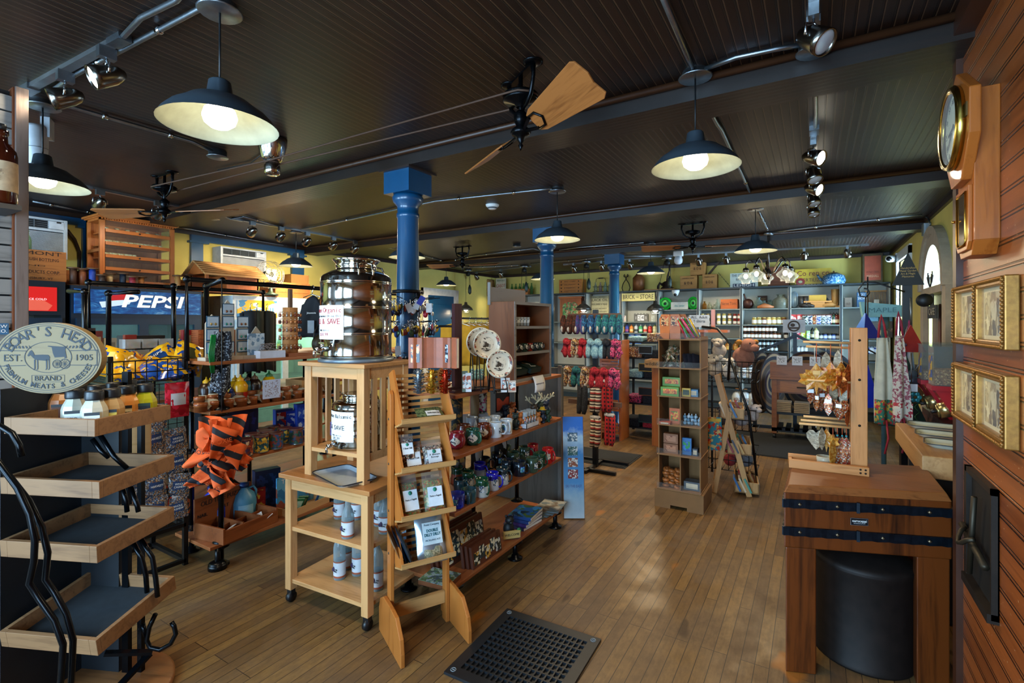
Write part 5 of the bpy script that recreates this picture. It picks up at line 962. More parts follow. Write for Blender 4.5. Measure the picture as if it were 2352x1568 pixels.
# = serving cart, oil drums, tall slatted bag rack
t=thing('serving_cart','pale wooden serving cart on black casters','cart',(-2.515,1.69,0),R(4));Wc,Dc=.61,.52
MB().box(-.03,-.02,.695,Wc+.03,Dc+.02,.72).build('cart_top',W('#a8713e','#8c5a2c','x',.4),t,bevel=.003)
for x in(0,Wc-.045):
 for y in(0,Dc-.045):
  MB().box(x,y,.075,x+.045,y+.045,.695).build('leg',PINE,t,bevel=.002)
  m=MB();m.tube([(x+.012,y+.022,.03),(x+.034,y+.022,.03)],.029,14).box(x+.006,y+.008,.05,x+.04,y+.036,.075);m.build('caster',P('#0d0e10',.4),t)
for z in(.135,.425):MB().box(.01,.01,z-.022,Wc-.01,Dc-.01,z).build('shelf',PINEX,t,bevel=.002)
m=MB();m.box(.045,.005,.635,Wc-.045,.022,.695).box(.045,Dc-.022,.635,Wc-.045,Dc-.005,.695).box(.005,.045,.635,.022,Dc-.045,.695).box(Wc-.022,.045,.635,Wc-.005,Dc-.045,.695);m.build('apron',PINEX,t)
t=thing('slatted_stand','pale slatted wooden stand on the cart under the big steel drum','stand',(-2.40,1.73,.72),R(5));Ws,Ds,Hs=.43,.36,.60
MB().box(-.025,-.025,Hs,Ws+.025,Ds+.025,Hs+.022).build('stand_top',W('#b3824e','#996a3a','x',.45),t,bevel=.003)
for x in(0,Ws-.05):
 for y in(0,Ds-.045):MB().box(x,y,0,x+.05,y+.045,Hs).build('leg',PINE,t,bevel=.002)
MB().box(.004,.004,.135,Ws-.004,Ds-.004,.155).build('shelf',PINEX,t)
m=MB();m.box(.05,.006,Hs-.06,Ws-.05,.022,Hs).box(.05,Ds-.022,Hs-.06,Ws-.05,Ds-.006,Hs).box(.006,.045,Hs-.06,.022,Ds-.045,Hs).box(Ws-.022,.045,Hs-.06,Ws-.006,Ds-.045,Hs).box(Ws-.022,.045,.11,Ws-.006,Ds-.045,.155).box(.006,.045,.11,.022,Ds-.045,.155);m.build('apron',PINEX,t)
for x in(.006,Ws-.02):
 for k in range(4):y=.075+k*.065;MB().box(x,y,.155,x+.014,y+.032,Hs-.06).build('slat',PINE,t)
for k in range(4):x=.09+k*.075;MB().box(x,Ds-.02,.155,x+.035,Ds-.006,Hs-.06).build('slat',PINE,t)
def oil_drum(loc,r,hb,sc_,lab,rz,words,tapz):
 t=thing('steel_oil_drum',lab,'oil drum',loc,rz);n=48
 prof=[(0,0),(r*1.0,0),(r*1.0,hb*.05),(r,hb*.06)]
 for f in(.30,.62,.93):prof+=[(r,hb*(f-.018)),(r*1.012,hb*(f-.012)),(r*1.012,hb*(f-.004)),(r,hb*f),(r,hb*(f+.006)),(r*1.012,hb*(f+.012)),(r,hb*(f+.02))]
 prof+=[(r*.985,hb),(r*.93,hb*1.03),(r*.72,hb*1.08),(r*.62,hb*1.095)]
 MB().lathe(prof,n=n).build('body',STEEL,t)
 MB().lathe([(r*.62,hb*1.09),(r*.56,hb*1.11),(r*.57,hb*1.135),(r*.60,hb*1.15),(r*.56,hb*1.165),(r*.58,hb*1.18),(r*.62,hb*1.2),(r*.68,hb*1.225),(r*.66,hb*1.235),(r*.5,hb*1.225),(0,hb*1.22)],n=n).build('neck',STEEL,t)
 for s in(-1,1):
  a=s*1.0+.6;c,d=cos(a)*r,sin(a)*r;u=(-sin(a)*r*.2,cos(a)*r*.2)
  m=MB();m.tube([(c*.93+u[0],d*.93+u[1],hb*.98),(c*.9+u[0],d*.9+u[1],hb*1.08),(c*.80+u[0],d*.80+u[1],hb*1.15),(c*.74,d*.74,hb*1.17),(c*.80-u[0],d*.80-u[1],hb*1.15),(c*.9-u[0],d*.9-u[1],hb*1.08),(c*.93-u[0],d*.93-u[1],hb*.98)],r*.03,8);m.build('handle',STEEL,t)
 a0=-pi/2;m=MB();m.tube([(0,-r,tapz),(0,-r-.07*sc_,tapz)],.014*sc_,12).tube([(0,-r-.06*sc_,tapz),(0,-r-.075*sc_,tapz-.012*sc_),(0,-r-.075*sc_,tapz-.04*sc_)],.009*sc_,10).tube([(0,-r-.03*sc_,tapz),(0,-r-.03*sc_,tapz+.03*sc_)],.007*sc_,8).box(-.022*sc_,-r-.036*sc_,tapz+.028*sc_,.022*sc_,-r-.024*sc_,tapz+.036*sc_);m.build('tap',CHROME,t)
 z0,z1,q0,q1=words['box'];m=MB();m.sheet(lambda u,v:((r*1.016)*cos(q0+(q1-q0)*u),(r*1.016)*sin(q0+(q1-q0)*u),z0+(z1-z0)*v),12,1);lb=m.build('paper_label',PAPER,t)
 for s,fz,sz,col,wd in words['lines']:
  N=len(s);span=wd*(q1-q0)
  for i,ch in enumerate(s):
   if ch==' ':continue
   q=(q0+q1)/2+span*((i+.5)/N-.5)*(1 if q1>q0 else-1);txt(ch,sz,(r*1.0185*cos(q),r*1.0185*sin(q),z0+(z1-z0)*fz),(R(90),0,q+pi/2),col,lb)
 return t,lb
REDI=P('#9c1c24',.6);BLK=INK
d1,l1=oil_drum((-2.185,1.905,1.362),.190,.44,1,'big polished steel oil drum labelled Organic FILL & SAVE on the slatted stand',R(-2),dict(box=(.105,.285,-2.42,-1.02),lines=(('Boston Organic',.85,.036,REDI,.92),('Vintage Gourmet Olive Oil',.68,.017,BLK,.9),('FILL & SAVE',.52,.042,REDI,.86),('YOUR REFILL',.26,.012,BLK,.38),('$10.99',.14,.024,REDI,.30))),.055)
o=MB().lathe([(0,0),(.2,0),(.203,.006),(.203,.018),(.19,.02),(0,.01)],n=44).build('drip_pan',P('#6a7884',.35,.5));o.location=(-2.185,1.905,1.343);tag(o,'blue grey round pan under the big steel drum','pan')
m=MB()
for i,(q,z)in enumerate(((-2.42,.165),(-2.38,.15),(-2.44,.14),(-2.40,.13))):m.ball(.194*cos(q),.194*sin(q),z,.006,.006,.008,8,6)
m.tube([(.1945*cos(q),.1945*sin(q),z)for q,z in((-2.36,.2),(-2.40,.17),(-2.42,.14),(-2.47,.115))],.0015,5);m.build('olive_drawing',P('#1c1e1c',.6),l1)
d2,l2=oil_drum((-2.17,1.90,.876),.135,.235,.8,'small polished steel drum labelled Balsamic on the stand shelf',R(-4),dict(box=(.045,.205,-2.36,-.80),lines=(('Boston Balsamic',.84,.028,BLK,.9),('& SAVE',.46,.034,BLK,.55),('YOUR REFILL',.2,.009,BLK,.38),('$9.99',.11,.018,P('#444a50',.6),.26))),.03)
m=MB();q=random.Random(2)
for i in range(16):a=-2.22+q.uniform(-.12,.12)*(1-i/20);m.ball(.1385*cos(a),.1385*sin(a),.135-i*.0045,.006,.006,.006,7,5)
m.build('grape_drawing',P('#4a3a6a',.6),l2)
p=oz(775,1085,.72);t=thing('enamel_tray','white enamel tray with a dark rim on the serving cart','tray',(-2.16,1.80,.72),R(-14));rr=lambda w,h,r,n=6:[(sx*(w/2-r)+r*cos(a),sy*(h/2-r)+r*sin(a))for sx,sy,a0 in((1,1,0),(-1,1,pi/2),(-1,-1,pi),(1,-1,1.5*pi))for a in[a0+pi/2*i/n for i in range(n+1)]]
def tray_mesh(t,w,h,dark='#16202a',inner='#b8c4cc',hh=.018):
 m=MB();a,b,n=rr(w*.86,h*.82,.03),rr(w,h,.04),28
 m.add([(x,y,.002)for x,y in a]+[(x,y,hh)for x,y in b],[tuple(range(n))]+[(i,(i+1)%n,n+(i+1)%n,n+i)for i in range(n)]);m.add([(x,y,0)for x,y in a]+[(x,y,hh-.003)for x,y in b],[tuple(range(n-1,-1,-1))]+[(n+i,n+(i+1)%n,(i+1)%n,i)for i in range(n)]);m.build('pan',P(inner,.22,0,.08,8,.3),t)
 MB().tube([(x,y,hh)for x,y in b],.0032,6,True).build('rim',P(dark,.3),t)
tray_mesh(t,.36,.22)
def olive_bottle(px,py,z,lab,h=.25,tall=False):
 p=oz(px,py,z);r=.033;t=thing('oil_bottle',lab,'bottle',(p.x,p.y,z),rnd.uniform(-.4,.2)+R(15),'clear oil bottles on the serving cart')
 m=MB();m.lathe([(0,0),(r*.95,0),(r,.006),(r,h*(.62 if tall else .42)),(r*.9,h*(.68 if tall else .5)),(r*.45,h*(.8 if tall else .66)),(r*.38,h*.9),(r*.5,h*.91),(r*.5,h*.95),(0,h*.95)],n=18);m.build('glass_body',GL('#c4d2d4',.22),t)
 MB().lathe([(r*1.012,h*.07),(r*1.012,h*.36)],n=18).build('paper_label',P('#c8ccd0',.6),t);m=MB();m.lathe([(r*1.018,h*.05),(r*1.018,h*.085)],n=18).lathe([(r*1.018,h*.345),(r*1.018,h*.37)],n=18);m.build('label_edge',P('#9a4a2c',.6),t);m=MB();m.ball(-.006,-r*1.02,h*.22,.008,.002,.014,8,6).ball(-.016,-r*.98,h*.2,.007,.002,.01,8,6);m.build('label_drawing',P('#3a2a4c',.6),t)
 txt('FILL AND\nREFILL',.011,(.008,-r*1.03,h*.2),FY,INK,t,.032)
 m=MB();m.ball(0,0,h*.97,.010,.010,.009,10,6);m.build('stopper',P('#b8a890',.5),t);MB().tube([(-.015,0,h*.9),(-.018,0,h*.96),(0,0,h*.99),(.018,0,h*.96),(.015,0,h*.9)],.0012,4).build('wire_bail',CHROME,t)
for a in((799,1233,.425,'clear stoppered oil bottle standing in front on the middle cart shelf'),(780,1188,.425,'clear stoppered oil bottle, back left on the middle cart shelf'),(820,1190,.425,'clear stoppered oil bottle behind the front leg on the middle cart shelf'),(872,1205,.425,'clear stoppered oil bottle near the tall bag rack on the middle cart shelf'),(884,1222,.425,'clear stoppered oil bottle half hidden by the bag rack on the middle cart shelf')):olive_bottle(*a)
for a in((780,1327,.135,'tall clear oil bottle, leftmost on the bottom cart shelf'),(822,1318,.135,'tall clear oil bottle behind the front leg on the bottom cart shelf'),(866,1352,.135,'tall clear oil bottle near the bag rack on the bottom cart shelf'),(850,1330,.135,'tall clear oil bottle behind the one near the bag rack'),(795,1305,.135,'tall clear oil bottle at the back of the bottom cart shelf')):olive_bottle(*a,.28,True)
# --- tall slatted bag rack
LX=Vector((.46,.888,0));t=thing('slatted_bag_rack','tall golden pine rack with four tilted slatted bins of bagged mixes','display rack',(-1.715,1.90,0),math.atan2(.888,.46));GP=W('#a8642a','#884a18','z',.38,7,.2);GPX=W('#b78a54','#9c7040','x',.45,7);Wr=.27
for x in(-Wr/2-.012,Wr/2+.012):
 m=MB();s=[(-.0,0)];pr=[(-.022,.0),(.030,.0),(.030,1.17),(.024,1.205),(.004,1.222),(-.016,1.205),(-.022,1.17)]
 m.prism(pr,-.010,.010);m.xf(0,Matrix(((0,0,1,x),(1,0,0,0),(0,1,0,0),(0,0,0,1))));m.build('post',GP,t,bevel=.003)
 m=MB();ft=[(-.24,0),(.10,0),(.10,.12),(.08,.17),(.03,.20),(-.06,.20),(-.16,.19),(-.225,.12),(-.24,.06)]
 sx=x+(.021 if x>0 else-.021)*1;m.prism(ft,-.010,.010);m.xf(0,Matrix(((0,0,1,sx),(1,0,0,0),(0,1,0,0),(0,0,0,1))));m.build('foot_board',GP,t,bevel=.003)
MB().box(-Wr/2,-.012,.10,Wr/2,.010,.16).build('stretcher',GPX,t)
m=MB()
for x in(-Wr/2-.024,Wr/2+.012):
 for z in(.12,.18,.42,.63,.86,1.08):m.tube([(x,.004,z),(x+.012,.004,z)],.006,8)
m.build('bolt',P('#3a3630',.4,.7),t)
BINZ=(1.045,.815,.585,.36)
for zb in BINZ:
 b=bpy.data.objects.new('bin',None);COL.objects.link(b);b.parent=t;b.location=(0,0,zb)
 side=[(-.03,.0),(-.135,.035),(.015,.275),(.075,.25)]
 for x in(-Wr/2,Wr/2-.011):m=MB();m.prism(side,0,.011);m.xf(0,Matrix(((0,0,1,x),(1,0,0,0),(0,1,0,0),(0,0,0,1))));m.build('side_board',GP,b)
 m=MB();n=9
 for k in range(n):f=(k+.5)/n;y,z=-.03+.105*f,.25*f;m.bar((-Wr/2+.011,y,z),(Wr/2-.011,y,z),.016,.006,(0,-.92,.39))
 m.build('back_slat',GPX,b);m=MB()
 for k in range(4):f=(k+.6)/4;y,z=-.03-.105*f,.035*f-.002;m.bar((-Wr/2-.004,y,z),(Wr/2+.004,y,z),.02,.008,(0,.3,.95))
 m.bar((-Wr/2-.004,-.138,.044),(Wr/2+.004,-.138,.044),.008,.022,(0,0,1));m.build('front_slat',GPX,b)
T0=Matrix.Translation(t.location)@Euler(t.rotation_euler).to_matrix().to_4x4()
BEAN=PATCH(['#5a2420','#c0a88c','#2a1c1c','#8a4030','#d0c4b0','#3a3a2c'],75,.3,'bean_mix');PASTA=PATCH(['#8a6a3a','#a84a2c','#5a7c4a','#b89a5c','#7c8a4c'],60,.3,'pasta_mix');GREENH=PATCH(['#4a5a3c','#6c7c54','#38442c'],60,.4,'herb_mix')
def mixbag(binz,lx,w,h,d,mt,words,lab,tilt=-24,seed=1,dz=.012,lz=0,hd=True):
 o=thing('mix_bag',lab,'bag',tuple(T0@Vector((lx,-.068,binz+dz))),t.rotation_euler[2],'bagged mixes on the slatted rack');o.rotation_euler=(R(tilt),0,t.rotation_euler[2]+R(lz))
 MB().bag(w,h*.8,d,seed).build('contents',mt,o);m=MB();m.bag(w*1.04,h,d*1.06,seed);m.build('plastic_film',GL('#f2f4f4',.04,.1,.25),o)
 m=MB();m.box(-w*.36,-d*.56-.003,h*.16,w*.36,-d*.56-.002,h*.62);lb=m.build('label',P('#d0d8de',.6),o);m=MB();m.lathe([(0,0),(w*.1,0),(w*.1,.0006),(0,.0006)],n=16);m.xf(0,Matrix.Translation((0,-d*.56-.0032,h*.55))@UP);m.build('label_dot',P('#1c7c64',.6),lb)
 txt(words,.012,(0,-d*.56-.0036,h*.40),FY,INK,lb,w*.56)
mixbag(BINZ[1],-.085,.078,.12,.03,BEAN,'5 Bean Chili','bean chili bag at the back left of the second bin',-24,1,.075);mixbag(BINZ[1],-.055,.10,.14,.04,BEAN,'5 Bean Chili','bean chili bag at the front left of the second bin',-24,2,.012);mixbag(BINZ[1],.055,.10,.14,.04,BEAN,'3 Bean\nSoup','bean soup bag at the front right of the second bin',-24,3,.012)
mixbag(BINZ[2],-.065,.10,.21,.045,PASTA,'Pasta e Fagioli','pasta mix bag, left one in the third bin',-24,4,.012,2);mixbag(BINZ[2],.062,.105,.205,.045,PASTA,'Pasta e Fagioli','pasta mix bag, right one in the third bin',-24,5,.012,-5)
for k in range(2):
 o=bag('herb_packet',tuple(T0@Vector((.035+.02*k,-.085-.008*k,BINZ[0]+.018))),(R(-55),R(4*k),t.rotation_euler[2]+R(8*k)),.13,.10,.012,GREENH,('herb packet behind in the top bin of the slatted rack','herb packet labelled Garlic Herb Dip in the top bin of the slatted rack')[k],'packet','herb packets in the top bin',70+k,P('#d0d8de',.6),'Garlic Herb Dip' if k else None)
for k,(sx,c)in enumerate(((.0,'#8a6a48'),(.02,'#1c2a38'),(.038,'#243a50'))):bag('seasoning_bag',tuple(T0@Vector((-.10+sx,-.06-sx*.4,BINZ[3]+.012))),(R(-24),R(12),t.rotation_euler[2]+R(70)),.12,.21,.02,P(c,.2,.3,.2),'flat %s bag standing at the left of the lowest bin'%('brown','black','dark blue')[k],'bag','flat bags in the lowest bin',80+k)
o=thing('pickling_pouch','silver pouch of Double Dilly Dilly pickling kit in the lowest bin','pouch',tuple(T0@Vector((.045,-.075,BINZ[3]-.005))),0);o.rotation_euler=(R(-24),R(2),t.rotation_euler[2]);MB().bag(.155,.26,.055,9).build('pouch',P('#a8b8c4',.18,.7,.15,10),o);MB().bag(.12,.085,.064,8).build('seeds',PATCH(['#8a8468','#a89c7c','#6c6a50'],90,.6,'pickling_seed'),o);m=MB();m.box(-.05,-.034,.085,.05,-.032,.19);lb=m.build('label',P('#c4d4d8',.5),o)
txt('Pickle Company',.013,(0,-.0345,.178),FY,P('#1c4a5c',.6),lb,.08);txt('DOUBLE\nDILLY DILLY',.019,(0,-.0345,.14),FY,P('#0f5a62',.6),lb,.088,bold=.0006);txt('PICKLING KIT',.011,(0,-.0345,.105),FY,P('#1c4a5c',.6),lb,.08)
# --- rubber grid mat
t=MB();W0,D0=.53,.56
t.box(0,0,0,W0,.055,.012).box(0,D0-.055,0,W0,D0,.012).box(0,.055,0,.05,D0-.055,.012).box(W0-.05,.055,0,W0,D0-.055,.012).box(.05,.055,0,W0-.05,D0-.055,.002)
for k in range(1,17):x=.05+k*(W0-.1)/17;t.box(x-.0035,.055,.002,x+.0035,D0-.055,.012)
for k in range(1,12):y=.055+k*(D0-.11)/12;t.box(.05,y-.0035,.002,W0-.05,y+.0035,.0125)
o=t.build('rubber_mat',P('#0e1318',.45,0,.2));o.location=(-1.40,1.71,.0005);o.rotation_euler=(0,0,R(2));tag(o,'black rubber grid mat on the floor in the foreground','mat')
m=MB()
for x,y in((.03,.53),(.50,.53),(.03,.03),(.50,.03)):m.tube([(x+.012*cos(2*pi*i/14),y+.012*sin(2*pi*i/14),.0128)for i in range(14)],.0022,5,True).tube([(x-.008,y,.0128),(x+.01,y,.0128)],.0022,5)
m.build('corner_emblem',P('#6a7074',.5),o)
# = right foreground: butcher block, ornament stand, drum, clock, frames
BUT=W('#66300e','#2e1406','z',.38,5,.2);BUTX=W('#7c4a24','#5c3216','x',.42,8)
FL,FR_,BR_,BL=Vector((-.118,2.512)),Vector((.492,2.745)),Vector((.488,3.25)),Vector((-.112,3.02))
def lerp4(u,v):return FL*(1-u)*(1-v)+FR_*u*(1-v)+BR_*u*v+BL*(1-u)*v
t=thing('butcher_block','heavy dark butcher block table bound with two black iron straps','butcher block',(FL.x,FL.y,0))
def q2(u0,v0,u1,v1):return[tuple(lerp4(u,v)-FL)for u,v in((u0,v0),(u1,v0),(u1,v1),(u0,v1))]
b=MB().prism(q2(0,0,1,1),.555,.80).build('block_body',BUT,t,bevel=.006)
m=MB();pa,pb=q2(0,0,1,1),q2(.025,.035,.975,.965);m.add([(x,y,.80)for x,y in pa]+[(x,y,.83)for x,y in pb],[(4,5,6,7),(0,1,5,4),(1,2,6,5),(2,3,7,6),(3,0,4,7)]);m.build('block_top',BUTX,t,bevel=.004)
for u0,u1 in((.01,.20),(.80,.99)):
 for v0,v1 in((.01,.2),(.8,.99)):MB().prism(q2(u0,v0,u1,v1),0,.555).build('leg',BUT,t,bevel=.005)
m=MB()
for u in[.09*k+.12 for k in range(10)]:p=lerp4(u,0)-FL;m.box(p.x-.0008,p.y-.0012,.56,p.x+.0008,p.y+.001,.80)
IR=P('#16202a',.38,.7,.35,40)
for z0,z1 in((.735,.772),(.612,.650)):
 m=MB();n=46;o_=.007;ring_=[(-.004,-.012),(1.004,-.012),(1.004,1.01),(-.004,1.01)]
 for(u0,v0),(u1,v1)in zip(ring_,ring_[1:]+ring_[:1]):
  a,c=lerp4(u0,v0)-FL,lerp4(u1,v1)-FL;N=30
  for k in range(N):
   e0,e1=k/N,(k+1)/N;p0,p1=a+(c-a)*e0,a+(c-a)*e1;nn=Vector((c.y-a.y,a.x-c.x)).normalized();w0,w1=.0022*sin(k*2.1),.0022*sin((k+1)*2.1)
   d0,d1=p0+nn*(.004+w0*.4),p1+nn*(.004+w1*.4);i0,i1=p0-nn*.006,p1-nn*.006
   m.hexa([(d0.x,d0.y,z0+w0),(d1.x,d1.y,z0+w1),(i1.x,i1.y,z0),(i0.x,i0.y,z0),(d0.x,d0.y,z1+w0),(d1.x,d1.y,z1+w1),(i1.x,i1.y,z1),(i0.x,i0.y,z1)])
 st=m.build('iron_strap',IR,t);zc=(z0+z1)/2
 for u in(.10,.33,.60,.87):
  p=lerp4(u,-.012)-FL;m=MB();m.lathe([(0,0),(.008,0),(.006,.006),(0,.008)],n=4,sm=False);m.xf(0,Matrix.Translation((p.x,p.y-.006,zc))@UP);m.build('bolt',P('#6a5a44',.4,.8),st)
 p=lerp4(.455,-.014)-FL;m=MB();m.box(p.x-.006,p.y-.010,z0-.004,p.x+.006,p.y+.004,z1+.004);m.build('clasp',IR,st)
p=lerp4(.46,-.004)-FL;ang=math.atan2(FR_.y-FL.y,FR_.x-FL.x);pl=MB().box(-.033,-.003,-.014,.033,.002,.014).build('maker_plate',P('#14181c',.4,.3),t);pl.location=(p.x,p.y-.002,.692);pl.rotation_euler=(0,0,ang)
MB().box(-.034,-.0035,-.015,.034,-.001,.015).build('plate_border',P('#8a8e92',.4,.5),pl);pl.data.transform(Matrix.Translation((0,-.001,0)));txt('euroceppi',.017,(0,-.0045,.004),FY,WHITE,pl,.056);txt('HANDMADE IN ITALY',.005,(0,-.0045,-.007),FY,P('#a8acb0',.6),pl,.045)
t=thing('iron_drum','rusty black iron drum with a domed lid under the butcher block','drum',(.19,2.87,0));RUST=P('#1c1410',.6,.4,.4,18)
MB().lathe([(0,0),(.20,0),(.203,.01),(.198,.02),(.198,.42),(.204,.43),(.204,.445),(.198,.45)],n=36).build('body',RUST,t);MB().lathe([(.206,.44),(.207,.452),(.19,.462),(.15,.485),(.06,.5),(0,.502)],n=36).build('lid',RUST,t);m=MB();m.tube([(-.04,0,.495),(-.03,0,.525),(.03,0,.525),(.04,0,.495)],.006,7);m.build('lid_handle',RUST,t)
# ornament stand on the block
OS=W('#b87d46','#9a6230','z',.4,7);OSX=W('#b87d46','#9a6230','x',.4,7);t=thing('ornament_stand','wooden post stand with dowel arms hung with leaf ornaments on the butcher block','display stand',(.17,2.90,.83),R(4))
A=local(t);ft=[A@oz(*q,.83)for q in((1820,1062),(1998,1084),(2000,1060),(1835,1040))]
m=MB();m.box(-.285,-.045,0,.045,-.022,.042).box(-.285,.075,0,.045,.098,.042).box(-.285,-.022,0,-.268,.075,.03);m.build('base',OSX,t,bevel=.002)
MB().box(-.022,.0,0,.045,.05,.70).build('post',OS,t,bevel=.003)
for z,y in((.625,.0),(.60,.045),(.46,.05),(.448,.03),(.435,.0),(.245,.05),(.228,.03),(.215,.0)):m=MB();m.tube([(-.022,y+.005,z),(-.225-.02*sin(z*40),y-.012,z+.004)],.006,8);m.build('dowel',W('#c99c66','#b07c46','x',.5),t)
m=MB()
for x,z in((.012,.64),(.012,.45),(.012,.23)):m.tube([(x,.001,z),(x,-.002,z)],.006,10)
for x,z in((.01,.014),(.03,.014),(.01,.03),(.03,.03)):m.tube([(x,-.044,z),(x,-.047,z)],.0045,8)
m.build('screw',P('#1c1814',.5,.5),t)
TT=Matrix.Translation(t.location)@Euler(t.rotation_euler).to_matrix().to_4x4()
LEAFC={'orange':PATCH(['#a4581a','#b0661c','#8c4812','#b87c34'],50,.3,'leaf_orange'),'amber':PATCH(['#b0762a','#a06218','#bc8c40'],50,.3,'leaf_amber'),'rust':PATCH(['#8a3410','#a84818','#6a240a'],50,.3,'leaf_rust'),'cream':PATCH(['#94846a','#7c6c54','#a8987c'],50,.5,'leaf_cream'),'copper':PATCH(['#8a4c28','#b07040','#6a3a20','#a8a090','#8c2c1c'],90,.25,'copper_charm',metal=.4)}
def leaf_shape(s,kind):
 if kind=='maple':
  pr=[(0,-.5),(.05,-.24),(.27,-.36),(.27,-.2),(.5,-.1),(.41,0),(.47,.16),(.29,.15),(.30,.29),(.15,.27),(.0,.5)]
 elif kind=='heart':pr=[(0,-.5),(.2,-.25),(.38,.05),(.4,.25),(.28,.42),(.12,.42),(0,.3)]
 else:pr=[(0,-.5),(.12,-.3),(.17,0),(.12,.3),(0,.5)]
 return[(x*s,y*s)for x,y in pr]+[(-x*s,y*s)for x,y in reversed(pr[1:-1])]
def ornament(lx,ly,ztop,drop,s,kind,col,rz,lab,curl=.06):
 o=thing('hanging_ornament',lab,'ornament',tuple(TT@Vector((lx,ly,ztop))),rz,'ornaments on the dowel stand')
 s*=1.4;pr=leaf_shape(s,kind);m=MB();zc=-drop-s*.5;n=len(pr)
 m.add([(0,0,zc)]+[(x,.0+curl*abs(x)*(1 if i%2 else-.6),zc+y)for i,(x,y)in enumerate(pr)]+[(0,.003,zc)]+[(x,.003+curl*abs(x)*(1 if i%2 else-.6),zc+y)for i,(x,y)in enumerate(pr)],
[(0,1+i,1+(i+1)%n)for i in range(n)]+[(n+1,n+2+(i+1)%n,n+2+i)for i in range(n)]+[(1+i,n+2+i,n+2+(i+1)%n,1+(i+1)%n)for i in range(n)])
 m.build('leaf',LEAFC[col],o);MB().tube([(0,0,-drop+.005),(0,0,0)],.0018,5).build('ribbon',P('#a8481c' if col!='cream' else '#b8b0a0',.6),o);return o
for k,a in enumerate(((-.165,-.01,.625,.10,.115,'maple','amber',R(10),'large golden maple leaf ornament on the top dowel, leftmost'),(-.105,.0,.625,.09,.105,'maple','orange',R(-25),'orange maple leaf ornament in the middle of the top dowel'),(-.06,.0,.625,.09,.12,'maple','orange',R(30),'orange maple leaf ornament third along the top dowel'),(-.03,.005,.625,.10,.12,'maple','rust',R(50),'rust red maple leaf ornament beside the post on the top dowel'),(-.12,.045,.60,.02,.10,'oval','cream',R(10),'cream leaf ornament on the rear top dowel, left'),(-.07,.045,.60,.01,.09,'oval','cream',R(-20),'cream leaf ornament on the rear top dowel, right'),(-.17,.03,.60,.10,.12,'oval','cream',R(30),'pale dangling ornament behind the golden maple leaf'),
(-.19,.0,.437,.02,.07,'oval','copper',R(20),'copper charm ornament at the outer end of the middle dowels'),(-.165,.01,.437,.05,.075,'oval','copper',R(-30),'copper charm ornament with a white tag on the middle dowels'),(-.14,.03,.447,.04,.09,'heart','copper',R(40),'copper heart ornament in the middle dowels'),(-.115,.0,.437,.06,.08,'oval','copper',R(-10),'copper charm ornament under the middle dowels, centre'),(-.09,.03,.447,.02,.085,'oval','cream',R(25),'cream leaf ornament on the middle dowels'),(-.07,.0,.437,.08,.08,'heart','copper',R(-35),'low copper heart ornament on the middle dowels'),(-.05,.02,.447,.01,.09,'oval','cream',R(-5),'pale leaf ornament nearest the post on the middle dowels'),(-.035,.0,.437,.09,.09,'oval','rust',R(60),'rust leaf ornament beside the post on the middle dowels'),
(-.165,.01,.216,.02,.075,'heart','cream',R(0),'pale feather heart ornament at the outer end of the lowest dowels'),(-.14,.0,.216,.01,.08,'oval','cream',R(40),'cream feather ornament second along the lowest dowels'),(-.12,.03,.228,.03,.085,'maple','amber',R(-20),'amber leaf ornament in the middle of the lowest dowels'),(-.095,.0,.216,.06,.10,'oval','amber',R(50),'long amber ornament on the lowest dowels'),(-.075,.02,.216,.05,.11,'oval','copper',R(20),'long copper ornament with turquoise beads, left'),(-.055,.02,.216,.05,.11,'oval','copper',R(-20),'long copper ornament with turquoise beads, middle'),(-.038,.02,.216,.05,.11,'oval','copper',R(0),'long copper ornament with turquoise beads, beside the post'))):
 o=ornament(*a)
 if a[6]=='copper' and a[2]>.4:MB().box(-.014,-.004,-a[3]-a[4]*.6,.014,-.002,-a[3]-a[4]*.6+.018).build('price_tag',PAPER,o)
 if 'turquoise' in a[8]:m=MB();m.ball(0,0,-a[3]+.004,.005,None,None,8,6);m.build('bead',P('#2c8c90',.2),o)
 if k==0:MB().box(-.016,-.004,-a[3]-a[4]*.5,.016,-.002,-a[3]-a[4]*.5+.02).build('price_tag',P('#c8a060',.6),o)
o=MB().lathe(hollow(.028,.034,.06,.003),n=16).build('glass_tumbler',GL('#e0d8c0',.35));o.location=TT@Vector((-.13,.03,0));tag(o,'clear glass tumbler at the foot of the ornament stand','glass')
m=MB();q=random.Random(5)
for i in range(16):m.ball(q.uniform(-.02,.02),q.uniform(-.02,.02),.006+.008*(i//6),.007,None,None,7,5)
m.build('beads',P('#a8905c',.25,.3),o)['kind']='stuff'
# wall clock on the chimney wall
CW=W('#a85a20','#8a4414','z',.35,8,.2);t=thing('wall_clock','wooden regulator wall clock with a round dial on the chimney wall','wall clock',(.5,2.245,.02));yc=0
toX=lambda x:Matrix(((0,0,1,x),(1,0,0,0),(0,1,0,0),(0,0,0,1)))
m=MB();m.prism([(-.105,1.80),(.105,1.80),(.105,2.29),(-.105,2.29)],-.062,0);m.prism([(-.105,1.80),(-.07,1.755),(.07,1.755),(.105,1.80)],-.062,0);m.xf(0,toX(0));m.build('case',CW,t,bevel=.002)
oc=[(-.172,2.13),(-.172,2.275),(0,2.385),(.172,2.275),(.172,2.13),(.07,2.005),(-.07,2.005)]
m=MB();m.prism(oc,-.088,-.058);m.xf(0,toX(0));m.build('head',CW,t,bevel=.004)
m=MB();m.lathe([(.118,-.0),(.138,.0),(.142,.012),(.134,.026),(.120,.022),(.116,.012)],n=48);CLK=Matrix(((0,0,-1,-.088),(-1,0,0,yc),(0,1,0,2.198),(0,0,0,1)));m.xf(0,CLK);m.build('bezel',P('#b89a4a',.2,1),t)
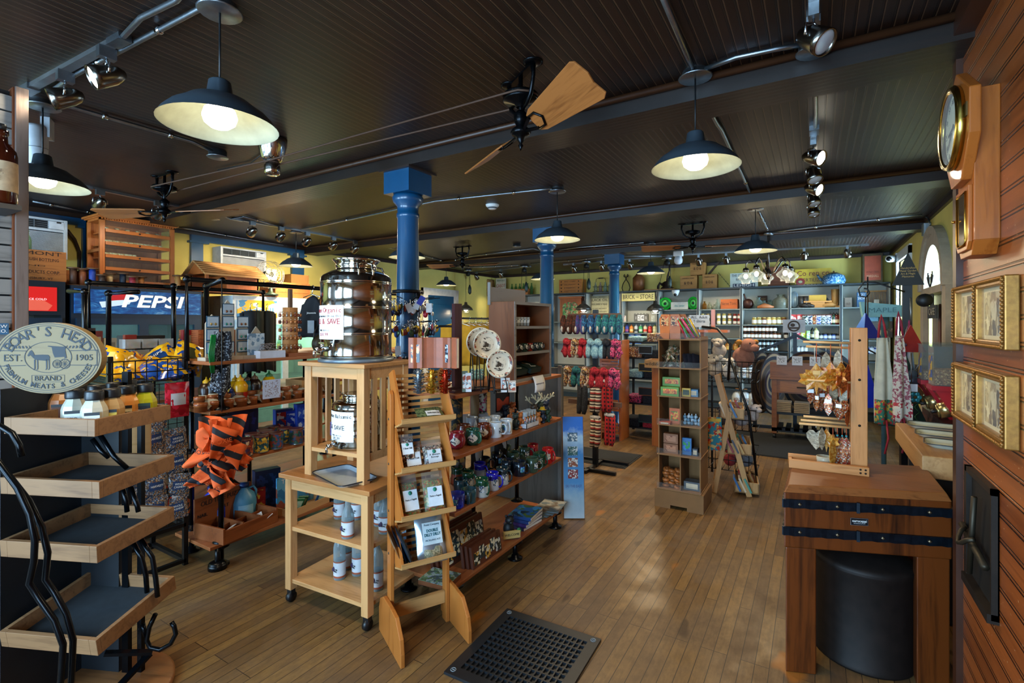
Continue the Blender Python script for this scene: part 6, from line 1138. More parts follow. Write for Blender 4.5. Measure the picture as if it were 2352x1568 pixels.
m=MB();m.lathe([(0,.006),(.118,.006)],n=40);m.xf(0,CLK);dl=m.build('dial',P('#dcd8b8',.5),t)
for k,s in enumerate(('XII','I','II','III','IIII','V','VI','VII','VIII','IX','X','XI')):
 a=pi/2-2*pi*k/12;o=txt(s,.026,(-.0955,-.094*cos(a),2.198+.094*sin(a)),(0,0,0),INK,dl,ext=.0002);o.rotation_euler=(Matrix(((0,0,-1),(-1,0,0),(0,1,0)))@Matrix.Rotation(a-pi/2,3,'Z')).to_euler()
m=MB()
for a,L_,w_ in((R(190),.055,.009),(R(217),.085,.006)):c=Vector((-.097,0,2.198));d=Vector((0,-cos(a),sin(a)));m.bar(c-d*.02,c+d*L_,w_,.002,(1,0,0))
m.build('hands',INK,dl);m=MB();m.lathe([(0,.024),(.117,.02)],n=36);m.xf(0,CLK);m.build('dial_glass',GL('#f4f8f8',.03),t)
m=MB();m.prism([(-.085,1.80),(-.06,1.775),(.06,1.775),(.085,1.80),(.085,1.985),(-.085,1.985)],-.072,-.062);m.xf(0,toX(0));d=m.build('door',CW,t,bevel=.002);m=MB();m.prism([(-.055,1.81),(-.04,1.795),(.04,1.795),(.055,1.81),(.055,1.965),(-.055,1.965)],-.0735,-.072);m.xf(0,toX(0));m.build('door_glass',P('#3a2a14',.1),d)
m=MB();m.tube([(-.074,-.058,1.81),(-.074,-.058,1.968),(-.074,.058,1.968),(-.074,.058,1.81),(-.074,.04,1.792),(-.074,-.04,1.792)],.004,6,True);m.build('brass_trim',BRASS,d);MB().tube([(-.076,.075,1.89),(-.085,.075,1.89)],.005,8).build('knob',BRASS,d);MB().box(-.092,-.155,2.19,-.086,-.137,2.235).build('hinge',P('#6a5430',.4,.8),t)
# twin picture frames
GOLD=P('#9a6c30',.35,.6,.25,60);SEPIA=PATCH(['#b0a078','#8a7650','#5c4a30','#c4b690','#3c3020'],13,.15,'sepia_photo',(1,1.6,.8))
def twin(y0,y1,z0,z1,lab):
 t=thing('twin_picture_frame',lab,'picture frame',(.5,y0,z0),0,'gilt twin frames on the chimney wall');w,h=y1-y0,z1-z0;b=.026;m=MB()
 for a,c in((0,b),(w/2-b*.5,w/2+b*.5),(w-b,w)):m.box(-.034,a,0,0,c,h)
 m.box(-.034,b,0,0,w-b,b).box(-.034,b,h-b,0,w-b,h);m.build('frame',GOLD,t,bevel=.004)
 m=MB();n=26
 def ropes(a,c):
  L_=(Vector(c)-Vector(a));k=max(3,int(L_.length/.012));u=L_.normalized()
  for i in range(k):p=Vector(a)+L_*((i+.5)/k);m.ball(*p,.006,.0065,.0065,6,4)
 for a,c in(((-.037,.008,.008),(-.037,w-.008,.008)),((-.037,.008,h-.008),(-.037,w-.008,h-.008)),((-.037,.008,.008),(-.037,.008,h-.008)),((-.037,w-.008,.008),(-.037,w-.008,h-.008)),((-.037,w/2,.01),(-.037,w/2,h-.01))):ropes(a,c)
 m.build('rope_trim',P('#8a5c26',.35,.5,.2,50),t)
 for k,(a,c)in enumerate(((b,w/2-b*.5),(w/2+b*.5,w-b))):MB().box(-.014,a,b,-.01,c,h-b).build('mount',P('#c8b68a',.6),t);MB().box(-.0155,a+.018,b+.014,-.014,c-.018,h-b-.014).build('photograph',SEPIA,t);MB().box(-.019,a,b,-.0185,c,h-b).build('glass',GL('#ffffff',.02,.08,.06),t)
twin(1.96,2.58,1.472,1.692,'gilt rope frame holding two old photographs, upper of the two below the clock');twin(1.96,2.58,1.185,1.40,'gilt rope frame holding two old photographs, lower of the two below the clock')
# = sample counter with nut dispensers
t=thing('sample_counter','thick pale wooden counter against the wall behind the butcher block','counter',(.45,3.30,0));MB().box(0,-.16,.79,.59,.80,.90).build('counter_top',W('#b98a56','#a07040','y',.4,6),t,bevel=.006)
m=MB();[MB().box(.06,y,0,.58,y+.05,.79).build('side_panel',P('#1f1a16',.6),t)for y in(.05,.70)];MB().box(.10,.1,.02,.12,.70,.79).build('front_panel',P('#1c1814',.6),t)
for k,y in enumerate((3.42,3.69,3.98)):
 s=thing('sample_tray','white enamel tray with a dark rim on the sample counter, %s from the front'%nth(k),'tray',(.70,y,.90),R(-8),'enamel sample trays');tray_mesh(s,.40,.19,'#3a3a34','#c4c8b8',.02)
for k,y in enumerate((4.22,4.6,5.0)):
 t=thing('nut_dispenser','red gravity nut dispenser with a clear bin and gold dial, %s from the front'%nth(k),'dispenser',(.86,y,.88),0,'nut dispensers on the wall');RD=P('#9c1420',.3)
 m=MB();m.hexa([(-.06,-.06,.0),(-.06,.06,.0),(.06,.06,.0),(.06,-.06,.0),(-.20,-.07,.24),(-.20,.07,.24),(.06,.07,.24),(.06,-.07,.24)]);m.build('chute',RD,t);MB().box(-.22,-.09,.24,.06,.09,.27).build('base_plate',RD,t)
 m=MB();m.tube([(-.10,0,.12),(-.17,0,.10)],.05,20).tube([(-.17,0,.10),(-.18,0,.0975)],.042,20);m.build('gold_dial',P('#b0a070',.25,.9),t);MB().tube([(-.18,0,.1),(-.21,0,.09)],.012,10).build('knob',BLACK,t)
 m=MB();m.box(-.21,-.085,.27,-.206,.085,.52).box(.05,-.085,.27,.054,.085,.52).box(-.206,-.085,.27,.05,-.081,.52).box(-.206,.081,.27,.05,.085,.52).box(-.215,-.09,.52,.058,.09,.526);m.build('clear_bin',GL('#eef2f2',.05,.06,.22),t)
 m=MB();m.box(-.20,-.078,.275,.046,.078,.275+(.10,.06,.07)[k]);m.build('nuts',PATCH(['#8a5a2c','#a87440','#6a4220','#c09860'],60,.5,'nuts'),t)['kind']='stuff';MB().box(-.214,-.045,.30,-.211,.045,.46).build('bin_label',PATCH(['#4a5a8c','#c09838','#3c4c78','#b8860c'],16,.4,'bin_label_print'),t)
o=MB().box(.74,4.12,0,1.03,5.15,.88).build('dispenser_cabinet',P('#2a1414',.5));MB().box(.735,4.14,.05,.74,5.13,.84).build('door',P('#3a1a18',.5),o);tag(o,'dark cabinet carrying the red nut dispensers by the wall','cabinet')
# = things hanging by the arched door
def flat(name,poly,th,mt,loc,rz,lab,cat,grp=None):
 o=MB().prism(poly,-th/2,th/2).xf(0,UP).build(name,mt);o.location=loc;o.rotation_euler=(0,0,rz);return tag(o,lab,cat,grp)
def at(px,py,Y):p=oy(px,py,Y);return p
b=at(2085,760,4.9);t=thing('tree_sign','black triangular tree sign with gold lettering on a post by the arched door','sign',(b.x,b.y,0));zz=at(2080,655,4.9).z;zt=at(2080,580,4.9).z
MB().box(-.03,.01,0,.03,.05,zz+.02).build('post',P('#121416',.5),t);m=MB();m.prism([(-.10,0),(.10,0),(0,zt-zz)],0,.012);m.xf(0,Matrix.Translation((0,0,zz))@UP);m.build('board',P('#14140f',.6),t)
txt('Handcrafted\nMetal Garden\nArt & Magic\nMemories',.022,(0,-.0135,zz+.10),FY,P('#b8924a',.5),t,.10);m=MB();m.lathe([(0,0),(.05,0),(.05,.05),(0,.05)],n=20);m.xf(0,Matrix.Translation((.10,.02,zz-.12))@Matrix.Rotation(R(90),4,'X'));m.build('reel',BLACK,t)
m=MB();q=[at(x,y,4.85)for x,y in((2078,670),(2040,658),(2010,648),(1985,648),(1972,664),(1976,680),(1990,682),(1997,672),(1992,663),(1984,662))];m.tube(q,.006,7);o=m.build('scroll_hook',BLKWIRE);tag(o,'black scroll hook reaching out from the tree sign post','hook')
def pyramid(px0,py0,px1,py1,Y,mt,mt2,lab,hang=None):
 a,c=at((px0+px1)/2,py0,Y),at(px0,py1,Y);w=(at(px1,py1,Y).x-c.x)/2;h=a.z-c.z;t=thing('hanging_pyramid',lab,'garden ornament',(a.x,Y,a.z),R(35),'metal garden ornaments')
 m=MB();m.add([(-w,-w,-h),(w,-w,-h),(w,w,-h),(-w,w,-h),(0,0,0)],[(0,1,4),(2,3,4),(3,2,1,0)]);m.m=1;m.add([(-w,-w,-h),(w,-w,-h),(w,w,-h),(-w,w,-h),(0,0,0)],[(1,2,4),(3,0,4)]);m.build('body',[mt,mt2],t);MB().tube([(0,0,-.01),(0,0,hang or .12)],.005,6).build('chain',BLKWIRE,t);return t
pyramid(1962,716,2014,776,4.8,P('#12288c',.3,.2),P('#3c78c8',.3,.2),'blue metal pyramid hanging from the scroll hook');pyramid(1972,835,2014,932,4.9,P('#1430b0',.35),P('#1c3cc0',.35),'long bright blue metal pyramid behind the ornament stand',.7)
a=at(2092,745,4.7);c=at(2072,808,4.7);o=flat('hanging_triangle',[(-.095,0),(.095,0),(0,a.z-c.z)],.004,P('#9c1414',.4),(a.x,4.7,c.z),R(10),'red metal triangle hanging by a chain in front of the green tree','garden ornament','metal garden ornaments');MB().tube([(0,0,a.z-c.z-.004),(0,0,a.z-c.z+.20)],.005,6).build('chain',GALV,o)
a=at(2075,800,4.75);c=at(2052,978,4.75);hh=a.z-c.z;o=flat('metal_tree',[(-.16,0),(.16,0),(.09,hh*.3),(.12,hh*.3),(.06,hh*.62),(.08,hh*.62),(0,hh),(-.08,hh*.62),(-.06,hh*.62),(-.12,hh*.3),(-.09,hh*.3)],.006,P('#123022',.5),(a.x,4.75,c.z),R(12),'dark green sheet metal tree behind the nut dispensers','garden ornament','metal garden ornaments');m=MB();m.box(-.02,-.02,-c.z,.02,.02,0);m.build('stake',BLKWIRE,o)
p=at(2093,905,4.6);o=thing('wind_spinner','brown disc with a W and turquoise flower hanging in front of the green tree','wind spinner',tuple(p),R(10));m=MB();m.lathe([(0,0),(.07,0),(.07,.004),(0,.004)],n=26);m.xf(0,UP);m.build('disc',P('#7a5a34',.4,.4),o);txt('W',.04,(-.045,-.0052,.0),FY,INK,o);m=MB()
for i in range(6):a_=2*pi*i/6;m.ball(.022+.025*cos(a_),-.008,-.02+.025*sin(a_),.016,.004,.016,8,6)
m.build('flower',P('#2a7c84',.3,.3),o);MB().box(-.01,-.009,.02,.035,-.007,.075).build('price_tag',PAPER,o);MB().tube([(0,0,.07),(0,0,.30)],.004,6).build('chain',GALV,o);MB().sheet(lambda u,v:(.03+.012*cos(14*v)+.006*u,-.005+.012*sin(14*v),-.06-.16*v),2,24,.002).build('twister',P('#1c5c38',.3,.5),o)
for k,(px,py,c)in enumerate(((2062,862,'#2a5a9c'),(2072,790,'#6a5aa0'),(2095,860,'#6a7c8a'),(2100,875,'#54646e'))):
 p=at(px,py,4.65);o=MB().ball(0,0,0,.035,.008,.018 if k<2 else .04,12,7).build('metal_bird' if k<2 else 'metal_star',P(c,.2,.6));o.location=p;o.rotation_euler=(0,R(15*k),R(20));tag(o,('blue metal bird charm beside the printed aprons','purple metal charm by the apron straps','grey metal star charm in front of the green tree, upper','grey metal star charm in front of the green tree, lower')[k],'garden ornament','metal garden ornaments');MB().tube([(0,0,.015),(0,0,.16)],.002,5).build('chain',GALV,o)
# aprons
def apron(px0,px1,py0,py1,Y,mt,strap,lab,foot=None,footz=0):
 a,c=at(px0,py0,Y),at(px1,py1,Y);w,h=c.x-a.x,a.z-c.z;t=thing('apron',lab,'apron',((a.x+c.x)/2,Y,a.z),R(12),'aprons hanging by the door');fw=lambda v:w*(.55+.45*min(1,v*1.6))/1.0
 MB().sheet(lambda u,v:((u-.5)*fw(v)+.02*v,.02*sin(9*u+2*v)*(.3+v),-h*v),12,10,.004).build('cloth',mt,t)
 if foot:MB().sheet(lambda u,v:((u-.5)*fw(1)*1.01+.02,.02*sin(9*u+2)*1.2-.006,-h*(1-footz*(1-v))),12,3,.003).build('hem_band',foot,t)
 m=MB();m.tube([(-w*.2,0,0),(-w*.12,.01,.10),(0,.02,.17),(w*.12,.01,.10),(w*.2,0,0)],.008,7);m.build('neck_strap',strap,t)
 m=MB();m.tube([(.02,-.02,-h*.95),(.03,-.03,-h-.1),(.01,-.02,-h-.22)],.007,6);m.build('tie',strap,t);return t
TOILE=PATCH(['#c8bcac','#c8bcac','#a06068','#c8bcac','#8a4854'],34,.8,'toile_print');apron(2046,2086,770,970,4.5,TOILE,P('#8a1c34',.7),'cream apron with a red toile print and wine glasses on the hem',PATCH(['#c8c0b0','#c8c0b0','#9c2838','#c8c0b0'],22,.8,'wine_glass_hem'),.22)
apron(2003,2050,775,975,4.62,P('#c4bfa8',.8),P('#a01c28',.7),'plain cream apron with a green spotted hem',PATCH(['#2a6a54','#2a6a54','#b02c2c','#2a6a54','#b89838'],30,.8,'green_spotted_hem'),.28)
apron(2080,2100,780,940,4.9,P('#a8b4c0',.8),P('#b0305c',.7),'pale blue apron behind the printed ones')
m=MB();q0,q1=at(1985,798,4.6),at(2086,850,4.9);m.tube([q0,q1],.006,6);tag(m.build('hanger_bar',BLKWIRE),'thin black bar sloping in front of the aprons','bar')
b=at(2030,690,5.6);t=thing('mailbox_post','blue green wooden box on a post lettered MAPLE among the aprons','post sign',(b.x,5.6,0));zz=at(2030,728,5.6).z;MB().lathe([(0,0),(.02,0),(.02,zz-.12),(.045,zz-.10),(.04,zz),(0,zz)],n=14).build('post',P('#3c5c62',.5),t);m=MB();m.hexa([(-.16,-.1,zz),(.12,-.1,zz),(.12,.1,zz),(-.16,.1,zz),(-.18,-.1,zz+.14),(.14,-.1,zz+.10),(.14,.1,zz+.10),(-.18,.1,zz+.14)]);m.build('board',P('#6a9ca0',.5),t);txt('MAPLE',.06,(-.02,-.102,zz+.06),FY,P('#3c6a70',.5),t,.2)
# things on the right wall
p=ox(2160,690,.98);t=thing('white_plate','round white enamel plate hung on the right wall near the dispensers','plate',(1.045,ox(2172,690,1.04).y,ox(2172,690,1.04).z));m=MB();m.lathe([(0,0),(.08,0),(.12,.012),(.118,.016),(.078,.005),(0,.005)],n=32);m.xf(0,Matrix.Rotation(R(-90),4,'Y'));m.build('plate',P('#c8c8be',.25),t)
p=ox(2185,560,1.0);t=thing('utensil_strip','worn wooden strip hung with old kitchen utensils beside the arched door','utensil rack',(1.03,4.93,0));MB().box(-.012,-.03,1.60,.012,.03,2.42).build('strip',P('#b8b4a4',.7,0,.35,12),t)
for k,(z,y)in enumerate(((2.05,.02),(1.95,-.03),(1.85,.03))):m=MB();m.tube([(-.03,y,z),(-.035,y,z-.16)],.006,6).ball(-.035,y,z-.19,.006,.022,.03,10,6);m.build('ladle',STEEL,t)
a=ox(2150,700,1.0);t=thing('moose_sign','dark metal moose silhouette with cut-out letters on the right wall','sign',(1.0,ox(2140,690,1.0).y,ox(2140,690,1.0).z-.05));m=MB();m.prism([(-.24,-.13),(.22,-.13),(.22,0),(-.24,0)],0,.006);m.xf(0,toX(0));m.build('plate',P('#2a2018',.5,.5),t);m=MB();m.prism([(-.08,0),(.10,0),(.12,.12),(.16,.15),(.13,.2),(.05,.19),(.02,.12),(-.08,.11)],0,.006);m.xf(0,toX(0));m.build('moose_head',P('#241b14',.5,.5),t);m=MB()
for s in(-1,1):
 m.tube([(0,.08,.19),(0,.08+s*.08,.24),(0,.08+s*.14,.30)],.008,6)
 for f in(.3,.6,.9):m.tube([(0,.08+s*.14*f,.19+.1*f),(0,.08+s*.12*f,.27+.08*f)],.006,5)
m.build('antlers',P('#241b14',.5,.5),t);txt('CAFE',.1,(-.003,0,-.065),(R(90),0,R(-90)),P('#b8b4a4',.6),t,.3)
# = goods on the left aisle shelf
# jewellery board: picket shapes hung with earring cards
xb=-3.36;t=thing('jewellery_display','grey picket board hung with earring cards on the left aisle shelf','jewellery display',(xb,1.72,1.31));PK=W('#a89a86','#8f826e','z',.7)
for k,(y,h)in enumerate(((.02,.30),(.12,.40),(.22,.26),(.32,.22))):m=MB();m.prism([(y-.04,.02),(y+.045,.02),(y+.045,h-.06),(y,h),(y-.04,h-.06)],0,.012);m.xf(0,toX(-.02));m.build('picket',PK,t)
MB().box(-.05,-.05,0,.05,.38,.022).build('base',PK,t);CARD=P('#aebecb',.6);n=0
for r,(z,ys)in enumerate(((.30,(.12,)),(.215,(.02,.12,.22)),(.13,(.02,.22)),(.045,(.02,.12,.22)))):
 for y in ys:
  o=thing('earring_card','blue bordered earring card on the picket board, %s row down, %s from the near end'%(nth(r),nth(ys.index(y))),'earring card',(xb-.004+.002,1.72+y,1.31+z),0,'earring cards on the picket board');MB().box(0,-.04,0,.004,.04,.075).build('card',P('#1c4c68',.5),o);MB().box(.004,-.034,.006,.006,.034,.069).build('face',CARD,o)
  m=MB();m.ball(.010,-.014,.022,.004,.007,.009,8,6).ball(.010,.014,.022,.004,.007,.009,8,6);m.build('earring_pair',P(('#7a4a2c','#b08c4c','#2c7c70')[n%3],.25,.6),o);n+=1
q=thing('bandana_string','dark patterned bandana and green beads hanging beside the picket board','bandana',(-3.25,1.74,1.78));PAIS=PATCH(['#0c1624','#0c1624','#8a9aac','#0c1624'],60,.8,'paisley_print')
MB().sheet(lambda u,v:(.02*sin(7*u+5*v),(u-.5)*.10*(1+.3*v),-.28-.42*v*(1-.25*abs(u-.5))),8,10,.003).build('cloth',PAIS,q);m=MB()
for i in range(5):m.tube([(.02,-.05-.006*i,-.30),(.03,-.065-.008*i,-.42),(.02,-.06-.004*i,-.54)],.004,5)
m.build('green_tassel',P('#0f7a3c',.4),q);MB().tube([(0,0,0),(0,.0,-.3),(.01,.0,-.75)],.003,5).build('string',BLACK,q)
# orange lettered bunting bundle
t=thing('orange_bunting','bundle of orange bunting printed MOXIE hanging at the end of the left aisle shelf','bunting',(-2.99,1.60,1.03),R(50));MOX=NT('orange_moxie_cloth').set(.8);sp=MOX.n('ShaderNodeSeparateXYZ');MOX.l(MOX.tc(),sp.inputs[0]);f=MOX.math('FRACT',MOX.math('MULTIPLY',MOX.math('ADD',sp.outputs[2],MOX.math('MULTIPLY',sp.outputs[0],.6)),11));MOX.l(MOX.ramp(f,[(0,'#e05a1c'),(.62,'#10141f')],'CONSTANT'),MOX.b.inputs['Base Color'])
MB().tube([(0,0,.78),(0,0,0)],.003,5).build('string',BLACK,t);q=random.Random(11);OR_=P('#e25e20',.8,0,.1,20)
for i in range(17):
 x,y,z=q.uniform(-.11,.11),q.uniform(-.05,.05),-.04-.022*i;L_,w_,a,b,cv=q.uniform(.13,.20),q.uniform(.09,.13),q.uniform(-1.15,1.15),q.uniform(-1.2,1.2),q.uniform(.015,.04)
 m=MB();m.sheet(lambda u,v:((u-.5)*w_*(1.15-.8*v),cv*sin(3.2*u+4*v+i)-.02,-v*L_),6,8,.002);M_=Matrix.Translation((x*.8,y,z))@Matrix.Rotation(b,4,'Z')@Matrix.Rotation(a,4,'Y');m.xf(0,M_);o=m.build('pennant',MOX.m if i%3 else OR_,t)
 if i%2==0:l_=txt('MOXIE',.034,(0,0,0),(0,0,0),INK if i%3==0 else P('#e25e20',.8),o,.085);l_.matrix_local=M_@Matrix.Translation((0,min(cv*sin(3.2*.5+4*.4+i+dd)for dd in(-.3,0,.3))-.026,-L_*.4))@UP@Matrix.Rotation(.5,4,'Z')
m=MB();m.sheet(lambda u,v:((u-.5)*.26*(1-.55*v),.03*sin(9*u)+.03*cos(11*v),-.03-.42*v),14,14,.004);m.build('cloth_core',MOX.m,t)
# second row things on top shelf
o=MB().box(-.09,-.05,0,.09,.05,.05).build('white_box',P('#b4bccc',.6));o.location=(-3.29,2.09,1.31);o.rotation_euler=(0,0,R(85));tag(o,'small open white box at the front of the top left aisle shelf','box');q=random.Random(4);m=MB()
for i in range(6):m.tube([(q.uniform(-.05,.05)+.03*cos(a),q.uniform(-.02,.02)+.01,.07+.03*sin(a))for a in[2*pi*j/12 for j in range(12)]],.002,4,True)
m.build('bracelet',P('#8a7c78',.3,.5),o)['kind']='stuff'
o=MB().box(0,-.06,0,.006,.06,.17).build('bracelet_card',PATCH(['#a8bccc','#b8c8d4','#5c7c98'],18,.5,'bracelet_print'));o.location=(-3.34,2.02,1.312);tag(o,'pale blue bracelet card standing behind the white box','card')
t=thing('birch_post_display','round wooden post hung with rows of small charms on the left aisle shelf','display post',(-3.36,2.30,1.31));MB().box(-.09,-.08,0,.10,.12,.025).build('base',W('#8a4c24','#6a3416','y',.5),t);MB().lathe([(0,.025),(.055,.025),(.052,.36),(0,.36)],n=22).build('post',W('#b87c48','#9a6232','z',.6,5),t);MB().box(-.012,-.012,.36,.012,.012,.50).build('finial',W('#5a3a22','#44290f','z'),t)
q=random.Random(8);i=0
for z in(.08,.15,.21,.27,.32):
 for a in[-.9+.38*j for j in range(-3,6)]:
  o=MB().ball(0,0,-.018,.009,.006,.014,8,6).build('charm',P(q.choice(['#6a2c1c','#8a7a6a','#3a2418','#a86a3c']),.3,.5));o.location=(-3.36+.075*cos(a),2.30+.075*sin(a),1.31+z);tag(o,'tiny charm on the round wooden display post of the left aisle shelf','charm','charms on the wooden post');MB().tube([(-.02*cos(a),-.02*sin(a),.006),(0,0,.004),(0,0,-.006)],.002,4).build('hook',CHROME,o)
t=thing('wicker_bag','dark round handled bag on the top left aisle shelf','bag',(-3.36,2.58,1.31));MB().ball(0,0,.08,.05,.09,.08,18,10).build('body',P('#3a3018',.5),t);MB().tube([(0,-.075,.1)]+[(0,-.075*cos(pi*i/10),.14+.09*sin(pi*i/10))for i in range(11)],.006,6).build('handle',P('#14120e',.5),t)
o=MB().box(-.003,-.05,-.1,0,.05,0).build('hanging_notice',P('#c8cca8',.6));o.location=(-3.205,2.62,1.33);o.rotation_euler=(R(20),0,0);tag(o,'small curled paper notice on the front of the top left aisle shelf','notice');MB().box(0,-.035,-.03,.001,.035,-.02).build('print',INK,o)
for k in range(2):o=MB().lathe(hollow(.04,.04,.1),n=16).build('blue_mug',PATCH(['#1c3c7c','#3c5c9c','#8a9cb4','#1c3c7c'],30,.3,'blue_mug_print'));o.location=(-3.38,2.76+.1*k,1.31);tag(o,('blue patterned mug behind the big steel drum, nearer one','blue patterned mug behind the big steel drum, farther one')[k],'mug');handle(MB(),.04,.02,.08).build('handle',P('#1c3c7c',.3),o)
# dark shirts on the rail
for k,(y,lab)in enumerate(((2.55,'black shirt with a pale tag hanging nearest the jewellery display'),(2.66,'black shirt hanging second on the tall pipe rail'),(2.76,'black shirt hanging third on the tall pipe rail beside the steel drum'))):
 t=thing('hanging_shirt',lab,'shirt',(-3.44,y,1.835),R(12),'black shirts on the pipe rail');m=MB();m.tube([(0,0,.018),(.012,0,.022),(.018,0,.01),(0,0,-.03),(0,0,-.05)],.003,6).tube([(-.09,0,-.075),(0,0,-.05),(.09,0,-.075)],.004,6);m.build('hanger',CHROME,t)
 MB().sheet(lambda u,v:((u-.5)*(.21+.05*min(1,v*3))*(1-.06*sin(pi*v)),.02*cos(pi*(u-.5))+.008*sin(12*u+5*v),-.055-.04*abs(u-.5)*(1-v)*4-.34*v),12,10,.02).build('cloth',P('#0a0e14',.85),t)
 if k==0:MB().box(-.02,-.030,-.36,.045,-.028,-.26).build('swing_tag',P('#8a9298',.6),t);txt('Johnsonwoolen',.02,(.02,-.032,-.2),FY,WHITE,t,.09)
for k,(px,c)in enumerate(((575,'#0c1018'),(590,'#2a2a18'),(612,'#1c1a10'))):p=ox(px,700,-4.0);t=thing('dark_garment',('dark hanging coat behind the picket board','olive coat hanging second behind the picket board','olive coat hanging beside the wooden charm post')[k],'garment',(-4.0,p.y,1.66),R(70));MB().sheet(lambda u,v:((u-.5)*.16,.03*sin(9*u),-.05*abs(u-.5)-.5*v),8,6,.03).build('cloth',P(c,.85),t);MB().tube([(0,0,.0),(0,0,.05),(.01,0,.06)],.003,5).build('hanger',CHROME,t)
# shelf goods: bottles, tins, cans, puzzles
def put(kind,xy_,z,s,lab,cols,grp,rz=0):
 t=None
 if kind=='can':
  o=MB().lathe([(0,0),(s*.42,0),(s*.42,s*.03),(s*.41,s*.05),(s*.41,s*.93),(s*.42,s*.95),(s*.42,s*.98),(s*.36,s*.97),(0,s*.97)],n=20).build('food_can',P('#8a8c8a',.3,.8));MB().lathe([(s*.416,s*.06),(s*.416,s*.92)],n=20).build('label',PATCH(cols,26,.4,'can_label'),o);n_='can'
  MB().lathe([(s*.42,s*.9),(s*.428,s*.92),(s*.428,s*.99),(s*.37,s),(0,s*.985)],n=20).build('lid',P('#5a2c20' if len(cols)==4 else '#2a3038',.4),o)
 elif kind=='squeeze':
  o=MB().lathe([(0,0),(s*.2,0),(s*.23,s*.05),(s*.22,s*.4),(s*.24,s*.62),(s*.16,s*.76),(s*.1,s*.8),(0,s*.8)],n=16).build('sauce_bottle',P(cols[0],.3));MB().lathe([(s*.11,s*.78),(s*.11,s*.86),(s*.03,s*.93),(s*.02,s),(0,s)],n=12).build('cap',P(cols[2],.4),o);MB().lathe([(s*.235,s*.15),(s*.228,s*.42)],n=16).build('label',P(cols[1],.4),o)
 elif kind=='box':
  o=MB().box(-s*.3,-s*.12,0,s*.3,s*.12,s).build('carton',P(cols[0],.5));MB().box(-s*.26,-s*.125,s*.1,s*.26,-s*.12,s*.9).build('print',PATCH(cols,16,.4,'carton_print'),o)
 elif kind=='jug':
  o=MB().lathe([(0,0),(s*.3,0),(s*.32,s*.04),(s*.32,s*.5),(s*.26,s*.7),(s*.11,s*.84),(s*.11,s*.9),(0,s*.9)],n=18).build('jug',P(cols[0],.35));MB().lathe([(0,s*.88),(s*.13,s*.88),(s*.13,s*.98),(0,s)],n=12).build('cap',P(cols[2],.4),o);MB().tube([(s*.1,0,s*.82),(s*.24,0,s*.86),(s*.31,0,s*.74),(s*.29,0,s*.55)],s*.035,7).build('handle',P(cols[0],.35),o)
  MB().sheet(lambda u,v:(s*.325*cos(-pi/2-.6+1.2*u),s*.325*sin(-pi/2-.6+1.2*u),s*(.1+.36*v)),6,1).build('label',PATCH(cols[1:],24/max(.2,s),.5,'jug_label')if len(cols)>3 else P(cols[1],.5),o)
 elif kind=='jar':
  o=MB().lathe([(0,0),(s*.3,0),(s*.33,s*.05),(s*.33,s*.74),(s*.27,s*.82),(0,s*.82)],n=14).build('glass_jar',P(cols[0],.2,0,.1,20,.3));MB().lathe([(0,s*.8),(s*.3,s*.8),(s*.3,s*.98),(0,s)],n=14).build('lid',P(cols[2],.35,.5),o);MB().lathe([(s*.335,s*.16),(s*.335,s*.62)],n=14).build('label',P(cols[1],.6),o)
 o.location=(*xy_,z);o.rotation_euler=(0,0,rz);return tag(o,lab,'bottle' if kind=='squeeze' else{'can':'can','box':'box','jug':'jug','jar':'jar'}[kind],grp)
def onsh(px,X,z):return(X,ox(px,800,X).y)
for k,(px,X,h,c,lab)in enumerate(((474,-3.42,.2,('#2a1408','#c8b890','#c8a020'),'dark steak sauce bottle at the near end'),(490,-3.40,.22,('#1c1408','#d0c4a0','#b8901c'),'dark bottle with a gold neck'),(513,-3.38,.13,('#7a1c1c','#a83028','#8c1c1c'),'red spice jar'),(532,-3.36,.12,('#1c2c5c','#c8c070','#1c2c6c'),'blue lidded jar'),(552,-3.36,.2,('#d8a010','#c82c1c','#d8a010'),'yellow mustard bottle'),(540,-3.46,.19,('#d8a010','#d8b030','#d8a010'),'second yellow mustard bottle behind'),
(568,-3.40,.19,('#20586c','#b8c4c8','#2a1c14'),'teal mayonnaise bottle'),(585,-3.38,.2,('#1c0f0a','#7a6a50','#4a3420'),'dark barbecue bottle'),(603,-3.38,.14,('#c89a1c','#d8c040','#1c3c6c'),'round blue and yellow jar'),(618,-3.38,.21,('#c8a010','#b02c2c','#0f5a2c'),'green capped yellow bottle'))):put('squeeze',onsh(px,X,1),1.0,h,lab+' on the second left aisle shelf',c,'sauce bottles on the second left aisle shelf')
t=thing('paper_wrap','crumpled grey wrapping paper bed on the second left aisle shelf','paper',(-3.36,1.64,1.0));q=random.Random(9);ph=[q.random()*6 for _ in range(6)]
MB().sheet(lambda u,v:(-.1+.2*v,.9*u,.004+.03*abs(sin(17*u+5*v+ph[0]))*sin(pi*v)+.028*abs(sin(31*u-9*v+ph[1]))+.02*sin(pi*v)),48,12,.0015).build('sheet',P('#a8a498',.8),t)
for k in range(22):
 y=1.62+.085*(k//2)+.03*(k%2);x=-3.27-.075*(k%2);r=.037-.006*(k%3);o=MB().lathe([(0,0),(r,0),(r,.035),(r*1.06,.036),(r*1.06,.055),(0,.056)],n=18).build('shaker_box',W('#8a4a24','#6a3416','z',.35,8,.3));o.location=(x,y,1.0+(.0 if k%2==0 else .03));tag(o,'small round wooden box on the second left aisle shelf, %s from the near end'%nth(k),'wooden box','round wooden boxes');MB().lathe([(r*1.03,.034),(r*1.09,.036),(r*1.09,.04)],n=18).build('lid_band',W('#a0602e','#7c421c','z',.35),o)
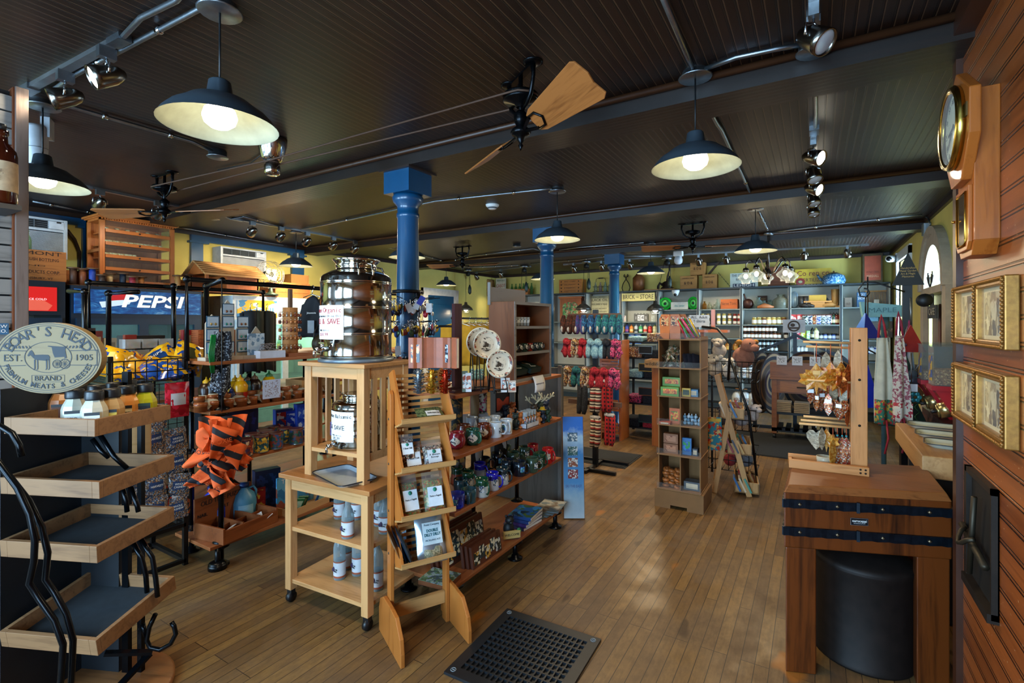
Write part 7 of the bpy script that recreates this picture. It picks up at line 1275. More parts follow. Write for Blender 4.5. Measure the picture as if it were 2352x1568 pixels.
o=MB().box(0,-.065,0,.004,.065,.13).build('price_card',P('#aebcd8',.6));o.location=(-3.235,2.07,1.03);tag(o,'pale blue printed card standing in front of the round wooden boxes','sign card');MB().box(.004,-.05,.015,.005,.05,.12).build('print',PATCH(['#aebcd8','#aebcd8','#aebcd8','#7c6a70'],90,.6,'card_text'),o)
crate('bushel_basket',(-3.42,2.52,1.0),.2,.3,.12,'small tan wooden basket at the far part of the second left aisle shelf',W('#a87c48','#8c6230','y',.6),slats=2,cat='basket')
PIE=(('#1f4a3c','#3a6a44','#c8a070','#5a2c1c'),('#7a2c24','#b85a2c','#d0b088','#4a2c48'),('#b89030','#1f5a6c','#d8c050','#1c3c4c'),('#204a3c','#2c4c7c','#8a3c2c','#3c6a48'),('#1c3c34','#283c6c','#6a3c2c','#2c5444'))
for k,(px,X,lab)in enumerate(((540,-3.26,'apple pie filling can, nearest in front'),(563,-3.25,'green pie filling can with a pie picture, front'),(600,-3.25,'purple peach pie filling can, front'),(634,-3.25,'yellow raisin pie filling can, front'),(680,-3.25,'green blueberry pie filling can, front'),(580,-3.36,'reddish pie filling can in the second row'),(612,-3.36,'orange pie filling can in the second row'),(655,-3.34,'blue green pie filling can in the second row'),(600,-3.47,'green pie filling can at the back left'),(625,-3.47,'green pie filling can at the back right'),(720,-3.28,'blue pie filling can behind the cart leg'))):put('can',onsh(px,X,1),.67,.115,lab+' of the third left aisle shelf',PIE[k%5],'pie filling cans',k)
for k,(px,X,h,c,lab)in enumerate(((520,-3.5,.24,('#1c4c9c','#3c8cc8','#0c2c6c'),'blue bottle box behind the orange bunting'),(540,-3.5,.26,('#1c1c4c','#8c1c3c','#c8ccd0'),'dark blue and crimson carton behind the pie cans'),(562,-3.5,.27,('#101c4c','#1c2c7c','#101c4c'),'tall navy carton behind the pie cans'),(650,-3.52,.22,('#1c3c8c','#c8ccd4','#b01c1c'),'blue box with a red corner behind the pie cans'),(672,-3.5,.2,('#1c3cac','#1c50b8','#e0e0e0'),'bright blue box at the back of the third shelf'),(700,-3.45,.25,('#1c3c9c','#3c5cb8','#b8c4d8'),'blue cracker box behind the cart'))):put('box',onsh(px,X,1),.67,h,lab,c,'cartons on the third left aisle shelf',R(80))
for k,(px,X,h,c,lab)in enumerate(((560,-3.50,.26,('#4a8cb0','#8cc0d8','#0c2c5c'),'pale blue bleach jug at the back of the bottom left aisle shelf'),(545,-3.56,.25,('#2c5c8c','#4c8cc0','#0c2c5c'),'blue bleach jug behind the pale blue one'),(490,-3.56,.28,('#1c2cac','#3c6cd0','#0c1c5c'),'deep blue detergent jug behind the old time puzzles'),(520,-3.60,.28,('#1c24a0','#4c50c8','#101c6c'),'deep blue detergent jug, second behind the old time puzzles'))):put('jug',onsh(px,X,1),.15,h,lab,c,'jugs on the bottom left aisle shelf',R(70))
for k,(px,h,c,lab)in enumerate(((590,.18,('#8c1c1c','#a83030','#c8b040'),'red packet at the back of the bottom left aisle shelf'),(612,.3,('#0c1c3c','#1c3464','#0c1c3c'),'tall navy carton on the bottom left aisle shelf'),(640,.24,('#2c5ca8','#c87c3c','#3c6cb8'),'blue and orange cracker box on the bottom left aisle shelf'))):put('box',onsh(px,-3.55,1),.15,h,lab,c,'cartons on the bottom left aisle shelf',R(75))
PZ=W('#8a4c26','#6c3618','y',.45);t=thing('puzzle_box','wooden bin lettered OLD TIME PUZZLES on the bottom left aisle shelf','display bin',(-3.28,1.90,.15),R(8));m=MB();m.box(-.20,-.20,0,.07,-.185,.10).box(-.20,.20,0,.07,.215,.10).box(.055,-.185,0,.07,.20,.085).box(-.20,-.185,0,.055,.20,.01);m.build('bin',PZ,t,bevel=.002)
m=MB();m.box(-.20,-.05,.01,.055,-.04,.09).box(-.20,.075,.01,.055,.085,.09).box(-.08,-.185,.01,-.07,.20,.07);m.build('divider',PZ,t);h=MB().box(-.215,-.20,.02,-.20,.215,.25).build('header_board',PZ,t);txt('OLD TIME PUZZLES',.045,(-.198,.01,.205),FX,INK,h,.34);txt('NAIL',.032,(-.198,-.15,.13),FX,INK,h);txt('BOLT',.032,(-.198,.0,.145),FX,INK,h);txt('SPRING',.032,(-.198,.14,.155),FX,INK,h,.1)
for k,(x,y)in enumerate(((.0,-.10),(.02,.02),(-.02,.12),(.01,.16))):o=MB().box(-.025,-.045,0,.025,.045,.004).build('puzzle_card',PAPER);o.location=(-3.28+x,1.90+y,.20);o.rotation_euler=(R(20*(-1)**k),R(-25),R(30*k));tag(o,'white instruction card in the old time puzzle bin, %s from the near end'%nth(k),'card','cards in the puzzle bin')
t=thing('travel_display','blue picture board lettered TRAVELING FIRST behind a tray of card packs','display',(-3.30,2.36,.15),R(6));MB().box(-.10,-.15,0,-.09,.20,.26).build('picture_board',PATCH(['#2c6c9c','#3c84b0','#2c6c9c','#8a4a3c','#5c9cc0'],7,.4,'beach_print'),t);txt('TRAVELING\nFIRST',.045,(-.088,.02,.20),FX,WHITE,t,.26);m=MB();m.box(-.09,-.16,0,.07,-.15,.05).box(-.09,.19,0,.07,.2,.05).box(.06,-.15,0,.07,.19,.05).box(-.09,-.15,0,.06,.19,.006);m.build('tray',PINEY,t)
for k in range(4):o=MB().box(-.008,-.04,0,.008,.04,.11).build('card_pack',P(('#14502c','#185c34','#1c5830','#1c4060')[k],.4),None,None,None,.008);o.location=(-3.31+.02*(k%2),2.25+.045*k+(.12 if k==3 else 0),.165);o.rotation_euler=(R(-12),R(25),R(-20));tag(o,('green card pack at the near end of the travel tray','second green card pack in the travel tray','third green card pack in the travel tray','blue card pack at the far end of the travel tray')[k],'card pack');MB().box(.008,-.025,.03,.009,.025,.09).build('print',P('#a8b48c',.5),o)
# goods on the shelf in front of the coolers
for k in range(7):y=1.52+.105*(k%4);z=1.30+.075*(k//4);o=MB().box(-.05,-.045,0,.05,.045,.065).build('candy_tub',GL('#d8dcdc',.3));o.location=(-4.12,y+.05*(k//4),z);tag(o,'clear candy tub, %s from the near end in the %s row before the PEPSI cooler'%(nth(k%4),('lower','upper')[k//4]),'tub','clear candy tubs');MB().box(-.044,-.04,.004,.044,.04,.045).build('candy',PATCH(['#b8301c','#c8ccd0','#3c6cac','#c88c2c','#4c7c3c','#5a3420'],40,.4,'candy'),o)['kind']='stuff'
o=MB().box(-.14,-.13,0,.0,.13,.16).build('chef_box',P('#14161c',.5));o.location=(-4.3,1.74,1.30);tag(o,'black box lettered CHEFS behind the clear candy tubs','box');txt("CHEF'S",.04,(.002,0,.12),FX,PAPER,o,.11)
for k,(y,c,h,lab)in enumerate(((1.40,'#5a1c18',.2,'dark red book standing behind the chip bags'),(1.48,'#b8a888',.15,'cream box with a round emblem behind the chip bags'),(1.36,'#241814',.22,'dark brown book at the near end behind the chip bags'),(1.60,'#7c1c14',.17,'red packet behind the clear candy tubs'),(1.98,'#8c1418',.2,'red topped dark bag before the blue cooler'))):o=MB().box(-.02,-.035,0,.02,.035,h).build('carton',P(c,.5));o.location=(-4.2,y,1.30);tag(o,lab,'box');MB().box(.02,-.025,h*.3,.021,.025,h*.8).build('print',P('#8a7c60' if k!=3 else '#c8b090',.5),o)
o=thing('shingled_box','ridged reddish wooden box in front of the blue cooler','box',(-4.22,2.10,1.30));MB().box(-.15,-.09,0,.15,.22,.20).build('box',W('#a8562a','#8a3f1c','y',.5),o);m=MB()
for i in range(14):m.bar((-.15,-.096,.01+i*.014),(.15-.0*i,-.096,.01+i*.014),.008,.01)
for i in range(6):m.box(.15,-.09,.002+i*.033,.156,.22,.028+i*.033)
m.build('ridges',W('#a8562a','#8a3f1c','y',.5),o)
# = middle of the shop
# slipper and mitten rack
t=thing('slipper_rack','black peg rack packed with slippers and pompom mittens at the aisle corner','display rack',(-2.03,4.95,0));m=MB();m.bar((0,.1,0),(0,.1,1.70),.05,.05).bar((-.3,-.1,.02),(.3,-.1,.02),.04,.03).bar((-.3,.3,.02),(.3,.3,.02),.04,.03).bar((0,-.2,.02),(0,.3,.02),.04,.03);m.build('stand',BLKWIRE,t)
for z in(1.66,1.38,1.08,.72):m=MB();m.box(-.30,.05,z-.05,.30,.09,z);m.build('peg_board',P('#5a3a22',.6),t)
KN={k:PATCH(v,45,.9,'knit_'+k)for k,v in dict(brown=['#3a1c14','#5a2c1c','#2c1810'],purple=['#3c2c6c','#2c4c7c','#5c3c7c'],blue=['#1c3c6c','#2c6c9c','#1c2c4c'],teal=['#1c5c64','#2c7c7c','#1c3c5c'],red=['#9c1c28','#b82c38','#7c1420'],ltblue=['#7ca8b8','#9cc4cc','#6c98ac'],floral=['#4a3c3c','#b8985c','#7c3c2c','#c8b8a4'],pink=['#b82c5c','#d05c7c','#1c1c2c'],black=['#14161c','#242830','#14161c']).items()}
PLAID=STRIPE(['#9c1418','#14080a'],2,26,.9,'red_plaid',True);NORD=STRIPE(['#c8bca8','#3a241c','#9c2c28','#c8bca8','#2c2420'],2,14,.9,'nordic_knit');FUR=P('#b8b4b0',.95,0,.2,60)
def slip(kind,x,z,mt,lab,s=1.0,dy=0):
 o=thing('hanging_'+kind,lab,kind,(-2.03+x,4.93+dy,z),rnd.uniform(-.2,.2),kind+'s on the peg rack');o.scale=(s,)*3
 for sg in(-1,1):
  m=MB();e=sg*.028
  if kind=='slipper':m.tube([(e,0,0),(e,-.01,-.05),(e,-.015,-.10),(e,-.012,-.15),(e,-.005,-.175)],[.016,.028,.03,.026,.012],10)
  elif kind=='mitten':m.tube([(e,0,0),(e,-.005,-.06),(e,-.01,-.13),(e,-.008,-.17)],[.022,.026,.03,.014],10).tube([(e*1.6,-.01,-.08),(e*2.4,-.015,-.12)],[.012,.010],7)
  else:m.tube([(e,0,0),(e,0,-.12),(e,-.01,-.24),(e,-.03,-.30)],[.03,.03,.032,.02],10)
  m.build(kind,mt,o)
 if kind=='slipper':m=MB();m.tube([(-.03+.0,-.035,-.10),(-.03,-.042,-.13),(-.03,-.035,-.16)],[.009,.012,.008],8);m.build('fleece_lining',FUR,o)
 elif kind=='mitten':m=MB();m.ball(0,-.035,-.01,.034,None,None,10,7).ball(.02,-.03,-.02,.028,None,None,10,7);m.build('pompom',mt,o)
 else:m=MB();m.tube([(-.05,-.012,.0),(.05,-.012,.0)],.02,8);m.build('cuff',FUR,o)
for i,(c,w)in enumerate((('brown','brown'),('brown','dark brown'),('purple','purple'),('blue','blue'),('blue','deep blue'),('teal','teal'),('teal','green'),('teal','blue green'))):slip('slipper',-.29+i*.082,1.64,KN[c],'%s knitted slippers in the top row, %s from the left'%(w,nth(i)),1.15)
for i,(c,w)in enumerate((('red','red'),('floral','flowered'),('red','bright red'),('ltblue','pale blue'),('ltblue','sky blue'),('black','black'),('pink','pink'))):slip('mitten',-.27+i*.09,1.37,KN[c],'%s pompom mittens in the second row, %s from the left'%(w,nth(i)),1.1)
for i,(c,w)in enumerate((('floral','flowered'),('teal','teal'),('floral','patterned'),('red','red'),('red','crimson'),('pink','pink and black'))):slip('mitten',-.27+i*.105,1.07,KN[c],'%s pompom mittens in the third row, %s from the left'%(w,nth(i)),1.2)
for i,(x,z,mt,w)in enumerate(((.05,.93,NORD,'fair isle knit'),(.18,.95,PLAID,'red plaid'),(.05,.56,NORD,'brown and cream knit'),(.21,.60,PLAID,'red and black plaid'),(-.1,.9,KN['black'],'black'))):slip('sock',x,z,mt,'long %s slipper socks in the %s row'%(w,'upper' if z>.8 else 'lower'),1.05)
# wooden crate tower
t=thing('crate_shelf','brown slatted wooden bin shelf behind the slipper rack','shelf',(-2.48,6.35,0));m=MB();m.box(0,-.03,0,.03,.3,1.33).box(.27,-.03,0,.30,.3,1.33);m.build('side',CW,t)
for z in(.12,.42,.72,1.0,1.2):m=MB();m.box(.03,-.05,z-.03,.27,.28,z);[m.box(.03,-.07,z+.012+.04*k,.27,-.055,z+.042+.04*k)for k in range(3)];m.build('bin',CW,t)
# black shelf of folded blankets
t=thing('blanket_shelf','black metal shelf of folded blankets with chalkboard labels','shelf',(-2.28,6.75,0));m=MB()
for x in(0,.52):
 for y in(0,.4):m.bar((x,y,0),(x,y,1.32),.03,.03)
m.build('frame',BLKWIRE,t)
for z in(.12,.45,.80,1.08,1.30):MB().box(0,0,z-.02,.52,.4,z).build('shelf_board',BLKWIRE,t)
for i,(z,x,c,h)in enumerate(((.12,.1,'black',.12),(.12,.36,'red',.14),(.45,.12,'pink',.1),(.45,.36,'black',.12),(.80,.14,'ltblue',.1),(.80,.38,'black',.16),(1.08,.13,'floral',.14),(1.08,.38,'black',.1),(1.30,.15,'ltblue',.07),(1.30,.42,'floral',.12))):
 o=MB();o.box(-.11,-.02,0,.11,.28,h);o=o.build('folded_blanket',KN[c],None,(-2.28+x,6.77,z),None,.02);tag(o,'folded blanket on the black metal shelf, %s level from the floor, %s'%(nth((.12,.45,.80,1.08,1.30).index(z)),('left' if i%2==0 else 'right')+' one'),'blanket','folded blankets')
for i,(z,c)in enumerate(((1.19,'#7c98ac'),(.95,'#b09840'),(.62,'#8a4a24'),(.25,'#2c4c3c'))):s=MB().box(-.09,-.006,-.05,.09,0,.05).build('chalk_label',P('#101316',.7),None,(-1.98,6.735,z));m=MB();m.tube([(-.09,-.007,-.05),(.09,-.007,-.05),(.09,-.007,.05),(-.09,-.007,.05)],.006,5,True);m.build('frame',P(c,.6),s);tag(s,'%s framed chalkboard label on the blanket shelf'%('blue','yellow','brown','green')[i],'label')
o=crate('wild_box',(-1.72,6.3,1.0),.2,.3,.10,'small wooden box lettered wildlife beside the candy tower',W('#b0804c','#946636','x',.6),slats=1,cat='box');txt('wildlife',.06,(-.0,-.152,.05),FY,INK,o,.18);MB().box(-.05,.0,-1.0,.05,.1,0).build('post',CW,o)
# cardboard candy tower
KB=P('#8a6238',.8,0,.1,8);KBD=P('#7a5630',.8,0,.1,8);TX,TY,TW,TD,TZ=-1.135,4.25,.335,.33,.20
t=thing('candy_tower','brown cardboard display tower of candy and toys in the main aisle','display tower',(TX,TY,0));MB().prism([(-.03,-.02),(TW+.03,-.02),(TW+.03,TD+.02),(-.03,TD+.02)],.03,.15).build('base',KBD,t)
m=MB();m.box(-.03,-.02,0,.10,TD,.03).box(TW-.10,-.02,0,TW+.03,TD,.03);m.build('base_foot',KBD,t);ZS=(.16,.45,.70,.94,1.18,1.42)
MB().box(0,TD-.01,.15,TW,TD,1.44).build('back_panel',KB,t)
for x in(0,TW*.53,TW):MB().box(x-.004,0,.15,x+.004,TD-.01,1.44).build('divider',KB,t)
for z in ZS:MB().box(-.01,-.02,z-.008,TW+.01,TD-.01,z).build('shelf_board',KB,t);MB().box(-.012,-.024,z,TW+.012,-.022,z+.05).build('clear_lip',GL('#f4f6f6',.02,.1,.15),t)
def tw(kind,x,z,y=0):return(TX+x,TY+.05+y,z)
for i in range(12):bag('candy_bag',tw(0,.04+.04*(i%4),ZS[4]+.05*(i//4),.04*(i%3)),(R(-60+25*(i%5)),R(40*(i%4)-50),R(20*i)),.07,.10,.03,PATCH(['#8a6a4c','#b09470','#5c4430','#a8a090','#3c4c34'],30,.3,'candy_bag_film'),'small brown candy bag in the heap on the tower, %s in the heap'%nth(i),'candy bag','candy bags on the tower',i)
for i in range(4):bag('dark_card_pack',tw(0,.20+.03*i,ZS[4],.03),(R(-15),R(8*i-10),R(60)),.09,.12,.01,P('#2c2c34',.3),'dark card pack beside the candy bags, %s from the left'%nth(i),'card pack','dark card packs',i)
for i in range(2):o=MB().box(-.075,-.05,0,.075,.05,.075).build('toy_box',P('#5a8c28',.4),None,tw(0,.09,ZS[3]+.077*i,.06*i));tag(o,('green and orange toy box, lower front one on the tower','green and orange toy box stacked behind and above')[i],'box');MB().box(-.055,-.052,.02,.06,-.05,.06).build('print',PATCH(['#c85a1c','#d8702c','#a84018','#d8a03c'],30,.4,'toy_print'),o)
def small(name,x,z,w,d,h,c,lab,y=0,pr=None,cat='box'):
 o=MB().box(-w/2,-d/2,0,w/2,d/2,h).build(name,P(c,.45),None,tw(0,x,z,y));tag(o,lab,cat);MB().box(-w*.36,-d/2-.002,h*.2,w*.36,-d/2,h*.8).build('print',pr or P('#c8b89c',.5),o)
small('photo_frame',.215,ZS[3],.07,.02,.07,'#c8a01c','yellow little frame on the tower',0,P('#2c3c24'));small('blue_game_box',.26,ZS[3],.09,.09,.06,'#4a7ca0','blue flat game box beside the yellow frame',.06);small('orange_booklet',.115,ZS[2],.085,.01,.13,'#c8642c','orange booklet standing on the third tower shelf from the floor',.02,PATCH(['#d8a040','#c83c1c','#5c7c2c'],26,.4,'booklet_print'));small('red_booklet',.05,ZS[2],.09,.12,.02,'#b0482c','flat red booklets lying on the tower',.0)
for i in range(14):o=MB().ball(0,0,.016,.016,None,None,9,6).build('glass_marble_bag',P(('#7ca0b8','#9cb8c8','#5c8098','#c0ccd4')[i%4],.2),None,tw(0,.20+.028*(i%5),ZS[2]+.026*(i//5),.02+.02*(i%2)));tag(o,'blue grey wrapped ball in the heap on the tower shelf, %s in the heap'%nth(i),'ball','wrapped balls');MB().tube([(0,0,.03),(0,0,.042)],.005,5).build('twist',P('#c0ccd4',.3),o)
for i in range(2):small('brown_puzzle_box',.09,ZS[1]+.085*i,.12,.07,.08,'#8a5a38',('brown boxed game with a lid, lower one on the tower','brown boxed game stacked on the lower one')[i],.02,PATCH(['#b07c5c','#7c4428','#b07c5c'],30,.4,'game_print'))
small('green_comic',.215,ZS[1],.08,.03,.14,'#2c6ca8','blue green mountain box on the tower',.02,PATCH(['#2c8c4c','#3c7cc0','#2c5ca0'],20,.4,'mountain_print'));small('slate_pack',.285,ZS[1],.04,.06,.06,'#3c4450','slate pack beside the mountain box',.03);small('grey_pack',.26,ZS[0],.13,.1,.07,'#4c5258','grey wrapped pack at the bottom right of the tower',.05)
for i in range(18):o=MB().lathe([(0,0),(.03,.002),(.034,.012),(.03,.022),(0,.025)],n=14).build('wooden_yoyo',W('#a06030','#80481e','x',.35),None,tw(0,.05+.045*(i%3),ZS[0]+.026*(i//3),.03*(i%2)),(R(8*(i%4)),R(10*(i%3)),0));tag(o,'round wooden yoyo in the pile at the foot of the tower, %s in the pile'%nth(i),'yoyo','wooden yoyos');MB().lathe([(.01,.0245),(.016,.0248)],n=12).build('ring_mark',P('#5a3418',.5),o)
for i in range(4):
 o=thing('paddle_toy','orange printed wooden paddle toy on top of the tower, %s from the left'%nth(i),'paddle toy',tw(0,.035+.042*i,ZS[5],.02+.05*(i%2)),R(10*i-10),'paddle toys on the tower');m=MB();m.prism([(-.04,0),(.04,0),(.045,.1),(.05,.17),(.03,.21),(-.03,.21),(-.05,.17),(-.045,.1)],0,.008);m.xf(0,UP);m.build('paddle',P('#b0642c',.5),o);MB().box(-.034,-.010,.11,.034,-.008,.19).build('print',PATCH(['#b08c5c','#3a1c14','#b0482c','#c8a070'],40,.5,'paddle_print'),o)
for i in range(16):a=-.9+.11*i;o=MB().tube([(0,0,0),(-.05*cos(a)*2,0,.15)],.008,6).build('candy_stick',P(('#b01c2c','#c8ccd0','#2c6cb0','#d0a028','#c83c6c','#3c8c3c')[i%6],.25),None,tw(0,.21+.007*i,ZS[5]+.01+.004*(i%4),.02*(i%5)));tag(o,'bright wrapped candy stick on top of the tower, %s from the left'%nth(i),'candy stick','candy sticks on the tower');MB().tube([(-.05*cos(a)*2,0,.15),(-.055*cos(a)*2,0,.165)],.004,5).build('wrapper_twist',P('#c8ccd0',.2),o)
t=thing('counter_sign_holder','wooden stand with a small white printed sign behind the candy tower','sign holder',(-1.15,6.0,1.45));MB().box(-.10,0,.06,.12,.008,.20).build('sign',P('#aebccc',.6),t);txt('ALL. Adult\nT-Shirts',.045,(.01,-.002,.15),FY,INK,t,.18);MB().box(.14,-.01,0,.18,.03,.26).build('post',CW,t);MB().box(-.16,-.05,.0,.32,.12,.03).build('top_board',CW,t);[MB().box(x,0,-1.45,x+.04,.1,0).build('leg',CW,t)for x in(-.14,.02)]
# A-frame ladder stand of books
t=thing('ladder_stand','pale wooden ladder display stand with tilted bins beside the candy tower','display stand',(-.74,4.86,0),R(8));LP=W('#b88a54','#9a6e3c','z',.5)
for y in(0,.44):MB().bar((.24,y,.0),(-.03,y,1.08),.045,.02,(0,1,0)).build('front_leg',LP,t);MB().bar((-.05,y,.0),(.08,y,.75),.04,.018,(0,1,0)).build('back_leg',LP,t)
BK=['#2c5c8c','#8a2c2c','#c8b090','#3c3c44','#4c8c7c','#b0884c']
for k,(z,x)in enumerate(((.02,.12),(.36,.06),(.68,.0))):
 m=MB();m.box(x,.02,z,x+.20,.42,z+.012).box(x+.19,.02,z,x+.20,.42,z+.09).box(x,.02,z,x+.20,.03,z+.10).box(x,.41,z,x+.20,.42,z+.10).box(x,.02,z,x+.01,.42,z+.12);m.build('bin',LP,t);MB().box(x+.201,.05,z+.02,x+.204,.38,z+.085).build('paper_sign',P('#b0c0c8',.6),t)
 for i in range(6):o=MB().box(-.008,-.06,0,.008,.06,.13).build('thin_book',P(BK[(i+k)%6],.4),None,(-.74+x+.04+.022*i,4.93+.18*(i%2),z+.02),(0,R(-25),R(8)));tag(o,'thin book in the %s bin of the ladder stand, %s from the back'%(('lowest','middle','top')[k],nth(i)),'book','books in the ladder stand');MB().box(.008,-.045,.03,.009,.045,.11).build('print',P(BK[(i+k+2)%6],.5),o)
o=MB().box(0,-.06,0,.006,.06,.30).build('hanging_game',PATCH(['#2c7c8c','#c8782c','#b02c1c','#2c7c8c','#c8b070'],20,.4,'game_card_print'),None,(-.78,4.80,.40),(0,0,R(-70)));tag(o,'tall teal and orange game card hanging between tower and ladder stand','game card');MB().box(-.001,-.055,.26,.007,.055,.29).build('header',P('#c8a83c',.5),o)
# wire stand of plush animals
t=thing('plush_stand','black wire basket stand of plush animals behind the candy tower','wire stand',(-.72,5.42,0));m=MB();m.tube([(.0,-.22,1.0),(.02,-.22,1.35),(-.1,-.2,1.5),(-.25,-.18,1.52)],.012,7).tube([(.26,-.2,0),(.18,-.2,.7),(.02,-.22,1.2)],.012,7).bar((-.2,.1,0),(-.2,.1,1.4),.02,.02);m.build('frame',BLKWIRE,t)
for zb in(.12,.52,.98):
 m=MB()
 for z in(zb,zb+.1,zb+.2):m.tube([(-.24,-.2,z),(.24,-.2,z),(.24,.15,z),(-.24,.15,z)],.004,5,True)
 for i in range(9):m.tube([(-.24+.06*i,-.2,zb),(-.24+.06*i,-.2,zb+.2)],.003,4).tube([(-.24+.06*i,-.2,zb),(-.24+.06*i,.15,zb)],.003,4)
 m.build('wire_basket',BLKWIRE,t)
for i,(x,z,c,s,w)in enumerate(((-.14,1.10,'#b8b4ac',1.2,'white'),(.0,1.08,'#c0bcb4',1.1,'cream'),(.12,1.22,'#8a5a48',1.5,'brown and pink cow'),(-.1,1.28,'#a8a098',1.0,'grey'),(.1,.62,'#a89c98',1.1,'pale grey'),(.2,.66,'#b8a8a0',.9,'light pink'),(-.05,.6,'#3c3a44',1.0,'dark grey'),(.14,.22,'#7c8088',1.0,'blue grey'),(.0,.2,'#8c2c2c',.9,'red capped'))):
 o=thing('plush_animal','%s plush animal in the %s basket of the wire stand'%(w,'top' if z>.9 else 'middle' if z>.4 else 'bottom'),'plush toy',(-.72+x,5.33,z),R(30*(i%3)-20),'plush animals');o.scale=(s,)*3;m=MB();m.ball(0,0,.0,.07,.06,.07,12,8).ball(.01,-.04,.08,.05,.05,.045,12,8).ball(.02,-.085,.065,.03,.03,.024,10,6);m.build('body',P(c,.95,0,.2,40),o);m=MB();m.ball(-.05,-.03,.10,.025,.01,.018,8,5).ball(.065,-.03,.10,.025,.01,.018,8,5);m.build('ears',P('#a06a28' if i==2 else c,.95),o);m=MB();m.ball(-.01,-.085,.095,.006,None,None,6,4).ball(.035,-.08,.095,.006,None,None,6,4);m.build('eyes',INK,o)
for nm,x0,y0,x1,y1,lab in(('door_mat',-.95,6.5,.35,7.85,'large dark floor mat in front of the back shelves'),('runner_mat',-2.6,5.15,-1.75,5.75,'dark ribbed mat beside the slipper rack')):o=MB().box(x0,y0,.001,x1,y1,.01).build(nm,P('#17191c',.9,0,.3,60));MB().box(x0-.02,y0-.02,.0005,x1+.02,y1+.02,.006).build('edge',P('#0e0f11',.7),o);tag(o,lab,'mat')
# table with a drawer, rug rack
t=thing('drawer_table','brown wooden table with one drawer on casters before the back shelves','table',(-.50,7.55,0));TB=W('#7c4a20','#5e3414','x',.4);MB().box(-.02,-.02,.80,1.02,.5,.83).build('table_top',TB,t,bevel=.003);MB().box(-.02,.0,.83,.62,.03,1.03).build('back_board',TB,t)
for x in(0,.94):
 for y in(0,.42):MB().box(x,y,.07,x+.06,y+.06,.80).build('leg',TB,t);MB().tube([(x+.01,y+.03,.035),(x+.05,y+.03,.035)],.035,12).build('caster',BLACK,t)
MB().box(.06,.01,.62,.94,.03,.80).build('apron',TB,t);d=MB().box(.10,-.008,.64,.68,.01,.78).build('drawer',W('#8a5626','#6c3e18','x',.4),t);MB().tube([(.30,-.008,.71),(.30,-.035,.71),(.48,-.035,.71),(.48,-.008,.71)],.008,7).build('drawer_pull',BLACK,d);m=MB();m.box(.0,.02,.33,1.0,.46,.36);[m.box(.06+.1*k,.0,.12,.12+.1*k,.46,.15)for k in range(9)];m.box(.0,.0,.10,1.0,.04,.15);m.build('slatted_shelf',BLKWIRE,t)
for k,x in enumerate((.12,.30,.50)):o=MB().box(-.06,0,0,.06,.004,.12).build('info_card',P('#b8c0cc',.6),None,(-.5+x,7.53,1.0));tag(o,'white information card on the drawer table, %s from the left'%nth(k),'card','information cards');MB().box(-.045,-.001,.03,.045,0,.10).build('print',PATCH(['#b8c0cc','#b8c0cc','#6c7078'],80,.6,'card_lines'),o)
for k in range(12):o=MB().box(-.09,0,0,.09,.22,.022).build('linen_stack',P('#8c7a62',.9),None,(-.36+.21*(k%2),7.57,.36+.023*(k//2)),None,.008);tag(o,'folded tan linen under the drawer table, %s up in the %s stack'%(nth(k//2),('left','right')[k%2]),'linen','folded linens')
RG=NT('braided_rug').set(.95);v=RG.n('ShaderNodeVectorMath',operation='LENGTH');RG.l(RG.mp(RG.tc(),(1.0,1,.78)),v.inputs[0]);RG.l(RG.ramp(RG.math('FRACT',RG.math('MULTIPLY',v.outputs['Value'],5.2)),[(0,'#3a2c22'),(.25,'#6a4c30'),(.4,'#15141c'),(.6,'#7c6448'),(.75,'#2c1c28'),(.9,'#4c4038')],'CONSTANT'),RG.b.inputs['Base Color'])
t=thing('rug_rack','black peaked rug rack with pegs behind the drawer table','rack',(-.35,8.25,0));m=MB();m.bar((-.42,0,0),(-.42,0,1.30),.05,.05).bar((.10,.1,0),(.10,.1,1.44),.05,.05).bar((-.42,0,1.10),(.12,.05,1.38),.04,.04).bar((.12,.05,1.38),(.75,0,1.02),.04,.04).bar((-.5,0,.02),(.8,0,.02),.05,.04);m.build('frame',P('#14202c',.4,.4),t)
for k,(x,y,w,h,r,lab)in enumerate(((-.68,8.18,.24,.44,62,'oval braided rug edge-on at the left of the rug rack'),(-.52,8.14,.26,.44,50,'oval braided rug second at the left of the rug rack'),(-.10,8.32,.34,.46,5,'large oval braided rug facing out behind the table'),(.18,8.44,.34,.46,-10,'dark oval braided rug behind the drawer table, right one'))):m=MB();m.prism([(w*cos(2*pi*i/40),h*sin(2*pi*i/40))for i in range(40)],0,.02);m.xf(0,UP);o=m.build('braided_rug',RG.m,None,(x,y,.68),(0,0,R(r)));m=MB();m.tube([(w*cos(2*pi*i/40),-.01,h*sin(2*pi*i/40))for i in range(40)],.014,6,True);m.build('rug_border',P('#241a1c',.95),o);tag(o,lab,'rug','braided rugs')
t=thing('logo_card','white card with a round brown emblem on the peak of the rug rack','sign',(-.26,8.22,1.42));MB().box(-.14,0,0,.14,.004,.19).build('card',P('#a4b0c0',.6),t);m=MB();m.tube([(.07*cos(2*pi*i/24),-.003,.095+.07*sin(2*pi*i/24))for i in range(24)],.011,5,True).ball(-.015,-.002,.11,.03,.002,.025,10,6).box(-.06,-.004,.055,.06,-.001,.08);m.build('emblem',P('#2c2018',.6),t)
for k,(x,z,c)in enumerate(((.35,.92,'#1c3c6c'),(.5,.9,'#14284c'))):o=MB().bag(.2,.18,.1,k).build('navy_cap',P(c,.8),None,(-.3+x,7.6,z-.09));tag(o,('blue cloth bundle at the right end of the drawer table','navy cloth bundle at the far right of the drawer table')[k],'cloth');MB().tube([(-.08,-.03,.03),(.08,-.03,.03)],.008,5).build('band',P('#0c1830',.8),o)
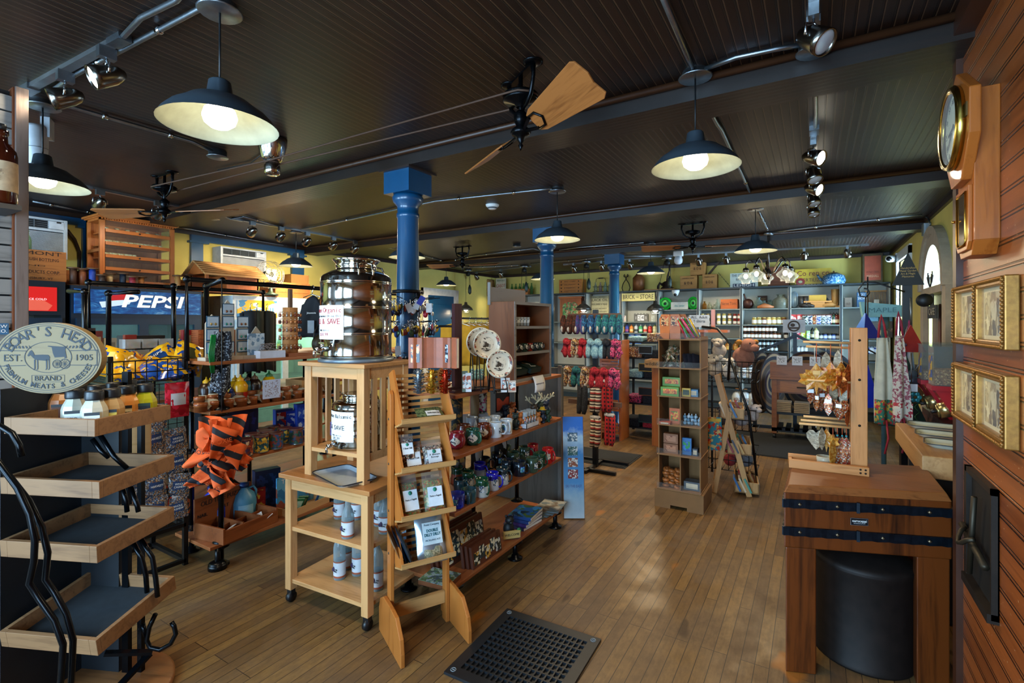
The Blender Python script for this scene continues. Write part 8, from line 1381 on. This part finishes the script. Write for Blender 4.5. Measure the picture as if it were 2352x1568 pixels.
# = back wall of shelves
SX=[-6.5,-5.7,-4.93,-4.09,-3.32,-2.59,-1.85,-1.12,-.37,.36,1.0];SF,SBK=9.62,9.99
LV_L,LV_R=(.10,.38,.66,.92,1.15,1.37,1.59),(.10,.38,.59,.81,1.07,1.29,1.535,1.815)
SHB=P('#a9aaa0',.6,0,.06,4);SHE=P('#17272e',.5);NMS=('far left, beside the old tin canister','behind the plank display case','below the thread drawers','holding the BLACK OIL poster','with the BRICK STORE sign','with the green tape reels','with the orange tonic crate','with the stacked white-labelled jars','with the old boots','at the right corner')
for k in range(10):
 x0,x1=SX[k],SX[k+1];t=thing('shelf_bay','pale grey wall shelf with dark edges, bay '+NMS[k],'shelf',(x0,SF,0),0,'bays of the back wall shelves');w=x1-x0
 MB().box(0,.35,0,w,.365,2.2).build('back_panel',SHB,t);m=MB();m.box(.002,.006,0,.022,.35,2.2).box(w-.022,.006,0,w-.002,.35,2.2);m.build('side_panel',SHB,t);MB().box(0,0,2.175,w,.35,2.2).build('top_board',SHE,t);MB().box(-.014,-.004,0,.014,.006,2.2).build('edge_strip',SHE,t)
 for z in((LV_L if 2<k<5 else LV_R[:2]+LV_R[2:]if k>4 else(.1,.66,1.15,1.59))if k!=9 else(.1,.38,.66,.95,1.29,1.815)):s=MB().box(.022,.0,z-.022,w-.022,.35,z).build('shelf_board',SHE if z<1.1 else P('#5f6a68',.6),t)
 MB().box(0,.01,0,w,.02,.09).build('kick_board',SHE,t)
def bx(px,Y=9.76):return oy(px,700,Y).x
WL='#c9ccc8'
def row(kind,name,px0,px1,n,z,s,cols,lab,Y=9.72,stack=1,grp=None):
 for r in range(stack):
  for i in range(n):
   x=bx(px0,Y)+(bx(px1,Y)-bx(px0,Y))*(i/max(1,n-1));c=cols[(i*5+r)%len(cols)]
   put(kind,(x,Y),z+r*s*1.0,s,'%s, %s from the left%s'%(lab,nth(i),'' if stack==1 else(', lower row',', upper row')[r]),c,grp or lab,.2*i)
DJ=(('#3a1c10',WL,'#1c1c1c'),('#5a2c14',WL,'#2a2a24'),('#2c1810',WL,'#141414'));PJ=(('#a8903c',WL,'#c0b478'),('#8c8440',WL,'#b8ac70'),('#6c3c1c',WL,'#a08a50'),('#b8a868',WL,'#c8bc80'))
row('jar','j',1711,1779,9,1.29,.115,DJ,'dark preserve jar on the jar bay fifth shelf',9.70,2);row('jar','j',1789,1806,2,1.29,.11,DJ[1:],'preserve jar behind the emblem card',9.72)
row('jar','j',1709,1782,9,1.07,.095,(('#1c1c1c','#a8b8c4','#2a3034'),),'small jar on the jar bay fourth shelf',9.70,2);row('jar','j',1708,1735,3,.81,.115,(('#2c2420','#a8b0a8','#101418'),('#4c2c1c','#b8b4a0','#101418')),'dark jar on the jar bay third shelf',9.70,2)
row('jar','j',1733,1800,7,1.535,.13,PJ,'pickle jar on the shelf under the old glassware',9.72);row('jar','j',1614,1676,6,1.535,.10,PJ,'pale jar in the tonic crate bay',9.72,2);row('jar','j',1688,1698,2,1.535,.095,(('#6c1c14',WL,'#8c1c14'),),'red jar at the end of the tonic crate bay',9.70,2)
JG=(('#b4bcc0','#c4c8c4','#8c5c2c','#2c4458'),)
row('jug','j',1690,1724,3,.59,.26,JG,'white syrup jug on the second jug shelf',9.70);row('jug','j',1694,1748,4,.10,.29,JG,'large white syrup jug on the lowest shelf',9.70);row('jug','j',1672,1690,2,1.07,.16,(('#8c5a1c','#b8944c','#a0722c'),),'small amber syrup jug behind the plush animals',9.72)
TC=(('#1c3c38','#b8c0c4','#b8c4cc'),('#20304c','#b8c0c8','#b8c4cc'),('#8c4a1c','#c8b48c','#3c2c1c'),('#1c3c8c','#b8c0d0','#b8c4d4'));row('can','c',1852,1900,6,1.535,.165,[(a,b,c,a)for a,b,c in TC],'tall printed tin in the boots bay',9.72);row('squeeze','b',1907,1922,3,1.535,.2,(('#5c1c14','#c8b48c','#141414'),('#1c3c2c','#b8b090','#141414')),'dark bottle at the end of the boots bay',9.72)
row('box','b',1822,1838,2,1.535,.17,(('#b02c2c','#c8b8b0','#8c3c3c','#c8c0bc'),),'red and white packet in the boots bay',9.72);row('box','b',1833,1858,3,1.29,.14,(('#b83c4c','#c8d0d0','#d0a0a0'),('#6c9c3c','#c8d0d0','#5c7cac'),('#a8b02c','#c8d0b0','#7c9c2c')),'pastel soap box under the printed tins',9.70,1);row('squeeze','b',1866,1874,2,1.29,.2,(('#14241c','#a8a88c','#101414'),('#b8b48c','#c8c4a0','#a89c5c')),'bottle beside the pastel soap boxes',9.72);row('jar','j',1885,1925,5,1.29,.1,(('#2c3438','#a8b0b8','#1c2024'),('#1c3c8c','#a8b4c4','#1c2024')),'small jar behind the maple leaf ornaments',9.72);row('jar','j',1825,1850,4,1.07,.1,(('#a8b0b0','#b8c4cc','#6c7478'),),'pale jar behind the rug rack peak',9.72);row('jar','j',1992,2022,4,1.07,.12,(('#24408c','#a8b8d0','#8c9cac'),('#b8c4d0','#c8d0d8','#6c7c8c')),'blue and white jar behind the aprons',9.72)
SPC=(('#c8942c','#c8b068','#b0701c'),('#c8c4a8','#c83c2c','#c8c0a0'),('#c8782c','#d0b878','#b85c1c'),('#b8b48c','#c8c8a8','#8c9c4c'),('#3c9c5c','#b8d0b8','#c8ccc8'),('#2c3c8c','#8c3c6c','#2c3c8c'),('#b02020','#c85040','#b8b8b8'),('#b8bcc0','#2c3438','#c8ccd0'));row('squeeze','b',1430,1504,8,1.37,.17,SPC,'bright household bottle below the BRICK STORE sign',9.72);row('box','b',1452,1466,2,1.15,.2,(('#1c5cac','#2c7cc8','#c0ccd8'),),'blue carton below the household bottles',9.72);row('box','b',1434,1500,2,1.59,.12,(('#c8c4b8','#a02c4c','#c8b8a8'),('#b8bcb0','#c8ccc0','#a8aca0')),'pale box beside the date blocks',9.74)
t=thing('date_blocks','grey perpetual calendar reading 24 under the BRICK STORE sign','calendar',(bx(1472,9.70),9.70,1.59));m=MB();m.box(-.14,0,0,.14,.04,.15);[m.tube([(-.12+.06*i,.0,.14),(-.12+.06*i,-.01,.165),(-.12+.06*i,.02,.165)],.005,5)for i in range(5)];m.build('block',P('#5c5c58',.6),t)
for x,ch in((-.035,'2'),(.035,'4')):MB().box(x-.03,-.004,.02,x+.03,0,.13).build('page',PAPER,t);txt(ch,.1,(x,-.006,.075),FY,INK,t)
for x,ch in((-.1,'MAR'),(.1,'SUN')):txt(ch,.03,(x,-.002,.075),(R(90),R(90),0),PAPER,t)
def sign(px0,px1,py0,py1,Y,bg,lines,ink,lab,name='tin_sign',tilt=0):
 a,b=oy(px0,py0,Y),oy(px1,py1,Y);w,h=b.x-a.x,a.z-b.z;zb=b.z;t=thing(name,lab,'sign',(a.x+w/2,Y,zb));t.rotation_euler=(R(-tilt),0,0);MB().box(-w/2,-.004,0,w/2,.004,h).build('panel',bg,t)
 for s,fz,rel,wd,mt in lines:txt(s,h*rel,(0,-.0055,h*fz),FY,mt or ink,t,w*wd)
 return t,w,h
sign(1428,1504,674,690,9.60,P('#b8b070',.6),(('BRICK ~ STORE',.5,.8,.92,None),),INK,'long cream sign reading BRICK STORE at the top of its shelf bay')
t,w,h=sign(1677,1741,628,660,9.72,P('#b4bcb0',.4),(('THE STYMEST CO.',.83,.24,.88,None),('BATH, N H',.57,.22,.55,None),('LEHIGH',.17,.25,.72,WHITE)),P('#1c2430',.5),'white enamel sign reading THE STYMEST CO BATH N H LEHIGH');MB().box(-w*.40,-.0052,h*.03,w*.40,-.004,h*.30).build('name_band',P('#1c2840',.5),t)
t,w,h=sign(1826,1910,619,656,9.74,P('#c0a01c',.4),(('Co ren co',.74,.42,.88,P('#6c1418',.5)),('FERTILIZER',.36,.28,.66,P('#4c1414',.5)),("IT PUTS THE GROW",.07,.13,.7,PAPER)),INK,'yellow sign reading Co ren co FERTILIZER beside the blue kettle');m=MB();m.ball(-w*.35,-.006,h*.28,w*.13,.002,h*.22,18,8);m.build('red_oval',P('#8c1c1c',.4),t);MB().ball(-w*.35,-.009,h*.28,w*.06,.002,h*.08,12,6).build('oval_emblem',P('#b8b48c',.5),t);MB().box(-w/2,-.0048,0,w/2,-.004,h*.14).build('lower_band',INK,t)
t,w,h=sign(1139,1162,640,677,9.80,P('#b8b8ac',.5),(('CABOT',.55,.28,.9,P('#9c1c1c',.5)),('CREAMERY',.2,.2,.85,P('#9c1c1c',.5)),('VERMONT',.86,.14,.8,P('#1c5c3c',.5))),INK,'small sign reading CABOT leaning on the wall above the shelves')
sign(1354,1398,680,740,9.90,P('#b4b08c',.7),(("DANIEL'S OINTMENT",.95,.06,.7,None),('BLACK OIL',.84,.14,.92,None),('HEALING LINIMENT OF THE AGE',.68,.10,.86,None),('FOR MAN AND BEAST',.52,.05,.8,None),('SOLD BY ALL DRUGGISTS',.40,.05,.8,None)),INK,'old paper poster reading BLACK OIL in its shelf bay','paper_poster')
t,w,h=sign(1978,2050,711,775,9.58,P('#3c6c84',.5),(('New England',.86,.16,.7,P('#1c3040',.6)),('made from old time recipes',.70,.05,.8,P('#1c3040',.6))),INK,'blue poster reading New England with a dark moose picture','moose_poster');MB().box(-w*.32,-.006,0,w*.5,-.004,h*.58).build('picture',PATCH(['#2a1c14','#5a4030','#16100c','#3c2c20','#7c6448'],9,.5,'moose_print'),t)
for k,(a,b,c,d)in enumerate(((1530,1562,721,742),(1571,1598,721,740))):t,w,h=sign(a,b,c,d,9.94,P('#101418',.5),(),INK,('black framed certificate in the green tape bay','black framed picture beside the certificate')[k],'framed_certificate');MB().box(-w*.42,-.006,h*.1,w*.42,-.004,h*.9).build('sheet',PATCH(['#8c989c','#9ca4a4','#7c8888'],9,.5,'certificate')if k==0 else PATCH(['#5c4c3c','#8c8474','#2c2820'],12,.5,'framed_print'),t)
t,w,h=sign(1541,1580,694,710,9.66,P('#b0b4ac',.5),(('idea center',.5,.5,.6,P('#1c7c84',.5)),),INK,'white box reading idea center between the green tape reels','idea_box');MB().box(-w/2,0,0,w/2,.08,h).build('box',P('#a8aca4',.6),t)
for k,px in enumerate((1528,1592)):o=thing('tape_reel',('bright green round tape reel left of the idea box','bright green tape dispenser right of the idea box')[k],'tape reel',(bx(px,9.7),9.70,1.815));m=MB();m.lathe([(.03,0),(.12,0),(.12,.08),(.03,.08)],n=28);m.xf(0,Matrix.Translation((0,.06,.12))@Matrix.Rotation(R(90),4,'X')@Matrix.Diagonal((.8 if k else 1,1,1,1)));m.build('reel',P('#0f9c2c',.35),o);m=MB();m.tube([(.075*cos(2*pi*i/24)*(.7 if k else 1),-.02,.12+.075*sin(2*pi*i/24))for i in range(24)],.008,5,True);m.build('ring',P('#0a3c14',.4),o)
# things on the top ledge (2.20 m) and in the top bays
ZT=2.20
def boxy(px0,px1,Y,z,h,d,c,lab,name,lines=(),panel=None,face=None):
 a,b=oy(px0,650,Y).x,oy(px1,650,Y).x;t=thing(name,lab,'box',((a+b)/2,Y,z));w=b-a;MB().box(-w/2,0,0,w/2,d,h).build('box',c,t,bevel=.004)
 if panel:MB().box(-w*.4,-.003,h*.08,w*.4,0,h*.92).build('label',panel,t)
 for s,fz,rel,wd,mt in lines:txt(s,h*rel,(0,-.004,h*fz),FY,mt,t,w*wd)
 return t,w,h
BR_I=P('#3a1c0c',.7);YW=W('#b07c40','#94642c','x',.6);LN=(('THE BRICK STORE',.8,.11,.7,BR_I),('& O &',.45,.30,.5,BR_I))
for a in((1562,1600,9.78,ZT,.26,.2),(1613,1646,9.78,ZT,.27,.2),(1585,1619,9.80,ZT+.27,.26,.2)):boxy(*a,YW,'wooden box branded THE BRICK STORE, %s of the pyramid of three'%('lower left' if a[0]==1562 else 'lower right' if a[0]==1613 else 'top one'),'branded_box',LN)[0]['group']='branded boxes'
boxy(1655,1694,9.72,1.815,.18,.2,W('#a8541c','#8c4014','x',.6),'orange wooden crate reading Nerve Tonic in a top shelf bay','tonic_crate',(('Nerve Tonic',.55,.42,.9,BR_I),));boxy(1764,1812,9.74,ZT,.34,.24,W('#6c3c24','#4c2816','x',.7),'plain brown wooden box behind the chandelier on the top ledge','brown_box')
boxy(1981,2028,9.66,ZT,.46,.3,P('#4a3c20',.5,.3,.3,8),'large old tin with a red label on the top ledge at the right corner','labelled_tin',(('MONEY CREEK',.36,.09,.6,P('#5c1c10',.6)),('MARSHALL',.22,.12,.6,P('#d0a884',.6))),P('#a8482c',.6,0,.15,10));t,w,h=boxy(1284,1336,9.74,ZT,.30,.24,W('#b06a2c','#94521c','x',.45),'small wooden spool cabinet with four lettered drawers on the top ledge','spool_cabinet')
for k,s in enumerate(('COTTON','FABRIC','WILLIMANTIC','BEST CORD')):d=MB().box(-w*.47,-.012,.012+.07*k,w*.47,0,.075+.07*k).build('drawer',W('#b8722e','#9a5820','x',.4),t);txt(s,.04,(0,-.0135,.045+.07*k),FY,BR_I,d,w*.5);[MB().ball(x,-.02,.045+.07*k,.014,None,None,8,6).build('knob',P('#3a1c0c',.4),d)for x in(-w*.38,w*.38)]
t=crate('bottle_crate',(bx(1196,9.82),9.82,ZT),.24,.5,.14,'orange crate lettered BLANCE CO holding green bottles on the top ledge',CRATE,(('BLANCE CO',.9),),slats=2,rz=R(-90))
for k in range(6):flask((bx(1176+9*k,9.82),9.82,ZT+.02),'green bottle in the orange crate on the top ledge, %s from the left'%nth(k),'#7cac64',.25,.032,'green bottles in the orange crate')
t=thing('tin_canister','tall speckled tan tin canister at the left of the top ledge','canister',(bx(1104,9.7)+.1,9.78,ZT));m=MB();m.prism([(-.17,-.14),(.17,-.14),(.17,.14),(-.17,.14)],0,.40);m.build('body',P('#9c7444',.5,.3,.35,22),t,bevel=.03);MB().box(-.06,-.146,.33,.06,-.14,.38).build('label_patch',P('#4a2c1c',.7),t)
t=thing('bottle_carrier','wire carrier on the top ledge among clear bottles','carrier',(bx(1380,9.8),9.80,ZT));m=MB();m.tube([(-.14,0,.02),(-.10,0,.28),(-.07,0,.30),(.07,0,.30),(.10,0,.28),(.14,0,.02)],.005,6)
for z in(.02,.12):m.tube([(-.15,-.08,z),(.15,-.08,z),(.15,.08,z),(-.15,.08,z)],.004,5,True)
m.build('wire',P('#3c2c1c',.5,.5),t);m=MB();m.tube([(-.05,0,.30),(.05,0,.30)],.012,8);m.build('grip',P('#2c1c10',.6),t)
for k,px in enumerate((1368,1379,1390,1401)):flask((bx(px,9.75),9.75,ZT),'clear old bottle in the wire carrier on the top ledge, %s from the left'%nth(k),('#c8ccb8','#c8b4ac','#bcd0bc','#b8c4b8')[k],.21,.036,'clear bottles in the carrier')
t=thing('ice_tongs','black iron ice tongs standing on the top ledge beside the column','tongs',(bx(1436,9.8),9.85,ZT));[m.build('jaw',P('#2a1c14',.6,.5),t)for m in[MB().tube([(s*.06,0,.01),(s*.085,0,.08),(s*.06,0,.17),(0,0,.26),(-s*.02,0,.32),(-s*.035,0,.36),(-s*.05,0,.33),(-s*.03,0,.30)],.009,6)for s in(1,-1)]]
t=thing('shoulder_can','brown shouldered metal can with a lid on the top ledge','can',(bx(1466,9.8),9.82,ZT));MB().lathe([(0,0),(.115,0),(.115,.27),(.05,.34),(.04,.36),(0,.36)],n=24).build('body',P('#7c4a24',.5,.4,.25,12),t);MB().lathe([(0,.36),(.03,.36),(.03,.39),(0,.4)],n=14).build('lid',P('#4a2c18',.5,.5),t)
t=thing('hand_pump','dark cast iron hand pump with a long handle on the top ledge','pump',(bx(1532,9.8),9.80,ZT+.022));PB=P('#2c1c16',.55,.5);MB().lathe([(0,0),(.12,0),(.12,.02),(.08,.05),(.09,.12),(.05,.15),(0,.16)],n=20).build('body',PB,t);MB().tube([(0,0,.14),(.01,0,.25),(.05,0,.38),(.06,0,.5)],[.02,.016,.012,.010],8).build('handle',PB,t);MB().tube([(-.08,0,.08),(-.14,0,.12),(-.17,0,.06),(-.17,0,.01)],.025,9).build('spout',PB,t);o=MB().box(-.38,-.1,0,.25,.1,.022).build('plank',YW,None,(bx(1522,9.8),9.80,ZT));MB().box(-.38,-.105,.004,-.34,.105,.026).build('end_strip',BR_I,o);tag(o,'pale plank under the hand pump on the top ledge','board')
t=thing('old_saw','old dark wood saw leaning behind the branded boxes','saw',(bx(1652,9.85),9.92,ZT));MB().bar((-.20,0,.28),(.0,0,.52),.05,.03).build('grip',P('#3a2416',.6),t);m=MB();m.bar((-.02,-.04,.30),(.2,-.04,.01),.04,.004);[m.bar((-.0+.033*i,-.04,.25-.042*i),(.02+.033*i,-.04,.26-.042*i),.012,.004)for i in range(6)];m.build('blade',P('#2c241c',.5,.7),t)
t=thing('enamel_kettle','blue speckled enamel kettle on the top ledge by the yellow sign','kettle',(bx(1915,9.62),9.66,ZT));SPK=PATCH(['#2c6ca0','#7cacc8','#1c4c84','#a8c4d0','#2c6ca0'],40,.25,'speckled_enamel');MB().lathe([(0,0),(.15,0),(.17,.05),(.15,.13),(.08,.17),(0,.17)],n=28).build('body',SPK,t);MB().tube([(-.13,0,.05),(-.19,0,.09),(-.23,0,.16)],[.03,.02,.013],9).build('spout',SPK,t);m=MB();m.lathe([(.09,.165),(.05,.185),(0,.19)],n=20).ball(0,0,.2,.014,None,None,8,6);m.build('lid',P('#4a2c1c',.4),t)
# old things inside the top bays
def iny(px,Y=9.74):return(bx(px,Y),Y,1.815)
t=thing('laced_boot','tall tan laced boot in the boots bay','boot',iny(1918));BT=P('#9c7038',.6);MB().tube([(0,0,.30),(0,0,.18),(.0,0,.06)],[.06,.05,.05],14).build('shaft',BT,t);m=MB();m.tube([(.04,0,.05),(-.06,-.0,.05),(-.17,0,.035),(-.2,0,.03)],[.05,.05,.035,.02],12).box(.0,-.04,0,.08,.04,.035);m.build('foot',BT,t);m=MB();[m.tube([(-.055,-.025,.11+.025*i),(-.055,.025,.12+.025*i)],.004,5)for i in range(7)];m.build('laces',BR_I,t)
for k,px in enumerate((1840,1850)):t=thing('black_boot',('old black boot, left one in the boots bay','old black boot, right one in the boots bay')[k],'boot',iny(px));BT=P('#1c1814',.5);MB().tube([(0,0,.20),(0,0,.1),(.01,0,.05)],[.045,.04,.04],12).build('shaft',BT,t);m=MB();m.tube([(-.02,0,.05),(.06,-.02,.04),(.13,-.03,.025)],[.045,.04,.02],10).box(-.05,-.03,0,.0,.03,.03);m.build('foot',BT,t)
boxy(1858,1898,9.76,1.93,.10,.12,P('#a8882c',.6),'yellow box resting on the old plane in the boots bay','yellow_box');o=MB().box(-.2,-.06,.0,.2,.06,.025).build('old_plane',YW,None,(bx(1878),9.76,1.905));MB().box(-.1,-.05,-.09,.1,.05,0).build('plane_block',YW,o);tag(o,'pale wooden tool with a thin top board in the boots bay','tool')
o=MB().lathe([(0,0),(.07,0),(.07,.02),(0,.02)],n=26).xf(0,Matrix.Diagonal((1,2.0,1,1))).build('wash_board',P('#7c94a4',.4,.3),None,(bx(1824),9.82,1.965),(R(80),0,0));m=MB();[m.tube([(-.03+.03*i,-.11,.022),(-.03+.03*i,.11,.022)],.005,5)for i in range(3)];m.build('ribs',P('#5c7484',.4),o);tag(o,'grey blue oval ribbed board leaning at the left of the boots bay','board')
for k,(px,r,h,c,nm)in enumerate(((1742,.07,.2,'#9cb0a8','tall clear jar'),(1755,.06,.14,'#a8b4a8','squat clear jar'),(1768,.05,.15,'#9cb0a8','small clear jar'),(1793,.13,.24,'#b4bcac','large round glass jar'))):flask(iny(px),nm+' among the old kitchen things in the jar bay',c,h,r)
o=thing('copper_scoop','dark copper scoop with a handle in the jar bay','scoop',iny(1718));MB().ball(0,0,.09,.09,.06,.09,14,8).build('bowl',P('#3c1c10',.4,.5),o);MB().tube([(-.03,0,.15),(-.07,0,.27)],.014,7).build('handle',BR_I,o)
boxy(1740,1762,9.90,1.93,.12,.03,BR_I,'small dark lettered sign board at the back of the jar bay','sign_board',(('CANDY',.5,.4,.7,P('#8c7448',.6)),));o=MB().tube([(-.12,0,.02),(0,0,.045),(.14,0,.02)],[.02,.05,.015],10).build('orange_gourd',P('#b06a3c',.5),None,iny(1757,9.66));MB().tube([(.14,0,.02),(.17,0,.03)],.006,5).build('stem',BR_I,o);tag(o,'orange brown dried gourd at the front of the jar bay','gourd')
for k,(px0,px1,h,c,lab)in enumerate(((1940,1957,.16,'#7c6c5c','small brown box in the corner bay'),(1968,1990,.24,'#2c5c84','blue box lettered IVORY SNOW in the corner bay'),(1991,2002,.08,'#a89878','tiny tan box in the corner bay'),(2007,2020,.12,'#b0a898','white jar shaped box in the corner bay'))):boxy(px0,px1,9.72,1.815,h,.08,P(c,.5),lab,'corner_box',(('IVORY\nSNOW',.7,.25,.8,PAPER),)if k==1 else(('OLD',.35,.3,.6,BR_I),))
t=crate('abacus_frame',(bx(2018,9.86),9.88,1.815),.05,.36,.27,'wooden framed rack of thin slats in the corner bay',YW,slats=1,rz=R(-90),cat='frame');m=MB();[m.tube([(.026,-.16+.02*i,.02),(.026,-.16+.02*i,.25)],.006,5)for i in range(17)];m.build('slat_row',P('#7c8488',.5),t)
for k,(px,c,h)in enumerate(((1618,'#a8782c',.15),(1630,'#b8b89c',.13),(1641,'#b8bcac',.09),(1648,'#b4c0b4',.18))):flask(iny(px),('amber tin like bottle','square pale bottle','small pale bottle','clear stoppered bottle')[k]+' left of the orange tonic crate',c,h,.04)
t=thing('painted_cabinet','small wooden cabinet with a leafy green front in a shelf bay','cabinet',(bx(1310,9.7),9.70,1.59));MB().box(-.25,0,0,.25,.25,.5).build('case',W('#9c5424','#7c3c14','z',.45),t,bevel=.004);MB().box(-.27,-.02,.5,.27,.27,.54).build('cornice',W('#a85c28','#84441a','x',.45),t);m=MB();m.prism([(-.18,.06),(.18,.06),(.18,.36),(.10,.42),(-.10,.42),(-.18,.36)],0,.004);m.xf(0,UP);m.build('leafy_panel',PATCH(['#3c7c3c','#8ca86c','#2c5c34','#b0a87c','#5c9c4c','#a8583c'],16,.5,'leafy_print'),t)
t=thing('dome_camera','white dome camera under the top ledge in the green tape bay','security camera',(bx(1553,9.6),9.56,2.13));MB().lathe([(0,-.06),(.04,-.05),(.06,0),(.07,.02),(.07,.05),(0,.05)],n=20).build('dome',WHITE,t);MB().ball(0,-.035,-.035,.03,None,None,12,8).build('lens',P('#14181c',.1),t);p=ox(2062,594,XR);t=thing('bullet_camera','white bullet camera on the right wall above the tree sign','security camera',(XR,p.y,p.z));MB().tube([(-.04,0,0),(-.06,-.02,.0),(-.12,-.16,-.01)],.05,14).build('body',WHITE,t);MB().tube([(-.12,-.16,-.01),(-.121,-.163,-.01)],.035,12).build('lens',P('#101418',.1),t);MB().box(-.03,-.04,-.05,0,.04,.08).build('bracket',WHITE,t)
# yellow sweatshirts on a far rail
rail('garment_rail',[(-3.95,5.0,.05),(-3.95,5.0,1.62),(-3.95,6.9,1.62),(-3.95,6.9,.05)],'black pipe garment rail of yellow sweatshirts behind the plank case')
for k in range(9):t=thing('yellow_sweatshirt','%s sweatshirt from the near end of the far pipe rail'%nth(k),'sweatshirt',(-3.95,5.08+.14*k,1.62),R(12),'sweatshirts on the far pipe rail');MB().sheet(lambda u,v:((u-.5)*.46,.03*cos(pi*(u-.5))+.015*sin(13*u+4*v),-.06-.10*abs(u-.5)*(1-v)-.55*v),12,8,.03).build('cloth',P('#a0801c' if k<7 else '#7c1c2c',.9),t);MB().tube([(-.2,0,-.1),(0,0,-.05),(.2,0,-.1),(0,0,-.05),(0,0,0),(.01,0,.02)],.004,5).build('hanger',CHROME,t)
